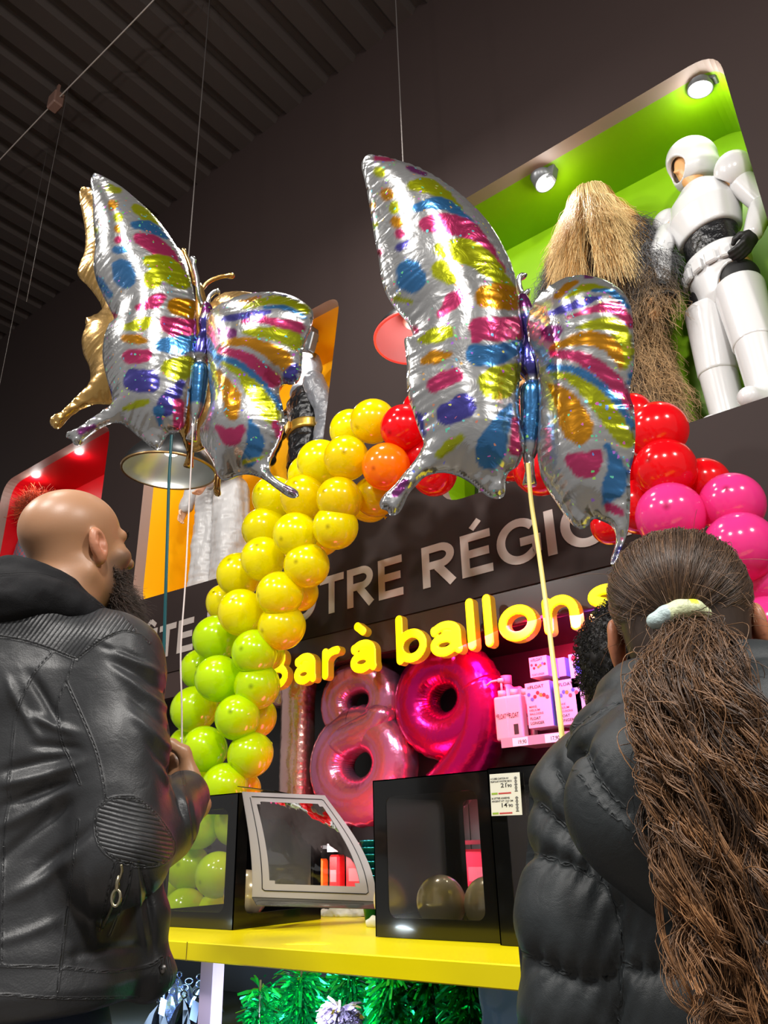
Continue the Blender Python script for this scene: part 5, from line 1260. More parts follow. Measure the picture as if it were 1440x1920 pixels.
def strand_mesh(paths, rad, n=3):
    """paths (S,K,3) and radii (S,K) -> thin tubes"""
    S, K, _ = paths.shape
    T = np.gradient(paths, axis=1); T /= np.linalg.norm(T, axis=2, keepdims=True) + 1e-9
    ref = np.array([.31, .77, .56]); N = np.cross(T, ref); N /= np.linalg.norm(N, axis=2, keepdims=True) + 1e-9; B = np.cross(T, N)
    a = np.arange(n) * 2 * np.pi / n
    V = paths[:, :, None] + rad[:, :, None, None] * (np.cos(a)[None, None, :, None] * N[:, :, None] + np.sin(a)[None, None, :, None] * B[:, :, None])
    base = (np.arange(S)[:, None, None] * K + np.arange(K - 1)[None, :, None]) * n; j = np.arange(n)[None, None]; j2 = (j + 1) % n
    F = np.stack([base + j, base + j2, base + n + j2, base + n + j], -1).reshape(-1, 4)
    return V.reshape(-1, 3), F
def hair_mat(name, rough=.38):
    if name in MATS: return MATS[name]
    m = mat(name, (.1, .06, .04, 1), rough, vcol='hair', spec=.5)
    return m
def loft_sdf(P, c, U, zs, ra, rb, e=2.0):
    """upright body of elliptical sections; U = columns forward, left, up"""
    q = (P - np.asarray(c, np.float32)) @ U.astype(np.float32); z = P[:, 2]
    a = np.interp(z, zs, ra); b = np.interp(z, zs, rb)
    k = (np.abs(q[:, 1] / a) ** e + np.abs(q[:, 0] / b) ** e) ** (1 / e)
    d = (k - 1) * np.minimum(a, b) * .95
    return smax(d, np.maximum(zs[0] - z, z - zs[-1]), .012)
def hand_sdf(P, w, U, s=1.0, curl=55, spread=1.0):
    """hand from wrist w; U columns: along the hand, towards the thumb side, back of the hand"""
    q = ((P - np.asarray(w, np.float32)) @ U.astype(np.float32)) / s
    d = sd_box(q, (.048, 0, 0), (.046, .038, .013), .012)
    d = smin(d, sd_cap(q, (-.03, 0, 0), (.02, 0, 0), .025, .026), .02)
    for k, (y, L) in enumerate(((.030, .072), (.010, .080), (-.010, .075), (-.029, .060))):
        p = np.array([.090, y, 0.0]); a = math.radians(8); pts = [p]; 
        for sg, cu in ((.45, curl * .8), (.31, curl), (.24, curl * .7)):
            a += math.radians(cu * .75); p = p + L * sg * np.array([math.cos(a), (y * 1.2) * spread * .3, -math.sin(a)]); pts.append(p)
        d = smin(d, sd_chain(q, np.array(pts), [.0095, .0088, .0080, .0070], .004), .007)
    pts = np.array([(.022, .030, -.004), (.048, .052, -.016), (.070, .052, -.034), (.086, .040, -.046)])
    d = smin(d, sd_chain(q, pts, [.014, .0115, .010, .008], .008), .010)
    return d * s

# ================================================================== COSTUME MANNEQUINS IN THE WALL NICHES
M_manq = mat('mannequin_tan', srgb((214, 160, 104)), .38)
M_wplate = mat('white_gloss', srgb((204, 204, 205)), .22, coat=.4)
M_blk = mat('black_cloth', srgb((16, 16, 17)), .55)
M_blkg = mat('black_satin', srgb((20, 20, 22)), .25, bump=(22, .7, .02))
M_greys = mat('grey_satin', srgb((112, 114, 120)), .28, bump=(16, .6, .02))
M_gold2 = mat('gold_trim', srgb((200, 160, 70)), .3, .8)
FZ = 3.0
def lh(a, b): return np.array([(1 - a) * v + a * w for v, w in zip(*b)])
def dressform(x, y, az, H, armR, armL, head_turn=0, skin=None):
    """plain shop mannequin facing the shop (-Y) turned by az; arms as (elbow, wrist, hand direction) in world"""
    a = math.radians(az); fw = np.array([-math.sin(a), -math.cos(a), 0]); lf = np.array([math.cos(a), -math.sin(a), 0]); U = np.stack([fw, lf, [0, 0, 1.]], 1)
    s = H / 1.80; B = np.array([x, y, 0.])
    ht = math.radians(az + head_turn); hfw = np.array([-math.sin(ht), -math.cos(ht), 0]); HU = np.stack([hfw, np.array([math.cos(ht), -math.sin(ht), 0]), [0, 0, 1.]], 1)
    HCm = B + [0, 0, FZ + 1.66 * s]; sh = {1: B + lf * .18 * s + [0, 0, FZ + 1.44 * s], -1: B - lf * .18 * s + [0, 0, FZ + 1.44 * s]}
    def f(P):
        q = ((P - HCm) @ HU).astype(np.float32) / s
        d = sd_ell(q, (0, 0, .03), (.098, .076, .115)); d = smin(d, sd_ell(q, (.03, 0, -.05), (.05, .05, .06)), .03); d = smin(d, sd_cap(q, (.085, 0, .02), (.105, 0, -.015), .010, .012), .02); d = d * s
        d = smin(d, sd_cap(P, HCm - [0, 0, .05], HCm - [0, 0, .20 * s], .052, .06), .03)
        zz = [FZ + v * s for v in (.80, .92, 1.08, 1.28, 1.42, 1.48)]
        d = smin(d, loft_sdf(P, B, U, zz, [.16, .165, .13, .165, .15, .06], [.10, .11, .10, .12, .09, .05]), .03)
        for k, arm in ((1, armL), (-1, armR)):
            e, w, hd = [np.array(v, float) for v in arm]; d = smin(d, sd_chain(P, np.array([sh[k], e, w]), [.05, .040, .026], .02), .02)
            hx = hd / np.linalg.norm(hd); hy = fw - hx * (hx @ fw); hy /= np.linalg.norm(hy); hz = np.cross(hx, hy) * (1 if k < 0 else -1)
            d = smin(d, hand_sdf(P, w, np.stack([hx, hy, hz], 1), .95, 30), .012)
            h = B + lf * k * .085 * s + [0, 0, FZ + .88 * s]; kn = h + lf * k * .02 + [0, 0, -.42 * s]; an = kn + [0, 0, -.38 * s]
            d = smin(d, sd_chain(P, np.array([h, kn, an]), [.085, .056, .040], .03), .03); d = smin(d, sd_cap(P, an - [0, 0, .02], an + fw * .15 - [0, 0, .03], .038, .032), .02)
        return d
    return f, U, B, HCm, HU, sh, s
def costume(name, label, x, y, az, H, armR, armL, head_turn=0, skin=None, cat='mannequin'):
    f, U, B, HCm, HU, sh, s = dressform(x, y, az, H, armR, armL, head_turn)
    t = thing(name, label, cat, (x, y, FZ), 'costume mannequins')
    V, F = sdf_mesh(f, (x - .65, y - .5, FZ - .05), (x + .65, y + .42, FZ + H + .12), .010); V[:, 2] = np.maximum(V[:, 2], FZ + .002)
    mesh_obj('body', V, F, skin or M_manq, t)
    return t, U, B, HCm, HU, sh, s
def garment(t, nm, fn, lo, hi, m, h=.009, fold=None, attrs=None):
    V, F = sdf_mesh(fn, lo, hi, h); V[:, 2] = np.maximum(V[:, 2], FZ + .004)
    if fold is not None:
        N = vnormals(V, F); V = V + N * fold(V)[:, None]
    return mesh_obj(nm, V, F, m, t)
def chainf(pts, rs, k=.02): return lambda P: sd_chain(P, np.array(pts), rs, k)

# --- plain white padded suit with a round open helmet
X, Y0 = -.585, 3.80
aL = ((-.285, 3.74, 4.24), (-.37, 3.66, 4.01), (-.45, -.35, -.8)); aR = ((-.845, 3.72, 4.22), (-.86, 3.68, 3.98), (.1, -.2, -1))
t, U, B, HCm, HU, sh, s = costume('costume_mannequin', 'mannequin in glossy white padded suit and round helmet, right in green niche', X, Y0, 24, 1.88, aR, aL, 22)
hc = HCm + HU @ [0.0, 0, .045]
def helm(P):
    q = (P - hc) @ HU; d = smin(sd_ell(q, (-.01, 0, .04), (.150, .132, .140)), sd_ell(q, (-.03, 0, -.07), (.140, .135, .085)), .05)
    d = smax(d, -sd_ell(q, (.15, 0, -.05), (.115, .085, .075)), .01); d = np.maximum(d, -sd_ell(q, (0, 0, -.02), (.118, .106, .125)))
    return smax(d, -.135 - q[:, 2], .008)
garment(t, 'helmet', helm, hc - .22, hc + .24, M_wplate, .006)
def band(z0, z1, ra, rb, e=2.2): return lambda P: loft_sdf(P, B, U, [z0, z0 + .02, z1 - .02, z1], [ra * .97, ra, ra, ra * .97], [rb * .97, rb, rb, rb * .97], e)
lo, hi = B + [-.5, -.45, FZ], B + [.5, .4, FZ + 2.0]
garment(t, 'chest_shell', lambda P: loft_sdf(P, B, U, [4.225, 4.25, 4.38, 4.50, 4.56, 4.60], [.175, .182, .205, .185, .13, .09], [.135, .142, .165, .135, .10, .08], 2.3), lo, hi, M_wplate, .007)
garment(t, 'waist_band', band(4.02, 4.26, .155, .118), lo, hi, M_blkg, .008)
garment(t, 'belt', lambda P: smin(band(3.955, 4.075, .182, .140)(P), band(4.045, 4.085, .178, .136)(P), .01), lo, hi, M_wplate, .007)
for k, a in enumerate((-55, -30, -5, 20, 45)):
    r = math.radians(a); c = B + U @ [math.cos(r) * .150, math.sin(r) * .190, 3.985]
    Rm = U @ rotm('Z', a * .8); V, F = rbox((.03, .062, .075), .008); mesh_obj('belt_pouch', V @ Rm.T + c, F, M_wplate, t, smooth=False)
garment(t, 'hip_shell', lambda P: smax(loft_sdf(P, B, U, [3.74, 3.80, 3.95, 3.97], [.09, .15, .175, .17], [.095, .125, .135, .13]), -sd_ell(P, B + U[:, 1] * .13 + [0, 0, 3.78] + U[:, 0] * .06, (.10, .12, .14)), .01), lo, hi, M_wplate, .007)
hipL, hipR = B + U[:, 1] * .10 + [0, 0, 3.86], B - U[:, 1] * .10 + [0, 0, 3.86]
kn = {1: hipL + U[:, 1] * .035 + U[:, 0] * .07 + [0, 0, -.42], -1: hipR - U[:, 1] * .03 + U[:, 0] * .02 + [0, 0, -.42]}
garment(t, 'black_leggings', lambda P: smin(sd_chain(P, np.array([hipL, kn[1], kn[1] + [0, 0, -.36]]), [.105, .078, .062], .03), sd_chain(P, np.array([hipR, kn[-1], kn[-1] + [0, 0, -.36]]), [.105, .078, .062], .03), .03), lo, hi, M_blk, .009)
for k, hp in ((1, hipL), (-1, hipR)):
    a, b2 = hp + [0, 0, -.09] + U[:, 0] * .02, kn[k] + [0, 0, -.05]
    garment(t, 'thigh_shell', lambda P, a=a, b2=b2: smax(sd_cap(P, a, b2, .126, .104), np.maximum((P - b2) @ ((b2 - a) / np.linalg.norm(b2 - a)), -(P - a) @ ((b2 - a) / np.linalg.norm(b2 - a)) - .03), .012), lo, hi, M_wplate, .007)
    a2 = kn[k] + [0, 0, -.03]
    garment(t, 'boot', lambda P, a2=a2: smin(sd_cap(P, a2, [a2[0], a2[1], FZ + .08], .098, .086), sd_cap(P, np.array([a2[0], a2[1], FZ + .05]), np.array([a2[0], a2[1], FZ + .05]) + U[:, 0] * .15, .066, .055), .03), lo, hi, M_wplate, .009)
for k, arm in ((1, aL), (-1, aR)):
    e, w = np.array(arm[0]), np.array(arm[1]); sp = sh[k] + U[:, 1] * k * .045
    garment(t, 'shoulder_shell', lambda P, sp=sp, k=k: smax(sd_ell(P, sp, (.105, .105, .115)), -sd_ell(P, sp - U[:, 1] * k * .09 + [0, 0, -.08], (.085, .09, .10)), .01), sp - .2, sp + .2, M_wplate, .006)
    garment(t, 'upper_arm_shell', lambda P, a=sh[k] * .62 + e * .38 + U[:, 1] * k * .02, b2=e: sd_cap(P, a, b2, .072, .062), lo - .2, hi + .2, M_wplate, .007)
    garment(t, 'forearm_shell', lambda P, a=e * .82 + w * .18, b2=w * .9 + e * .1: sd_cap(P, a, b2, .066, .050), lo - .2, hi + .2, M_wplate, .007)
    hd = np.array(arm[2]) / np.linalg.norm(arm[2]); hy = U[:, 0] - hd * (hd @ U[:, 0]); hy /= np.linalg.norm(hy)
    garment(t, 'glove', lambda P, w=w, hd=hd, hy=hy, k=k: hand_sdf(P, w - hd * .005, np.stack([hd, hy, np.cross(hd, hy) * (1 if k < 0 else -1)], 1), 1.03, 30) - .004, w - .22, w + .22, M_blk, .005)

# --- shaggy fur coat mannequin with a long fair wig
X, Y0 = -1.215, 3.82
aR = ((-1.545, 3.76, 4.18), (-1.57, 3.70, 3.92), (0, -.2, -1)); aL = ((-.90, 3.74, 4.16), (-.90, 3.68, 3.90), (0, -.2, -1))
t, U, B, HCm, HU, sh, s = costume('costume_mannequin', 'mannequin in shaggy brown fur coat and long fair wig, middle of green niche', X, Y0, -6, 1.96, aR, aL, 0)
lo, hi = B + [-.6, -.4, FZ], B + [.6, .35, FZ + 2.1]
def coat(P):
    d = loft_sdf(P, B, U, [3.15, 3.4, 3.8, 4.2, 4.45, 4.56], [.27, .27, .25, .25, .22, .10], [.18, .18, .17, .18, .15, .09])
    for k, arm in ((1, aL), (-1, aR)): d = smin(d, sd_chain(P, np.array([sh[k] + [0, 0, -.03], np.array(arm[0]), np.array(arm[1])]), [.10, .085, .07], .03), .04)
    return d
V, F = sdf_mesh(coat, lo, hi, .014); N = vnormals(V, F)
M_fur = hair_mat('coat_fur', .5) if 'hair_mat' in globals() else mat('coat_fur', (.1, .06, .04, 1), .5, vcol='hair')
und = np.tile(np.array(srgb((70, 56, 42))[:3]), (len(V), 1)); ct_ = mesh_obj('fur_coat', V, F, M_fur, t, attrs={'hair': und})
def strands0(paths, rad, n=3):
    S, K, _ = paths.shape
    T = np.gradient(paths, axis=1); T /= np.linalg.norm(T, axis=2, keepdims=True) + 1e-9
    Nn = np.cross(T, np.array([.31, .77, .56])); Nn /= np.linalg.norm(Nn, axis=2, keepdims=True) + 1e-9; Bn = np.cross(T, Nn); a = np.arange(n) * 2 * np.pi / n
    VV = paths[:, :, None] + rad[:, :, None, None] * (np.cos(a)[None, None, :, None] * Nn[:, :, None] + np.sin(a)[None, None, :, None] * Bn[:, :, None])
    bb = (np.arange(S)[:, None, None] * K + np.arange(K - 1)[None, :, None]) * n; j = np.arange(n)[None, None]; j2 = (j + 1) % n
    return VV.reshape(-1, 3), np.stack([bb + j, bb + j2, bb + n + j2, bb + n + j], -1).reshape(-1, 4)
r0 = np.random.default_rng(21); K = 9; tt = np.linspace(0, 1, K)
ok = np.nonzero((N[:, 1] < .45))[0]; ro = r0.choice(ok, 9000); L = r0.uniform(.07, .16, len(ro))
fl = np.stack([vnoise(V[ro], 7, 31), vnoise(V[ro], 7, 32) * .4, np.zeros(len(ro))], 1)
d0 = N[ro] * .55 + fl * .55 + np.array([0, 0, -.75]) + r0.normal(0, .16, (len(ro), 3)); d0 /= np.linalg.norm(d0, axis=1)[:, None]
path = V[ro][:, None] + d0[:, None] * (L[:, None] * tt)[..., None] + np.array([0, 0, -.5])[None, None] * (L[:, None] * tt ** 2)[..., None] + (r0.normal(0, .019, (len(ro), 3)))[:, None] * np.sin(tt * 6 + 1)[None, :, None]
zone = np.clip(.5 + .9 * vnoise(V[ro], 3.2, 41) + .35 * vnoise(V[ro], 11, 42), 0, 1)[:, None]; arm = (np.abs(V[ro] @ U[:, 1] - B @ U[:, 1]) > .21)[:, None] & (V[ro][:, 2:3] > 4.1)
c = np.array(srgb((58, 52, 48))[:3]) * (1 - zone) + np.array(srgb((170, 138, 98))[:3]) * zone; c = np.where(arm, np.array(srgb((84, 84, 86))[:3]), c) * r0.uniform(.5, 1.6, (len(ro), 1))
Vs, Fs = strands0(path, np.full(path.shape[:2], .0016) * (1 - .6 * tt)[None]); mesh_obj('long_pile', Vs, Fs, M_fur, ct_, attrs={'hair': np.repeat(c, K * 3, 0)})
# wig: hair combed from the crown, parted over a blank face
S = 8200; az_ = r0.uniform(-np.pi, np.pi, S); K = 16; tt = np.linspace(0, 1, K)
er = np.array([.150, .152, .165]); crown = HCm + HU @ [-.01, 0, .055]
keepm = (np.abs(az_) > .10); az_ = az_[keepm]; S = len(az_)
elev = r0.uniform(0, 1, S); Lw = r0.uniform(.40, 1.0, S) * (1 - .25 * np.clip(np.abs(az_) / np.pi - .6, 0, 1))
ang = np.clip(tt[None] * 1.45 + elev[:, None] * .25, 0, np.pi / 2)
rad_ = np.sin(ang); zz = np.cos(ang)
px_ = np.stack([np.cos(az_)[:, None] * rad_ * er[0] , np.sin(az_)[:, None] * rad_ * er[1], zz * er[2]], -1)
drop = np.clip(tt[None] - .32, 0, 1) / .68
fl_out = 1 + .95 * drop ** 1.2
px_[..., 0] *= fl_out * (1 + .25 * (np.cos(az_)[:, None] > 0) * drop); px_[..., 1] *= fl_out * 1.08; px_[..., 2] -= drop * Lw[:, None] * .9
px_ += r0.normal(0, .007, (S, 1, 3)) + (r0.normal(0, .020, (S, 3)))[:, None] * np.sin(tt * 10 + 1)[None, :, None] * tt[None, :, None]
wv = np.clip(.45 + .8 * vnoise(np.stack([az_ * 2.5, elev, elev * 0], 1), 1, 5), 0, 1)[:, None]
c = (np.array(srgb((184, 136, 74))[:3]) * (1 - wv) + np.array(srgb((240, 214, 158))[:3]) * wv) * r0.uniform(.7, 1.3, (S, 1))
Vs, Fs = strands0(crown + px_ @ HU.T, np.full((S, K), .0015) * (1 - .5 * tt)[None]); mesh_obj('wig', Vs, Fs, M_fur, t, attrs={'hair': np.repeat(c, K * 3, 0)})

# --- grey hooded cloak over a black robe, at the left end of the green niche
X, Y0 = -1.98, 3.84
aR = ((-2.22, 3.80, 4.0), (-2.20, 3.74, 3.76), (0, -.2, -1)); aL = ((-1.74, 3.80, 4.0), (-1.76, 3.74, 3.76), (0, -.2, -1))
t, U, B, HCm, HU, sh, s = costume('costume_mannequin', 'mannequin in a grey hooded cloak and black robe, mostly hidden behind the large butterfly', X, Y0, 10, 1.72, aR, aL)
lo, hi = B + [-.6, -.4, FZ], B + [.6, .35, FZ + 1.9]
drape = lambda V: .012 * np.sin(np.arctan2(V[:, 1] - Y0, V[:, 0] - X) * 14 + 2 * vnoise(V, 4, 3)) * np.clip((4.35 - V[:, 2]) / .3, 0, 1)
garment(t, 'black_robe', lambda P: loft_sdf(P, B, U, [3.02, 3.3, 3.8, 4.2, 4.38, 4.45], [.27, .24, .19, .19, .17, .08], [.19, .17, .14, .14, .11, .07]), lo, hi, M_blkg, .010, drape)
garment(t, 'grey_cloak', lambda P: smax(smin(loft_sdf(P, B, U, [3.95, 4.1, 4.3, 4.42, 4.50], [.315, .30, .27, .20, .10], [.20, .20, .18, .14, .10]), smax(sd_ell(P, HCm + [0, .02, .02], (.135, .14, .175)), -sd_ell(P, HCm + HU @ [.09, 0, -.02], (.10, .085, .13)), .01), .05), -sd_cap(P, B + U[:, 0] * .22 + [0, 0, 3.9], B + U[:, 0] * .24 + [0, 0, 4.35], .08), .02), lo, hi, M_greys, .010, drape)

# --- yellow niche: black satin suit with a gold belt
X, Y0 = -3.735, 3.82
aR = ((-4.0, 3.76, 4.22), (-4.02, 3.70, 3.98), (0, -.2, -1)); aL = ((-3.47, 3.80, 4.22), (-3.50, 3.76, 3.99), (0, -.2, -1))
t, U, B, HCm, HU, sh, s = costume('costume_mannequin', 'mannequin in black satin suit, gold belt and grey hood, right in yellow niche', X, Y0, 28, 1.88, aR, aL, 10)
lo, hi = B + [-.6, -.4, FZ], B + [.6, .35, FZ + 2.0]
fold2 = lambda V: .010 * vnoise(V * [1, 1, 2.4], 11, 4) + .005 * vnoise(V, 30, 5)
def tunic(P):
    d = loft_sdf(P, B, U, [3.86, 4.0, 4.2, 4.42, 4.52, 4.58], [.20, .185, .165, .195, .17, .08], [.14, .13, .12, .14, .11, .07])
    d = smin(d, sd_chain(P, np.array([sh[-1], np.array(aR[0]), np.array(aR[1])]), [.085, .07, .055], .03), .03)
    return d
garment(t, 'satin_tunic', tunic, lo, hi, M_blkg, .008, fold2)
garment(t, 'wide_sleeve', lambda P: sd_chain(P, np.array([sh[1] + U[:, 1] * .02 + [0, 0, .0], np.array(aL[0]), np.array(aL[1])]), [.095, .085, .075], .03), lo, hi, M_greys, .008, fold2)
garment(t, 'gold_belt', lambda P: loft_sdf(P, B, U, [4.13, 4.145, 4.205, 4.22], [.182, .188, .188, .182], [.138, .144, .144, .138]), lo, hi, M_gold2, .007)
c = B + U @ [.150, .02, 4.175]; V, F = rbox((.02, .09, .075), .008); mesh_obj('buckle', V @ U.T + c, F, M_gold2, t, smooth=False)
garment(t, 'satin_trousers', lambda P: smin(sd_chain(P, np.array([B + U[:, 1] * .09 + [0, 0, 3.88], B + U[:, 1] * .11 + [0, 0, 3.45], B + U[:, 1] * .11 + [0, 0, 3.06]]), [.11, .085, .075], .03), sd_chain(P, np.array([B - U[:, 1] * .09 + [0, 0, 3.88], B - U[:, 1] * .11 + [0, 0, 3.45], B - U[:, 1] * .11 + [0, 0, 3.06]]), [.11, .085, .075], .03), .03), lo, hi, M_blkg, .010, fold2)
garment(t, 'grey_hood', lambda P: smax(smin(sd_ell(P, HCm + HU @ [-.01, 0, .035], (.130, .122, .158)), sd_cap(P, HCm - [0, 0, .08], HCm - [0, 0, .20], .085, .13), .05), -sd_ell(P, HCm + HU @ [.12, 0, -.035], (.075, .060, .085), HU), .01), HCm - .35, HCm + .3, M_greys, .007, lambda V: .006 * vnoise(V, 22, 6))

# --- yellow niche: white tunic and wide trousers with a lime belt
X, Y0 = -4.72, 3.84
aR = ((-5.05, 3.80, 4.12), (-5.09, 3.74, 3.88), (-.25, -.25, -1)); aL = ((-4.40, 3.72, 4.12), (-4.63, 3.58, 3.94), (-.62, -.10, -.78))
t, U, B, HCm, HU, sh, s = costume('costume_mannequin', 'mannequin in white tunic and wide white trousers, below the silver pendant lamp', X, Y0, 0, 1.82, aR, aL, skin=mat('mannequin_pale', srgb((226, 182, 150)), .4))
M_wsat = mat('white_satin', srgb((180, 178, 178)), .34, bump=(14, .6, .02, (1, 1, .25)))
lo, hi = B + [-.6, -.4, FZ], B + [.6, .35, FZ + 2.0]
dr = lambda V: .006 * np.sin(np.arctan2(V[:, 1] - Y0, V[:, 0] - X) * 9 + 5 * vnoise(V * [1, 1, .5], 5, 3)) + .007 * vnoise(V * [1, 1, 2], 16, 7)
garment(t, 'wide_trousers', lambda P: smin(sd_chain(P, np.array([B + [.10, 0, 3.93], B + [.15, 0, 3.5], B + [.16, 0, 3.05]]), [.155, .155, .16], .03), sd_chain(P, np.array([B + [-.10, 0, 3.93], B + [-.13, 0, 3.5], B + [-.14, 0, 3.05]]), [.155, .15, .15], .03), .03), lo, hi, M_wsat, .009, dr)
def tun(P):
    d = loft_sdf(P, B, U, [3.95, 4.1, 4.3, 4.42, 4.48], [.20, .18, .20, .17, .08], [.15, .14, .14, .11, .07])
    for k, arm in ((1, aL), (-1, aR)): d = smin(d, sd_chain(P, np.array([sh[k], np.array(arm[0]), np.array(arm[1]) * .92 + np.array(arm[0]) * .08]), [.085, .075, .06], .03), .03)
    return d
garment(t, 'white_tunic', tun, lo, hi, M_wsat, .008, lambda V: .008 * vnoise(V * [1, 1, 2], 14, 8))
garment(t, 'lime_belt', lambda P: loft_sdf(P, B, U, [3.985, 3.995, 4.03, 4.04], [.20, .206, .206, .20], [.155, .160, .160, .155]) , lo, hi, mat('lime_trim', srgb((150, 220, 40)), .4), .007)

# --- red niche: fuzzy red wig and checked shirt
X, Y0 = -7.86, 3.80
aR = ((-8.08, 3.78, 4.12), (-8.05, 3.70, 3.9), (0, -.2, -1)); aL = ((-7.60, 3.78, 4.12), (-7.62, 3.70, 3.9), (0, -.2, -1))
t, U, B, HCm, HU, sh, s = costume('costume_mannequin', 'mannequin with a fuzzy orange red wig in the red niche behind the bald head', X, Y0, 10, 1.80, aR, aL)
lo, hi = B + [-.6, -.4, FZ], B + [.6, .35, FZ + 2.0]
M_check = mat('checked_cloth', srgb((120, 120, 130)), .7); tq = NT(M_check); bq = M_check.node_tree.nodes['Principled BSDF']; tcq = tq.n('ShaderNodeTexCoord'); ck = tq.n('ShaderNodeTexChecker', in_Scale=26.0); ck.inputs[1].default_value = srgb((170, 90, 100)); ck.inputs[2].default_value = srgb((96, 110, 128)); tq.l(tcq, 'Object', ck, 'Vector'); tq.l(ck, 0, bq, 'Base Color')
def shirt(P):
    d = loft_sdf(P, B, U, [3.8, 4.0, 4.25, 4.40, 4.47], [.20, .19, .21, .18, .08], [.15, .14, .14, .11, .07])
    for k, arm in ((1, aL), (-1, aR)): d = smin(d, sd_chain(P, np.array([sh[k], np.array(arm[0]), np.array(arm[1])]), [.085, .07, .055], .03), .03)
    return d
garment(t, 'checked_shirt', shirt, lo, hi, M_check, .010, lambda V: .006 * vnoise(V, 16, 8))
garment(t, 'dark_trousers', lambda P: smin(sd_chain(P, np.array([B + [.09, 0, 3.85], B + [.11, 0, 3.06]]), [.12, .08], .03), sd_chain(P, np.array([B + [-.09, 0, 3.85], B + [-.11, 0, 3.06]]), [.12, .08], .03), .03), lo, hi, M_blk, .012)
V, F = sdf_mesh(lambda P: sd_ell(P, HCm + [0, .01, .06], (.15, .15, .14)), HCm - .25, HCm + .3, .012); N = vnormals(V, F)
wg = mesh_obj('wig', V, F, M_fur, t, attrs={'hair': np.tile(np.array(srgb((120, 40, 24))[:3]), (len(V), 1))})
ro = r0.choice(len(V), 2600); K = 8; tt = np.linspace(0, 1, K); d0 = N[ro] + r0.normal(0, .5, (len(ro), 3)); L = r0.uniform(.03, .10, len(ro))
path = V[ro][:, None] + d0[:, None] * (L[:, None] * tt)[..., None] + r0.normal(0, .012, (len(ro), 3))[:, None] * np.sin(tt * 7)[None, :, None]
Vs, Fs = strands0(path, np.full(path.shape[:2], .0022)); mesh_obj('curls', Vs, Fs, M_fur, wg, attrs={'hair': np.repeat(np.array(srgb((196, 84, 48))[:3]) * r0.uniform(.4, 1.6, (len(ro), 1)), K * 3, 0)})
# ================================================================== PEOPLE  (modelled in r, f, z: right of view, forward of view, height)
# ------------------------------------------------------------------ the bald man
M_skin = mat('tan_skin', (.8, .6, .5, 1), .40, vcol='tone', sss=.12, bump=(240, .10, .001))
man = thing('person', 'bald bearded man in a black leather jacket seen from behind, looking up at the balloons', 'person', W_([[-.61, 1.32, 0]])[0])
HB = facing(36, 14); HC = np.array([-.570, 1.335, 1.662])
BU = facing(14)
BC = np.array([-.615, 1.33, 0])
R_, L_ = -BU[:, 1], BU[:, 1]; Fw = BU[:, 0]
shR = BC + R_ * .155 + [0, 0, 1.440] - Fw * .01; elR = np.array([-.402, 1.215, 1.150]); wrR = to_rfz(onF(354, 1490, 1.43))
shL = BC + L_ * .165 + [0, 0, 1.450] - Fw * .01; elL = shL + np.array([-.05, .0, -.31]); wrL = elL + Fw * .24 + R_ * .06 + np.array([0, 0, .03])
hx_ = np.array([-.62, .50, .60]); hx_ /= np.linalg.norm(hx_); hy_ = np.array([.5, -.3, .8]); hy_ -= hx_ * (hx_ @ hy_); hy_ /= np.linalg.norm(hy_); HRU = np.stack([hx_, hy_, np.cross(hx_, hy_)], 1)
hf = head_sdf(.945)
def man_body(P):
    d = hf(((P - HC) @ HB).astype(np.float32))
    d = smin(d, sd_chain(P, np.array([HC + HB @ [-.030, 0, -.03], HC + HB @ [-.045, 0, -.09], BC + [0, 0, 1.50] - Fw * .01]), [.056, .058, .068], .03), .03)
    d = smin(d, loft_sdf(P, BC, BU, [.90, 1.0, 1.15, 1.35, 1.47, 1.52], [.16, .155, .155, .18, .16, .06], [.11, .115, .11, .12, .09, .05]), .03)
    for s, e, w in ((shR, elR, wrR), (shL, elL, wrL)):
        d = smin(d, sd_chain(P, np.array([s, e, w]), [.055, .045, .028], .02), .02)
    for sg in (-1, 1):
        h = BC + R_ * sg * .09 + [0, 0, .92]; k = h + R_ * sg * .02 + [0, 0, -.44] + Fw * .02; a = k + [0, 0, -.40] - Fw * .02
        d = smin(d, sd_chain(P, np.array([h, k, a]), [.09, .06, .042], .03), .03)
        d = smin(d, sd_cap(P, a + [0, 0, -.02], a + Fw * .16 + [0, 0, -.035], .04, .035), .02)
    d = smin(d, hand_sdf(P, wrR, HRU, 1.0, 62), .012)
    x = (wrL - elL) / np.linalg.norm(wrL - elL); y = -np.cross([0, 0, 1.], x); y /= np.linalg.norm(y)
    d = smin(d, hand_sdf(P, wrL, np.stack([x, y, np.cross(x, -y)], 1), 1.0, 40), .012)
    return d
Vl, Fl = sdf_mesh(man_body, (-.95, 1.12, 0.0), (-.22, 1.72, 1.60), .0060)
# head at a finer pitch, joined into the same mesh
Vh, Fh_ = sdf_mesh(man_body, (-.72, 1.17, 1.565), (-.40, 1.50, 1.82), .0026)
keep = lambda V, F, m: F[m[F].all(1)]
V = np.concatenate([Vh, Vl]); F = np.concatenate([keep(Vh, Fh_, Vh[:, 2] > 1.566), keep(Vl, Fl, Vl[:, 2] < 1.580) + len(Vh)])
q = (V - HC) @ HB
tone = np.tile(np.array(srgb((172, 127, 94))[:3]), (len(V), 1)); n1 = vnoise(V, 22, 1)[:, None]
tone *= 1 + .05 * n1
def blend(t, m, c): return t * (1 - m[:, None]) + np.array(srgb(c)[:3]) * m[:, None]
ear = np.clip(1 - np.linalg.norm((np.stack([q[:, 0], np.abs(q[:, 1]), q[:, 2]], 1) - [-.01, .084, .0]) / [.03, .018, .045], axis=1), 0, 1) ** .5
tone = blend(tone, ear * .55, (214, 128, 104))
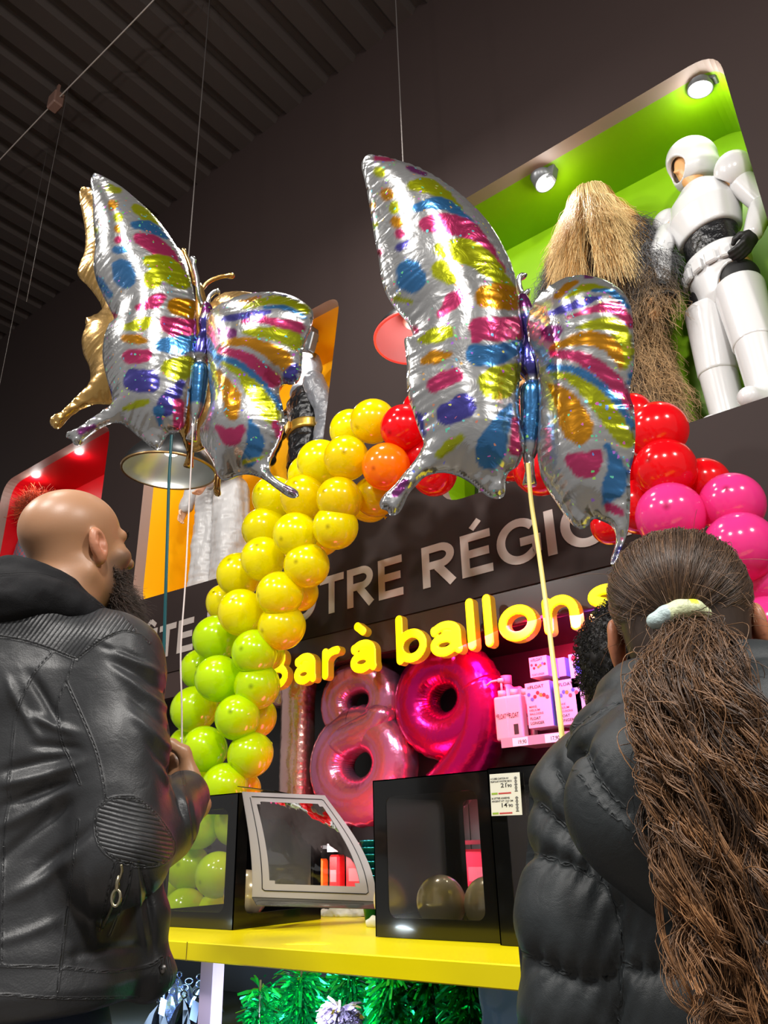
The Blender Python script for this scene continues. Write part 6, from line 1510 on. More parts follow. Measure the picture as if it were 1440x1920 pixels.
stub = np.clip((-.02 - q[:, 2] + .55 * (q[:, 0] - .0)) / .02, 0, 1) * np.clip((q[:, 0] - .005) / .02, 0, 1) * np.clip((.012 - q[:, 2]) / .02, 0, 1) * (q[:, 2] > -.2)
tone = blend(tone, stub * .72, (92, 72, 62))
shav = np.clip((q[:, 2] - .02) / .05, 0, 1) * np.clip((.05 - q[:, 0]) / .05, 0, 1) * .10 + np.clip((-.02 - q[:, 2]) / .04, 0, 1) * np.clip((-.03 - q[:, 0]) / .03, 0, 1) * .25
tone = blend(tone, shav, (150, 124, 112))
lip = np.clip(1 - np.linalg.norm((q - [.098, 0, -.053]) / [.02, .024, .012], axis=1), 0, 1)
tone = blend(tone, np.clip(lip * 2, 0, 1) * .6, (176, 92, 84))
brow = np.clip(1 - np.linalg.norm((np.stack([q[:, 0], np.abs(q[:, 1]), q[:, 2]], 1) - [.086, .034, .033]) / [.02, .027, .007], axis=1), 0, 1)
tone = blend(tone, np.clip(brow * 3, 0, 1) * .9, (40, 30, 26))
body = mesh_obj('body', W_(V), F, M_skin, man, attrs={'tone': tone})
# beard: short curly strands rooted on the face
Nv = vnormals(V, F); hm = np.zeros(len(V), bool); hm[:len(Vh)] = True
r_s = np.random.default_rng(3).random(len(V))
line = -.034 + .25 * np.clip(q[:, 0] - .07, -.1, .1) - .02 * (q[:, 0] > .075)
bm = hm & (q[:, 0] > .030 + .008 * vnoise(V, 120, 6)) & (q[:, 2] < line + .03 * np.clip((.045 - q[:, 0]) / .04, 0, 1)) & (q[:, 2] > -.128) & (np.linalg.norm((q - [.1, 0, -.053]) / [.03, .024, .010], axis=1) > 1)
mus = hm & (q[:, 0] > .08) & (np.abs(q[:, 1]) < .03) & (q[:, 2] < -.028) & (q[:, 2] > -.043)
side = hm & (r_s > .80) & (np.abs(q[:, 1]) > .05) & (q[:, 0] > .005) & (q[:, 0] < .04) & (q[:, 2] < .02) & (q[:, 2] > -.05)
cand = np.nonzero(bm | mus)[0]; r_ = np.random.default_rng(5); ro = r_.choice(cand, 5200)
K = 7; t = np.linspace(0, 1, K)
down = HB @ np.array([.45, 0, -.9])
Lb = np.where((side[ro] & ~bm[ro]) | (q[ro, 0] < .030), .005, np.where(mus[ro], .012, .013 + .036 * np.clip((-.050 - q[ro, 2]) / .05, 0, 1))) * r_.uniform(.6, 1.15, len(ro))
dirn = Nv[ro] * .75 + down * .75 + r_.normal(0, .42, (len(ro), 3)); dirn /= np.linalg.norm(dirn, axis=1)[:, None]
cu = r_.normal(0, 1, (len(ro), 3)) * .0035; ph = r_.uniform(0, 6.3, len(ro))
path = V[ro][:, None] - Nv[ro][:, None] * .001 + dirn[:, None] * (Lb[:, None] * t)[..., None] + cu[:, None] * np.sin(ph[:, None] + t * 7)[..., None] + (down * .25)[None, None] * (Lb[:, None] * t ** 2)[..., None]
Vb, Fb = strand_mesh(path, np.full((len(ro), K), .00042) * (1 - .5 * t)[None])
cb = np.repeat(np.repeat(np.array([srgb((62, 48, 40))[:3]]), len(ro), 0) * r_.uniform(.35, 2.4, len(ro))[:, None], K * 3, 0)
mesh_obj('beard', W_(Vb), Fb, hair_mat('beard_hair', .5), man, attrs={'hair': cb})
# brows and lashes
ro = r_.choice(np.nonzero(hm & (brow > .15))[0], 420); dirn = Nv[ro] * .5 + (HB @ np.array([0, 0, .2])) + r_.normal(0, .3, (len(ro), 3)) + np.sign(q[ro, 1])[:, None] * (HB @ np.array([0, .7, 0]))
dirn /= np.linalg.norm(dirn, axis=1)[:, None]; path = V[ro][:, None] + dirn[:, None] * (.008 * t)[None, :, None]
Vb, Fb = strand_mesh(path, np.full((len(ro), K), .00035)); mesh_obj('eyebrows', W_(Vb), Fb, hair_mat('beard_hair', .5), man, attrs={'hair': np.tile(np.array(srgb((34, 26, 22))[:3]), (len(Vb), 1))})

# leather jacket
def cloth_mat(name, color, rough, ribf=0.0, spec=.5, bump=(30, .2, .01), coat=0.0, ribd=.0016, seamd=.0017, fine=(420, .12)):
    m = mat(name, color, rough, spec=spec, coat=coat); t = NT(m); b = m.node_tree.nodes['Principled BSDF']
    tc = t.n('ShaderNodeTexCoord')
    a = t.n('ShaderNodeAttribute', attribute_name='ribu'); mk = t.n('ShaderNodeAttribute', attribute_name='ribm'); sm = t.n('ShaderNodeAttribute', attribute_name='seam')
    s = t.n('ShaderNodeMath', operation='SINE'); t.l(a, 'Fac', s, 0)
    ab = t.n('ShaderNodeMath', operation='ABSOLUTE'); t.l(s, 0, ab, 0)
    pw = t.n('ShaderNodeMath', operation='POWER', i1=.45); t.l(ab, 0, pw, 0)
    rm = t.n('ShaderNodeMath', operation='MULTIPLY'); t.l(pw, 0, rm, 0); t.l(mk, 'Fac', rm, 1)
    rs = t.n('ShaderNodeMath', operation='MULTIPLY', i1=ribd); t.l(rm, 0, rs, 0)
    # seam profile: a groove with a raised welt on both sides; attribute is the distance in units of 1
    cv = t.n('ShaderNodeFloatCurve'); c = cv.mapping.curves[0]
    for i, (x, y) in enumerate(((0, 0), (.12, .35), (.3, .95), (.5, .62), (1, .5))):
        if i < 2: p = c.points[i]; p.location = (x, y)
        else: c.points.new(x, y)
    cv.mapping.update(); t.l(sm, 'Fac', cv, 'Value')
    ss = t.n('ShaderNodeMath', operation='MULTIPLY', i1=seamd); t.l(cv, 0, ss, 0)
    nz = t.n('ShaderNodeTexNoise', in_Scale=bump[0], in_Detail=6.0, in_Distortion=.8); t.l(tc, 'Object', nz, 'Vector')
    ns = t.n('ShaderNodeMath', operation='MULTIPLY', i1=bump[2] * bump[1]); t.l(nz, 'Fac', ns, 0)
    vf = t.n('ShaderNodeTexVoronoi', in_Scale=fine[0]); t.l(tc, 'Object', vf, 'Vector')
    fs = t.n('ShaderNodeMath', operation='MULTIPLY', i1=.001 * fine[1]); t.l(vf, 'Distance', fs, 0)
    s1 = t.n('ShaderNodeMath', operation='ADD'); s2 = t.n('ShaderNodeMath', operation='ADD'); s3 = t.n('ShaderNodeMath', operation='ADD')
    t.l(rs, 0, s1, 0); t.l(ss, 0, s1, 1); t.l(s1, 0, s2, 0); t.l(ns, 0, s2, 1); t.l(s2, 0, s3, 0); t.l(fs, 0, s3, 1)
    bp = t.n('ShaderNodeBump', in_Strength=1.0, in_Distance=1.0); t.l(s3, 0, bp, 'Height'); t.l(bp, 0, b, 'Normal')
    return m
def px_attrs(Vrfz, seams, ribs, width=7.0):
    p = project(W_(Vrfz)); d = np.full(len(p), 1e3)
    for s in seams: d = np.minimum(d, poly_dist(p, smooth_path(s, 30)))
    u = np.zeros(len(p)); m = np.zeros(len(p))
    for poly, g, pitch in ribs:
        ins = pip(p, np.array(poly, float)); e = np.clip(poly_dist(p, np.array(poly + poly[:1], float)) / 4, 0, 1)
        u[ins] = (p[ins] @ np.array(g)) / pitch * np.pi; m[ins] = e[ins]
    return {'seam': np.clip(d / width, 0, 1), 'ribu': u, 'ribm': m}, p, d
wtR = wrR - (wrR - elR) * .10
def jacket(P):
    d = loft_sdf(P, BC, BU, [.955, .985, 1.03, 1.15, 1.30, 1.42, 1.50, 1.545], [.225, .232, .228, .214, .210, .200, .150, .085], [.165, .170, .168, .150, .148, .140, .110, .08], 2.3)
    for s, e, w, ss in ((shR, elR, wtR, 1), (shL, elL, wrL, -1)):
        a = sd_chain(P, np.array([s + R_ * ss * .0, s * .5 + e * .5 + R_ * ss * .006, e, e * .45 + w * .55, w]), [.088, .077, .070, .066, .048], .02)
        d = smin(d, a, .022)
    d = smin(d, sd_chain(P, np.array([to_rfz(onF(262, 1600, 1.34)), to_rfz(onF(272, 1720, 1.35)), to_rfz(onF(280, 1826, 1.36))]), [.03, .035, .036], .02), .03)
    d = smin(d, sd_cap(P, BC + [0, 0, 1.522] + R_ * .04, shR + [0, 0, .016], .050, .060), .05)
    d = smin(d, sd_cap(P, BC + [0, 0, 1.522] + L_ * .04, shL + [0, 0, .016], .050, .060), .05)
    d = smin(d, sd_cap(P, BC + [0, 0, 1.52] - Fw * .05, BC + [0, 0, 1.40] - Fw * .055, .10, .10), .06)
    return d
V, F = sdf_mesh(jacket, (-.95, 1.06, .94), (-.24, 1.62, 1.62), .0034)
V = relax(V, F, 2); N = vnormals(V, F)
# folds: draped ridges on the sleeve and under the arm
pp = project(W_(V))
def fold(cx, cy, ang, L, w, amp):
    a = math.radians(ang); x = (pp[:, 0] - cx) * math.cos(a) + (pp[:, 1] - cy) * math.sin(a); y = -(pp[:, 0] - cx) * math.sin(a) + (pp[:, 1] - cy) * math.cos(a)
    y = y + .0012 * x * x * (1 if amp > 0 else -1) * .6
    return amp * np.exp(-(y / w) ** 2) * np.exp(-(x / L) ** 4)
back = (N @ np.array([0, -1.0, 0]) > -.2)
disp = np.zeros(len(V))
for a in ((70, 1430, -12, 70, 9, -.007), (80, 1455, -16, 75, 10, .008), (75, 1485, -18, 70, 9, -.008), (70, 1515, -30, 80, 11, .007), (60, 1560, -40, 90, 11, -.007), (40, 1330, 62, 60, 8, .006), (85, 1310, 60, 55, 9, -.008), (100, 1360, 20, 50, 9, .006),
          (110, 1400, 5, 45, 9, -.006), (250, 1240, 28, 55, 7, .006), (262, 1268, 30, 60, 7, -.005), (270, 1300, 35, 60, 8, .006), (285, 1340, 42, 55, 7, -.005), (285, 1375, 40, 55, 8, .005), (230, 1225, 20, 40, 6, -.005), (300, 1420, 55, 40, 6, -.004), (318, 1470, 62, 40, 6, .005),
          (335, 1500, 70, 45, 5, -.006), (350, 1530, 78, 40, 5, .005), (362, 1545, 82, 40, 4, -.004), (90, 1640, -35, 90, 12, .006), (120, 1590, -40, 80, 10, -.006), (200, 1780, -8, 70, 9, -.004), (170, 1700, 80, 70, 8, .003), (262, 1700, 84, 80, 6, .005), (280, 1690, 80, 80, 5, -.006), (50, 1750, -20, 60, 10, .004)):
    disp += fold(*a) * back
disp += .0035 * vnoise(V * [1, 1, 1.6], 14, 3) + .0006 * vnoise(V, 40, 4)
hemb = np.clip(1 - np.abs(V[:, 2] - .985) / .03, 0, 1); disp += .004 * hemb
V = V + N * disp[:, None]
yoke = [(-20, 1125), (60, 1120), (140, 1118), (215, 1140), (250, 1170), (262, 1190), (230, 1183), (190, 1200), (150, 1231), (140, 1235), (90, 1215), (40, 1200), (-20, 1190)]
patch = [(x / 3.273, 1400 + y / 3.273) for x, y in ((600, 380), (650, 330), (720, 310), (830, 312), (900, 360), (970, 430), (1060, 560), (1072, 640), (1040, 690), (980, 725), (850, 738), (700, 690), (610, 610), (580, 480))]
seams = [[(-20, 1190), (40, 1200), (90, 1215), (140, 1235), (150, 1231), (190, 1200), (230, 1183), (262, 1190), (280, 1205)],
         [(140, 1236), (125, 1274), (110, 1311), (108, 1340), (116, 1390), (134, 1430), (150, 1470)], [(125, 1280), (156, 1349), (181, 1411), (195, 1474), (197, 1500)],
         [(97, 1224), (62, 1264), (37, 1317), (28, 1349), (22, 1411), (16, 1474), (18, 1500), (8, 1560), (5, 1680), (3, 1800)],
         [(147, 1537), (134, 1644), (122, 1736), (113, 1812), (107, 1860)], [(-10, 1811), (113, 1814), (200, 1822), (275, 1812), (305, 1795)], [(-10, 1864), (122, 1872), (257, 1870)],
         [(215, 1618), (203, 1670), (187, 1745)], [(247, 1618), (238, 1670), (205, 1755)], [(310, 1250), (322, 1330), (338, 1420), (345, 1470)], patch + patch[:1], [(305, 1795), (300, 1840)], [(316, 1795), (322, 1830), (318, 1850)]]
at, p_, d_ = px_attrs(V, seams, [(yoke, (.80, .60), 7.5), (patch, (-.22, .975), 8.5)], 7.5)
fm = (N @ (FH * 0 + np.array([0, -1.0, 0])) > -.35)
at['seam'] = np.where(fm, at['seam'], 1.0); at['ribm'] = at['ribm'] * fm
M_leather = cloth_mat('black_leather', srgb((44, 45, 47)), .43, spec=.5, bump=(30, .12, .010), coat=.0)
jk = mesh_obj('leather_jacket', W_(V), F, M_leather, man, attrs=at)
def on_jacket(px, py):
    """front-most jacket point at a pixel"""
    dd = np.hypot(p_[:, 0] - px, p_[:, 1] - py); k = np.nonzero(dd < 7)[0]
    if len(k) == 0: k = np.argsort(dd)[:4]
    return V[k[np.argmin(V[k, 1])]]
M_zip = mat('zip_metal', srgb((176, 168, 140)), .3, .9)
zl = np.array([on_jacket(*q) for q in ((234, 1622), (231, 1640), (225, 1665), (217, 1690), (208, 1715), (199, 1742))]); zl[:, 1] -= .003
zp = mesh_obj('pocket_zip', *tube(W_(smooth_path(zl, 60)), .0016 + .0006 * (np.arange(60) % 2), 6), M_zip, jk)
z0 = on_jacket(227, 1672) + [0, -.006, 0]
b = MB(); a = np.linspace(0, 2 * np.pi, 17)
b.tube(W_(z0 + np.stack([.0058 * np.cos(a), 0 * a, -.010 + .010 * np.sin(a)], 1)), .0022, 6, False); b.tube(W_(np.array([z0 + [0, 0, .018], z0 + [0, 0, 0]])), .0035, 6)
mesh_obj('zip_pull', *b.get(), M_zip, zp)
s0 = on_jacket(311, 1812) + [0, -.003, 0]; mesh_obj('snap_button', *lathe([(.001, .003), (.006, .002), (.0065, 0)], W_(s0[None])[0], -FH, 16), M_steel, jk)
# hoodie collar showing above the jacket
nk = np.array([-.618, 1.312, 0])
def hoodie(P):
    a = np.linspace(0, 2 * np.pi, 25)[:-1]; rings = []
    for rad, z0, rr, dz in ((.088, 1.553, .026, .046), (.116, 1.530, .030, .030)):
        pts = np.array([nk + R_ * math.sin(t) * rad * 1.0 + Fw * math.cos(t) * rad * .86 + [0, 0, z0 - dz * math.cos(t) - .012 * math.sin(t)] for t in a]); pts = np.concatenate([pts, pts[:1]])
        rings.append(sd_chain(P, pts, [rr] * len(pts), .01))
    d = smin(rings[0], rings[1], .016)
    return smin(d, sd_ell(P, nk - Fw * .105 + [-.03, 0, 1.53], (.12, .05, .05), np.stack([R_, Fw, [0, 0, 1]], 1)), .03)
Vk, Fk = sdf_mesh(hoodie, (-.80, 1.10, 1.45), (-.40, 1.50, 1.68), .0042); Vk = relax(Vk, Fk, 1); Nk = vnormals(Vk, Fk)
Vk = Vk + Nk * (.003 * vnoise(Vk * [1, 1, 2.2], 22, 8) + .0012 * vnoise(Vk, 60, 9))[:, None]
atk, _, _ = px_attrs(Vk, [[(-10, 1078), (70, 1075), (130, 1095), (180, 1128), (205, 1148)]], [], 6)
mesh_obj('hoodie_collar', W_(Vk), Fk, cloth_mat('black_sweat', srgb((24, 24, 26)), .85, spec=.2, bump=(60, .3, .006), fine=(900, .5)), man, attrs=atk)
def jeans(P):
    d = None
    d = loft_sdf(P, BC, BU, [.80, .88, .97], [.180, .178, .172], [.128, .125, .118], 2.2)
    for sg in (-1, 1):
        h = BC + R_ * sg * .09 + [0, 0, .90]; k = h + R_ * sg * .02 + [0, 0, -.42] + Fw * .02; a = k + [0, 0, -.42] - Fw * .02
        d = smin(d, sd_chain(P, np.array([h, k, a]), [.105, .080, .070], .03), .03)
    return smax(d, .02 - P[:, 2], .01)
Vj, Fj = sdf_mesh(jeans, (-.95, 1.1, .0), (-.3, 1.6, .99), .008); Nj = vnormals(Vj, Fj); Vj = Vj + Nj * (.004 * vnoise(Vj, 18, 2))[:, None]
mesh_obj('jeans', W_(Vj), Fj, mat('blue_denim', srgb((44, 56, 82)), .8, noise=(40, .25), bump=(300, .3, .002)), man)

# ------------------------------------------------------------------ the girl with the ponytail
girl = thing('person', 'girl with a long curly brown ponytail in a black padded jacket, nearest at the right', 'person', W_([[.335, .80, 0]])[0])
GH = facing(20, 3); GC = np.array([.314, .800, 1.338]); GS = .865
GU = facing(16); GB = np.array([.335, .805, 0]); gR, gL, gF = -GU[:, 1], GU[:, 1], GU[:, 0]
gh = head_sdf(GS)
gsh = {1: GB + gR * .125 + [0, 0, 1.185], -1: GB + gL * .125 + [0, 0, 1.185]}
gel = {k: v + (gR if k > 0 else gL) * .035 + [0, 0, -.235] - gF * .01 for k, v in gsh.items()}
gwr = {k: v + gF * .07 + [0, 0, -.19] for k, v in gel.items()}
def girl_body(P):
    d = gh(((P - GC) @ GH).astype(np.float32))
    d = smin(d, sd_chain(P, np.array([GC + GH @ [-.02, 0, -.03], GC + GH @ [-.03, 0, -.09], GB + [0, 0, 1.20]]), [.043, .043, .055], .02), .025)
    d = smin(d, loft_sdf(P, GB, GU, [.70, .80, .95, 1.10, 1.19, 1.23], [.125, .115, .11, .125, .11, .05], [.085, .085, .085, .085, .07, .04]), .03)
    for k in (-1, 1):
        d = smin(d, sd_chain(P, np.array([gsh[k], gel[k], gwr[k]]), [.038, .032, .022], .02), .02)
        x = (gwr[k] - gel[k]) / np.linalg.norm(gwr[k] - gel[k]); y = gF - x * (gF @ x); y /= np.linalg.norm(y)
        d = smin(d, hand_sdf(P, gwr[k], np.stack([x, y, np.cross(x, y) * (1 if k < 0 else -1)], 1), .78, 22), .01)
        h = GB + gR * k * .065 + [0, 0, .72]; kn = h + [0, 0, -.33] + gF * .01; an = kn + [0, 0, -.32] - gF * .01
        d = smin(d, sd_chain(P, np.array([h, kn, an]), [.07, .048, .035], .03), .03); d = smin(d, sd_cap(P, an + [0, 0, -.02], an + gF * .13 + [0, 0, -.025], .033, .03), .02)
    return d
Vl, Fl = sdf_mesh(girl_body, (.05, .62, 0.0), (.62, 1.05, 1.28), .0060)
Vh, Fh_ = sdf_mesh(girl_body, (.20, .68, 1.245), (.43, .95, 1.50), .0028)
V = np.concatenate([Vh, Vl]); F = np.concatenate([keep(Vh, Fh_, Vh[:, 2] > 1.246), keep(Vl, Fl, Vl[:, 2] < 1.262) + len(Vh)])
q = (V - GC) @ GH; tone = np.tile(np.array(srgb((186, 124, 92))[:3]), (len(V), 1)) * (1 + .06 * vnoise(V, 25, 2)[:, None])
ear = np.clip(1 - np.linalg.norm((np.stack([q[:, 0], np.abs(q[:, 1]), q[:, 2]], 1) / GS - [-.01, .084, .0]) / [.03, .02, .045], axis=1), 0, 1) ** .5
tone = blend(tone, ear * .5, (196, 112, 78))
mesh_obj('body', W_(V), F, M_skin, girl, attrs={'tone': tone})
# hair cap: base plus combed strands running to the hair tie
tie_d = np.array([-.86, .10, -.50]); tie_d /= np.linalg.norm(tie_d)
capc, capr = np.array([-.012, 0, .050]) * GS, np.array([.105, .081, .085]) * GS
def hair_base(P):
    Q = ((P - GC) @ GH).astype(np.float32)
    d = sd_ell(Q, capc, capr)
    d = smin(d, sd_ell(Q, np.array([-.050, 0, -.010]) * GS, np.array([.058, .066, .055]) * GS), .02)
    face = (Q[:, 0] / GS - .045) + .35 * np.maximum(0, -(Q[:, 2] / GS - .05))
    d = smax(d, face * GS, .01)
    S = np.stack([Q[:, 0], np.abs(Q[:, 1]), Q[:, 2]], 1) / GS
    return smax(d, -(sd_ell(S, (.0, .092, -.004), (.032, .030, .040))) * GS, .006)
Vb, Fb = sdf_mesh(hair_base, (.20, .66, 1.26), (.44, .92, 1.50), .0035)
hc_d, hc_l = np.array(srgb((66, 52, 44))[:3]), np.array(srgb((150, 112, 80))[:3])
cap = mesh_obj('hair', W_(Vb), Fb, hair_mat('brown_hair', .42), girl, attrs={'hair': np.tile(hc_d * .9, (len(Vb), 1))})
r_ = np.random.default_rng(11); S = 3600
# roots over the front hairline, temples and nape
az = r_.uniform(0, 2 * np.pi, S)
axisd = tie_d; e1 = np.cross(axisd, [0, 0, 1.]); e1 /= np.linalg.norm(e1); e2 = np.cross(e1, axisd); SGN = 1 if e2[2] > 0 else -1
ang = np.radians(np.where(np.sin(az) * SGN > -.1, 150, 70) * r_.uniform(.40, 1.0, S) ** .7)
rd = np.cos(ang)[:, None] * axisd + np.sin(ang)[:, None] * (np.cos(az)[:, None] * e1 + np.sin(az)[:, None] * e2)
K = 18; t = np.linspace(0, 1, K)
th = ang[:, None] * (1 - t)[None] + .10 * t
dirs = np.cos(th)[..., None] * axisd + np.sin(th)[..., None] * (np.cos(az + r_.normal(0, .05, S))[:, None, None] * e1 + np.sin(az)[:, None, None] * e2)
lift = 1.0 + r_.uniform(0, .022, S)[:, None] + .010 * np.sin(t * np.pi)[None] * r_.random(S)[:, None] + .008 * np.sin(az * 23)[:, None]
loc = capc + dirs * capr * lift[..., None]
low = np.clip((-.02 * GS - loc[..., 2]) / .05, 0, 1); loc[..., 0] += .015 * low
loc = loc + r_.normal(0, .0004, loc.shape)
lk = loc / GS; Sx = np.abs(lk[..., 1]); inear = (((lk[..., 0] - 0) / .030) ** 2 + ((Sx - .092) / .03) ** 2 + ((lk[..., 2] + .004) / .036) ** 2 < 1).any(1)
bad = inear | (lk[..., 0].max(1) > .072) | (lk[..., 2].min(1) < -.085)
loc = loc[~bad]; n_ = len(loc)
rad = np.full((n_, K), .00042) * (1 - .3 * t)[None]
Vs, Fs = strand_mesh(GC + loc @ GH.T, rad)
tint = r_.beta(1.3, 4, n_)[:, None]; cs = np.repeat(hc_d * (1 - tint) + hc_l * tint * .9, K * 3, 0)
mesh_obj('combed_strands', W_(Vs), Fs, hair_mat('brown_hair', .42), cap, attrs={'hair': cs})
fly = 260; az = r_.uniform(0, 2 * np.pi, fly); ang = np.radians(r_.uniform(5, 85, fly)); d0 = np.cos(ang)[:, None] * axisd + np.sin(ang)[:, None] * (np.cos(az)[:, None] * e1 + np.sin(az)[:, None] * e2)
p0 = capc + d0 * capr; dv = d0 * .5 + r_.normal(0, .6, (fly, 3)) ; tt = np.linspace(0, 1, 8); L = r_.uniform(.008, .03, fly)
path = p0[:, None] + dv[:, None] * (L[:, None] * tt)[..., None] + np.array([0, 0, -.5]) * (L[:, None] * tt ** 2)[..., None]
ok = np.abs(p0[:, 1]) < .072; path = path[ok]
Vs, Fs = strand_mesh(GC + path @ GH.T, np.full(path.shape[:2], .00022)); mesh_obj('loose_hairs', W_(Vs), Fs, hair_mat('brown_hair', .42), cap, attrs={'hair': np.tile(hc_l * .7, (len(Vs), 1))})
# ponytail: curled locks falling from the tie
tie = GC + GH @ (capc + tie_d * capr * 1.05)
def ctr(t):     # centre line of the tail in r,f,z
    P = np.array([tie, tie + [.003, -.026, -.020], to_rfz(onF(1292, 1270, .655)), to_rfz(onF(1322, 1400, .640)), to_rfz(onF(1358, 1560, .635)), to_rfz(onF(1376, 1740, .635)), to_rfz(onF(1392, 1930, .635))])
    return smooth_path(P, 200)[np.clip((t * 199).astype(int), 0, 199)]
hw_t = [0, .06, .18, .30, .5, .7, 1.0]; hw = [.009, .017, .027, .040, .050, .049, .040]
NLOCK, PER, K = 230, 17, 64; t = np.linspace(0, 1, K)
paths = []; cols = []; rads = []
for l in range(NLOCK):
    a0 = r_.uniform(0, 2 * np.pi); rho = math.sqrt(r_.random()); Lk = r_.uniform(.62, 1.06) if rho > .4 else r_.uniform(.8, 1.06)
    s = t * Lk; c = ctr(np.clip(s, 0, 1)); wv = np.interp(s, hw_t, hw)
    fr, ph, amp = r_.uniform(2.5, 8), r_.uniform(0, 6.3), r_.uniform(.002, .0085)
    sw = r_.normal(0, .35)
    offr = rho * np.cos(a0 + sw * s * 2) * wv * 1.05; offf = rho * np.sin(a0) * wv * .55
    env = np.clip((s - .10) / .35, 0, 1) * amp * (1 + .6 * s)
    cx = c + np.stack([offr + env * np.cos(ph + fr * 2 * np.pi * s), offf + env * .9 * np.sin(ph + fr * 2 * np.pi * s), env * .4 * np.sin(ph * 2 + fr * 2 * np.pi * s)], 1)
    lockw = np.interp(s, [0, .1, .4, 1], [.003, .006, .0065, .003]) * r_.uniform(.6, 1.2)
    tone_l = r_.beta(1.5, 2.8)
    for k in range(PER):
        o = r_.normal(0, .45, 3); fz = r_.normal(0, 1, 3); fp = r_.uniform(0, 6.3); fa = r_.uniform(.0004, .0036)
        if r_.random() < .10: fa *= 2.6; o *= 2.4
        pt = cx + o * lockw[:, None] + fz * (fa * np.sin(fp + s * r_.uniform(8, 40)) * np.clip(s * 5, 0, 1))[:, None]
        paths.append(pt); tl = np.clip(tone_l + r_.normal(0, .12), 0, 1); g = np.clip(tl * (.35 + .9 * s), 0, 1)[:, None]
        cols.append(np.repeat(hc_d * .85 * (1 - g) + np.array(srgb((182, 132, 88))[:3]) * g, 3, 0)); rads.append(np.interp(s, [0, .8, 1.05], [.00046, .00042, .0002]))
paths = np.array(paths); Vs, Fs = strand_mesh(paths, np.array(rads))
pt_ = mesh_obj('ponytail', W_(Vs), Fs, hair_mat('brown_hair', .42), girl, attrs={'hair': np.concatenate(cols)})
# hair tie with puffy pastel pieces
def tiesdf(P):
    d = None
    for k, (x, z, rr) in enumerate(((-.022, -.004, .0105), (-.012, .001, .012), (0, .005, .0125), (.012, .006, .0115), (.022, .002, .008))):
        e = sd_ell(P, tie + [x, -.010 - .004 * math.cos(x * 70), z + .004], (rr, rr * .8, rr * .8)); d = e if d is None else smin(d, e, .004)
    return d
Vt, Ft = sdf_mesh(tiesdf, tie - .05, tie + .05, .0016)
cc = np.tile(np.array(srgb((214, 222, 178))[:3]), (len(Vt), 1)); x = Vt[:, 0] - tie[0]; cc[x < -.014] = np.array(srgb((184, 204, 204))[:3]); cc[(x > .008) & (x < .016) & (Vt[:, 2] > tie[2] + .012)] = np.array(srgb((216, 220, 60))[:3])
mesh_obj('hair_tie', W_(Vt), Ft, mat('pastel_tie', (.8, .8, .7, 1), .4, vcol='tone', bump=(300, .4, .003)), girl, attrs={'tone': cc})
# padded jacket
def puffer(P):
    d = loft_sdf(P, GB, GU, [.66, .72, .85, 1.0, 1.12, 1.20, 1.25], [.170, .172, .168, .165, .160, .135, .07], [.125, .13, .13, .13, .125, .10, .06], 2.2)
    for k in (-1, 1):
        d = smin(d, sd_chain(P, np.array([gsh[k], gsh[k] * .5 + gel[k] * .5, gel[k], gwr[k]]), [.068, .068, .066, .050], .02), .012)
    return d
V, F = sdf_mesh(puffer, (.03, .58, .62), (.62, 1.06, 1.32), .0048); V = relax(V, F, 2); N = vnormals(V, F); pp = project(W_(V))
gs = [[(1000, 1602), (1040, 1612), (1085, 1630), (1135, 1655)], [(968, 1780), (1010, 1800), (1070, 1828), (1120, 1836), (1160, 1822)], [(1010, 1505), (1050, 1540), (1100, 1592), (1135, 1650), (1160, 1720)], [(1115, 1582), (1140, 1577), (1190, 1574), (1240, 1600), (1290, 1620)],
      [(1170, 1805), (1200, 1818), (1250, 1820), (1300, 1812), (1440, 1800)], [(1165, 1700), (1166, 1780), (1164, 1860), (1160, 1920)], [(1046, 1448), (1062, 1480), (1080, 1530), (1110, 1585)], [(980, 1940), (1060, 1960), (1150, 1950)]]
d = np.full(len(V), 1e3)
for s in gs: d = np.minimum(d, poly_dist(pp, smooth_path(s, 30)))
bk = N @ np.array([0, -1.0, 0]) > -.3
arc_ = pp[:, 0] * .9 + pp[:, 1] * .3
disp = .011 * (1 - np.exp(-(d / 26) ** 1.2)) + .0035 * np.exp(-(d / 26)) * np.sin(arc_ / 5.5 + 2.5 * vnoise(V, 20, 2)) * np.clip(d / 5, 0, 1) + .004 * vnoise(V * [1, 1, 2.0], 12, 5) + .002 * vnoise(V * [1, 1, 1.5], 30, 6)
V = V + N * np.where(bk, disp, .008)[:, None]
at, _, _ = px_attrs(V, gs, [], 9); at['seam'] = np.where(bk, at['seam'], 1)
M_puff = cloth_mat('black_nylon', srgb((40, 44, 46)), .50, spec=.35, bump=(40, .12, .010), seamd=.0016, fine=(1200, .1))
mesh_obj('padded_jacket', W_(V), F, M_puff, girl, attrs=at)
hb = GB + [0, 0, 1.235]
def hood(P):
    a = np.linspace(0, 2 * np.pi, 21); d = None
    for rad, z0, rr, dz in ((.092, .040, .026, .012), (.112, -.005, .042, .012)):
        pts = np.array([hb + gR * math.sin(x) * rad + gF * math.cos(x) * rad * .9 + [0, 0, z0 - dz * math.cos(x)] for x in a]); e = sd_chain(P, pts, [rr] * len(pts), .01); d = e if d is None else smin(d, e, .012)
    d = smin(d, sd_ell(P, hb - gF * .125 + [0, 0, -.060], (.150, .050, .095), np.stack([gR, gF, [0, 0, 1]], 1)), .03)
    return d
V, F = sdf_mesh(hood, (.10, .60, 1.06), (.58, 1.0, 1.34), .0045); V = relax(V, F, 1); N = vnormals(V, F); pp = project(W_(V))
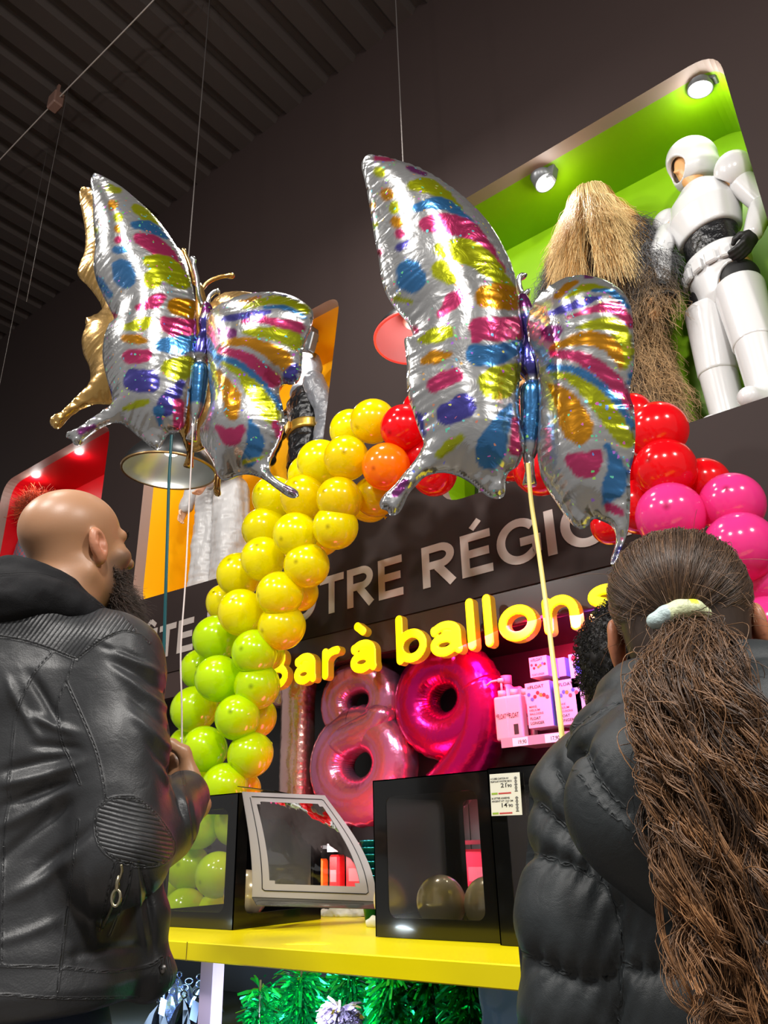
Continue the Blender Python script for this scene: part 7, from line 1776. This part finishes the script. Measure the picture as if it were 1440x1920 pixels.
hs = [[(1052, 1430), (1070, 1380), (1120, 1335), (1190, 1310)], [(1062, 1345), (1085, 1360), (1140, 1330)], [(1052, 1425), (1085, 1450), (1120, 1500), (1170, 1545), (1230, 1590)], [(1100, 1410), (1130, 1470), (1175, 1520)]]
d = np.full(len(V), 1e3)
for s in hs[:2] + hs[3:]: d = np.minimum(d, poly_dist(pp, smooth_path(s, 30)))
V = V + N * (.007 * (1 - np.exp(-(d / 16) ** 1.3)) + .004 * vnoise(V * [1.2, 1, 1], 18, 4) + .002 * np.exp(-d / 20) * np.sin((pp[:, 0] + pp[:, 1]) / 4.5))[:, None]
at, _, _ = px_attrs(V, hs, [], 8)
mesh_obj('hood', W_(V), F, M_puff, girl, attrs=at)
def trousers(P, B=GB, U=GU, z0=.72, s=1.0, rr=(.085, .062, .052)):
    d = loft_sdf(P, B, U, [z0 - .08, z0, z0 + .06], [.14 * s, .14 * s, .13 * s], [.10 * s, .10 * s, .095 * s])
    for k in (-1, 1):
        h = B - U[:, 1] * k * .065 * s + [0, 0, z0]; kn = h + [0, 0, -z0 * .46]; an = kn + [0, 0, -z0 * .48]
        d = smin(d, sd_chain(P, np.array([h, kn, an]), list(rr), .03), .03)
    return smax(d, .03 - P[:, 2], .01)
V, F = sdf_mesh(trousers, (.12, .62, 0), (.56, 1.0, .80), .009); mesh_obj('trousers', W_(V), F, mat('dark_trousers', srgb((30, 32, 40)), .8), girl)

# ------------------------------------------------------------------ the boy in front of her
boy = thing('person', 'boy with short black coily hair and a dark jacket, mostly hidden behind the girl\'s head', 'person', W_([[.355, 1.04, 0]])[0])
YH = facing(16, 6); YC = np.array([.345, 1.045, 1.318]); YS = .90; YB = np.array([.355, 1.04, 0]); YU = facing(20); yh = head_sdf(YS)
def boy_body(P):
    d = yh(((P - YC) @ YH).astype(np.float32))
    d = smin(d, sd_chain(P, np.array([YC + YH @ [-.02, 0, -.03], YC + YH @ [-.03, 0, -.09], YB + [0, 0, 1.16]]), [.045, .046, .056], .02), .025)
    d = smin(d, loft_sdf(P, YB, YU, [.68, .9, 1.08, 1.16, 1.20], [.11, .11, .12, .10, .05], [.08, .08, .08, .065, .04]), .03)
    for k in (-1, 1):
        s = YB - YU[:, 1] * k * .12 + [0, 0, 1.14]; e = s - YU[:, 1] * k * .02 + [0, 0, -.22]; w = e + [0, 0, -.18]
        d = smin(d, sd_chain(P, np.array([s, e, w]), [.036, .030, .021], .02), .02)
        x = np.array([0, 0, -1.]); y = YU[:, 0]; d = smin(d, hand_sdf(P, w, np.stack([x, y, np.cross(x, y) * (1 if k < 0 else -1)], 1), .78, 22), .01)
        h = YB - YU[:, 1] * k * .06 + [0, 0, .70]; kn = h + [0, 0, -.33]; an = kn + [0, 0, -.31]
        d = smin(d, sd_chain(P, np.array([h, kn, an]), [.065, .046, .034], .03), .03); d = smin(d, sd_cap(P, an + [0, 0, -.02], an + YU[:, 0] * .12 + [0, 0, -.025], .033, .03), .02)
    return d
V, F = sdf_mesh(boy_body, (.15, .86, 0), (.56, 1.26, 1.48), .006)
mesh_obj('body', W_(V), F, M_skin, boy, attrs={'tone': np.tile(np.array(srgb((104, 70, 54))[:3]), (len(V), 1))})
def boy_hair(P):
    Q = ((P - YC) @ YH).astype(np.float32)
    d = sd_ell(Q, np.array([-.014, 0, .058]) * YS, np.array([.112, .090, .092]) * YS); d = smin(d, sd_ell(Q, np.array([-.045, 0, .0]) * YS, np.array([.062, .070, .055]) * YS), .02)
    d = smax(d, Q[:, 0] - .05 * YS + .5 * np.maximum(0, .06 - Q[:, 2]), .01)
    return d + .004 * vnoise(P, 90, 3) + .003 * vnoise(P, 170, 4)
V, F = sdf_mesh(boy_hair, YC - .16, YC + .17, .0034); N = vnormals(V, F)
bh = mesh_obj('hair', W_(V), F, mat('black_hair', srgb((18, 14, 13)), .6), boy)
ro = r_.choice(len(V), 3800); tt = np.linspace(0, 1, 9); ph = r_.uniform(0, 6.3, len(ro)); e1 = r_.normal(0, 1, (len(ro), 3)); e2 = np.cross(e1, N[ro]); e2 /= np.linalg.norm(e2, axis=1)[:, None]; e1 = np.cross(N[ro], e2)
path = V[ro][:, None] - N[ro][:, None] * .003 + N[ro][:, None] * (.013 * tt)[None, :, None] + .0022 * (np.cos(ph[:, None] + tt * 13)[..., None] * e1[:, None] + np.sin(ph[:, None] + tt * 13)[..., None] * e2[:, None])
Vs, Fs = strand_mesh(path, np.full(path.shape[:2], .00045)); mesh_obj('coils', W_(Vs), Fs, MATS['black_hair'], bh)
def boy_coat(P):
    d = loft_sdf(P, YB, YU, [.62, .8, 1.0, 1.10, 1.17, 1.21], [.14, .14, .14, .135, .11, .06], [.085, .085, .09, .09, .075, .055])
    for k in (-1, 1):
        s = YB - YU[:, 1] * k * .115 + [0, 0, 1.135]; e = s - YU[:, 1] * k * .02 + [0, 0, -.22]; d = smin(d, sd_chain(P, np.array([s, e, e + [0, 0, -.17]]), [.055, .052, .042], .02), .015)
    return d + .003 * vnoise(P, 16, 7)
V, F = sdf_mesh(boy_coat, (.12, .86, .58), (.60, 1.22, 1.26), .006); mesh_obj('dark_jacket', W_(V), F, mat('navy_jacket', srgb((26, 28, 34)), .6), boy)
V, F = sdf_mesh(lambda P: trousers(P, YB, YU, .68, .95, (.08, .058, .05)), (.15, .86, 0), (.56, 1.2, .76), .009); mesh_obj('trousers', W_(V), F, MATS['dark_trousers'], boy)
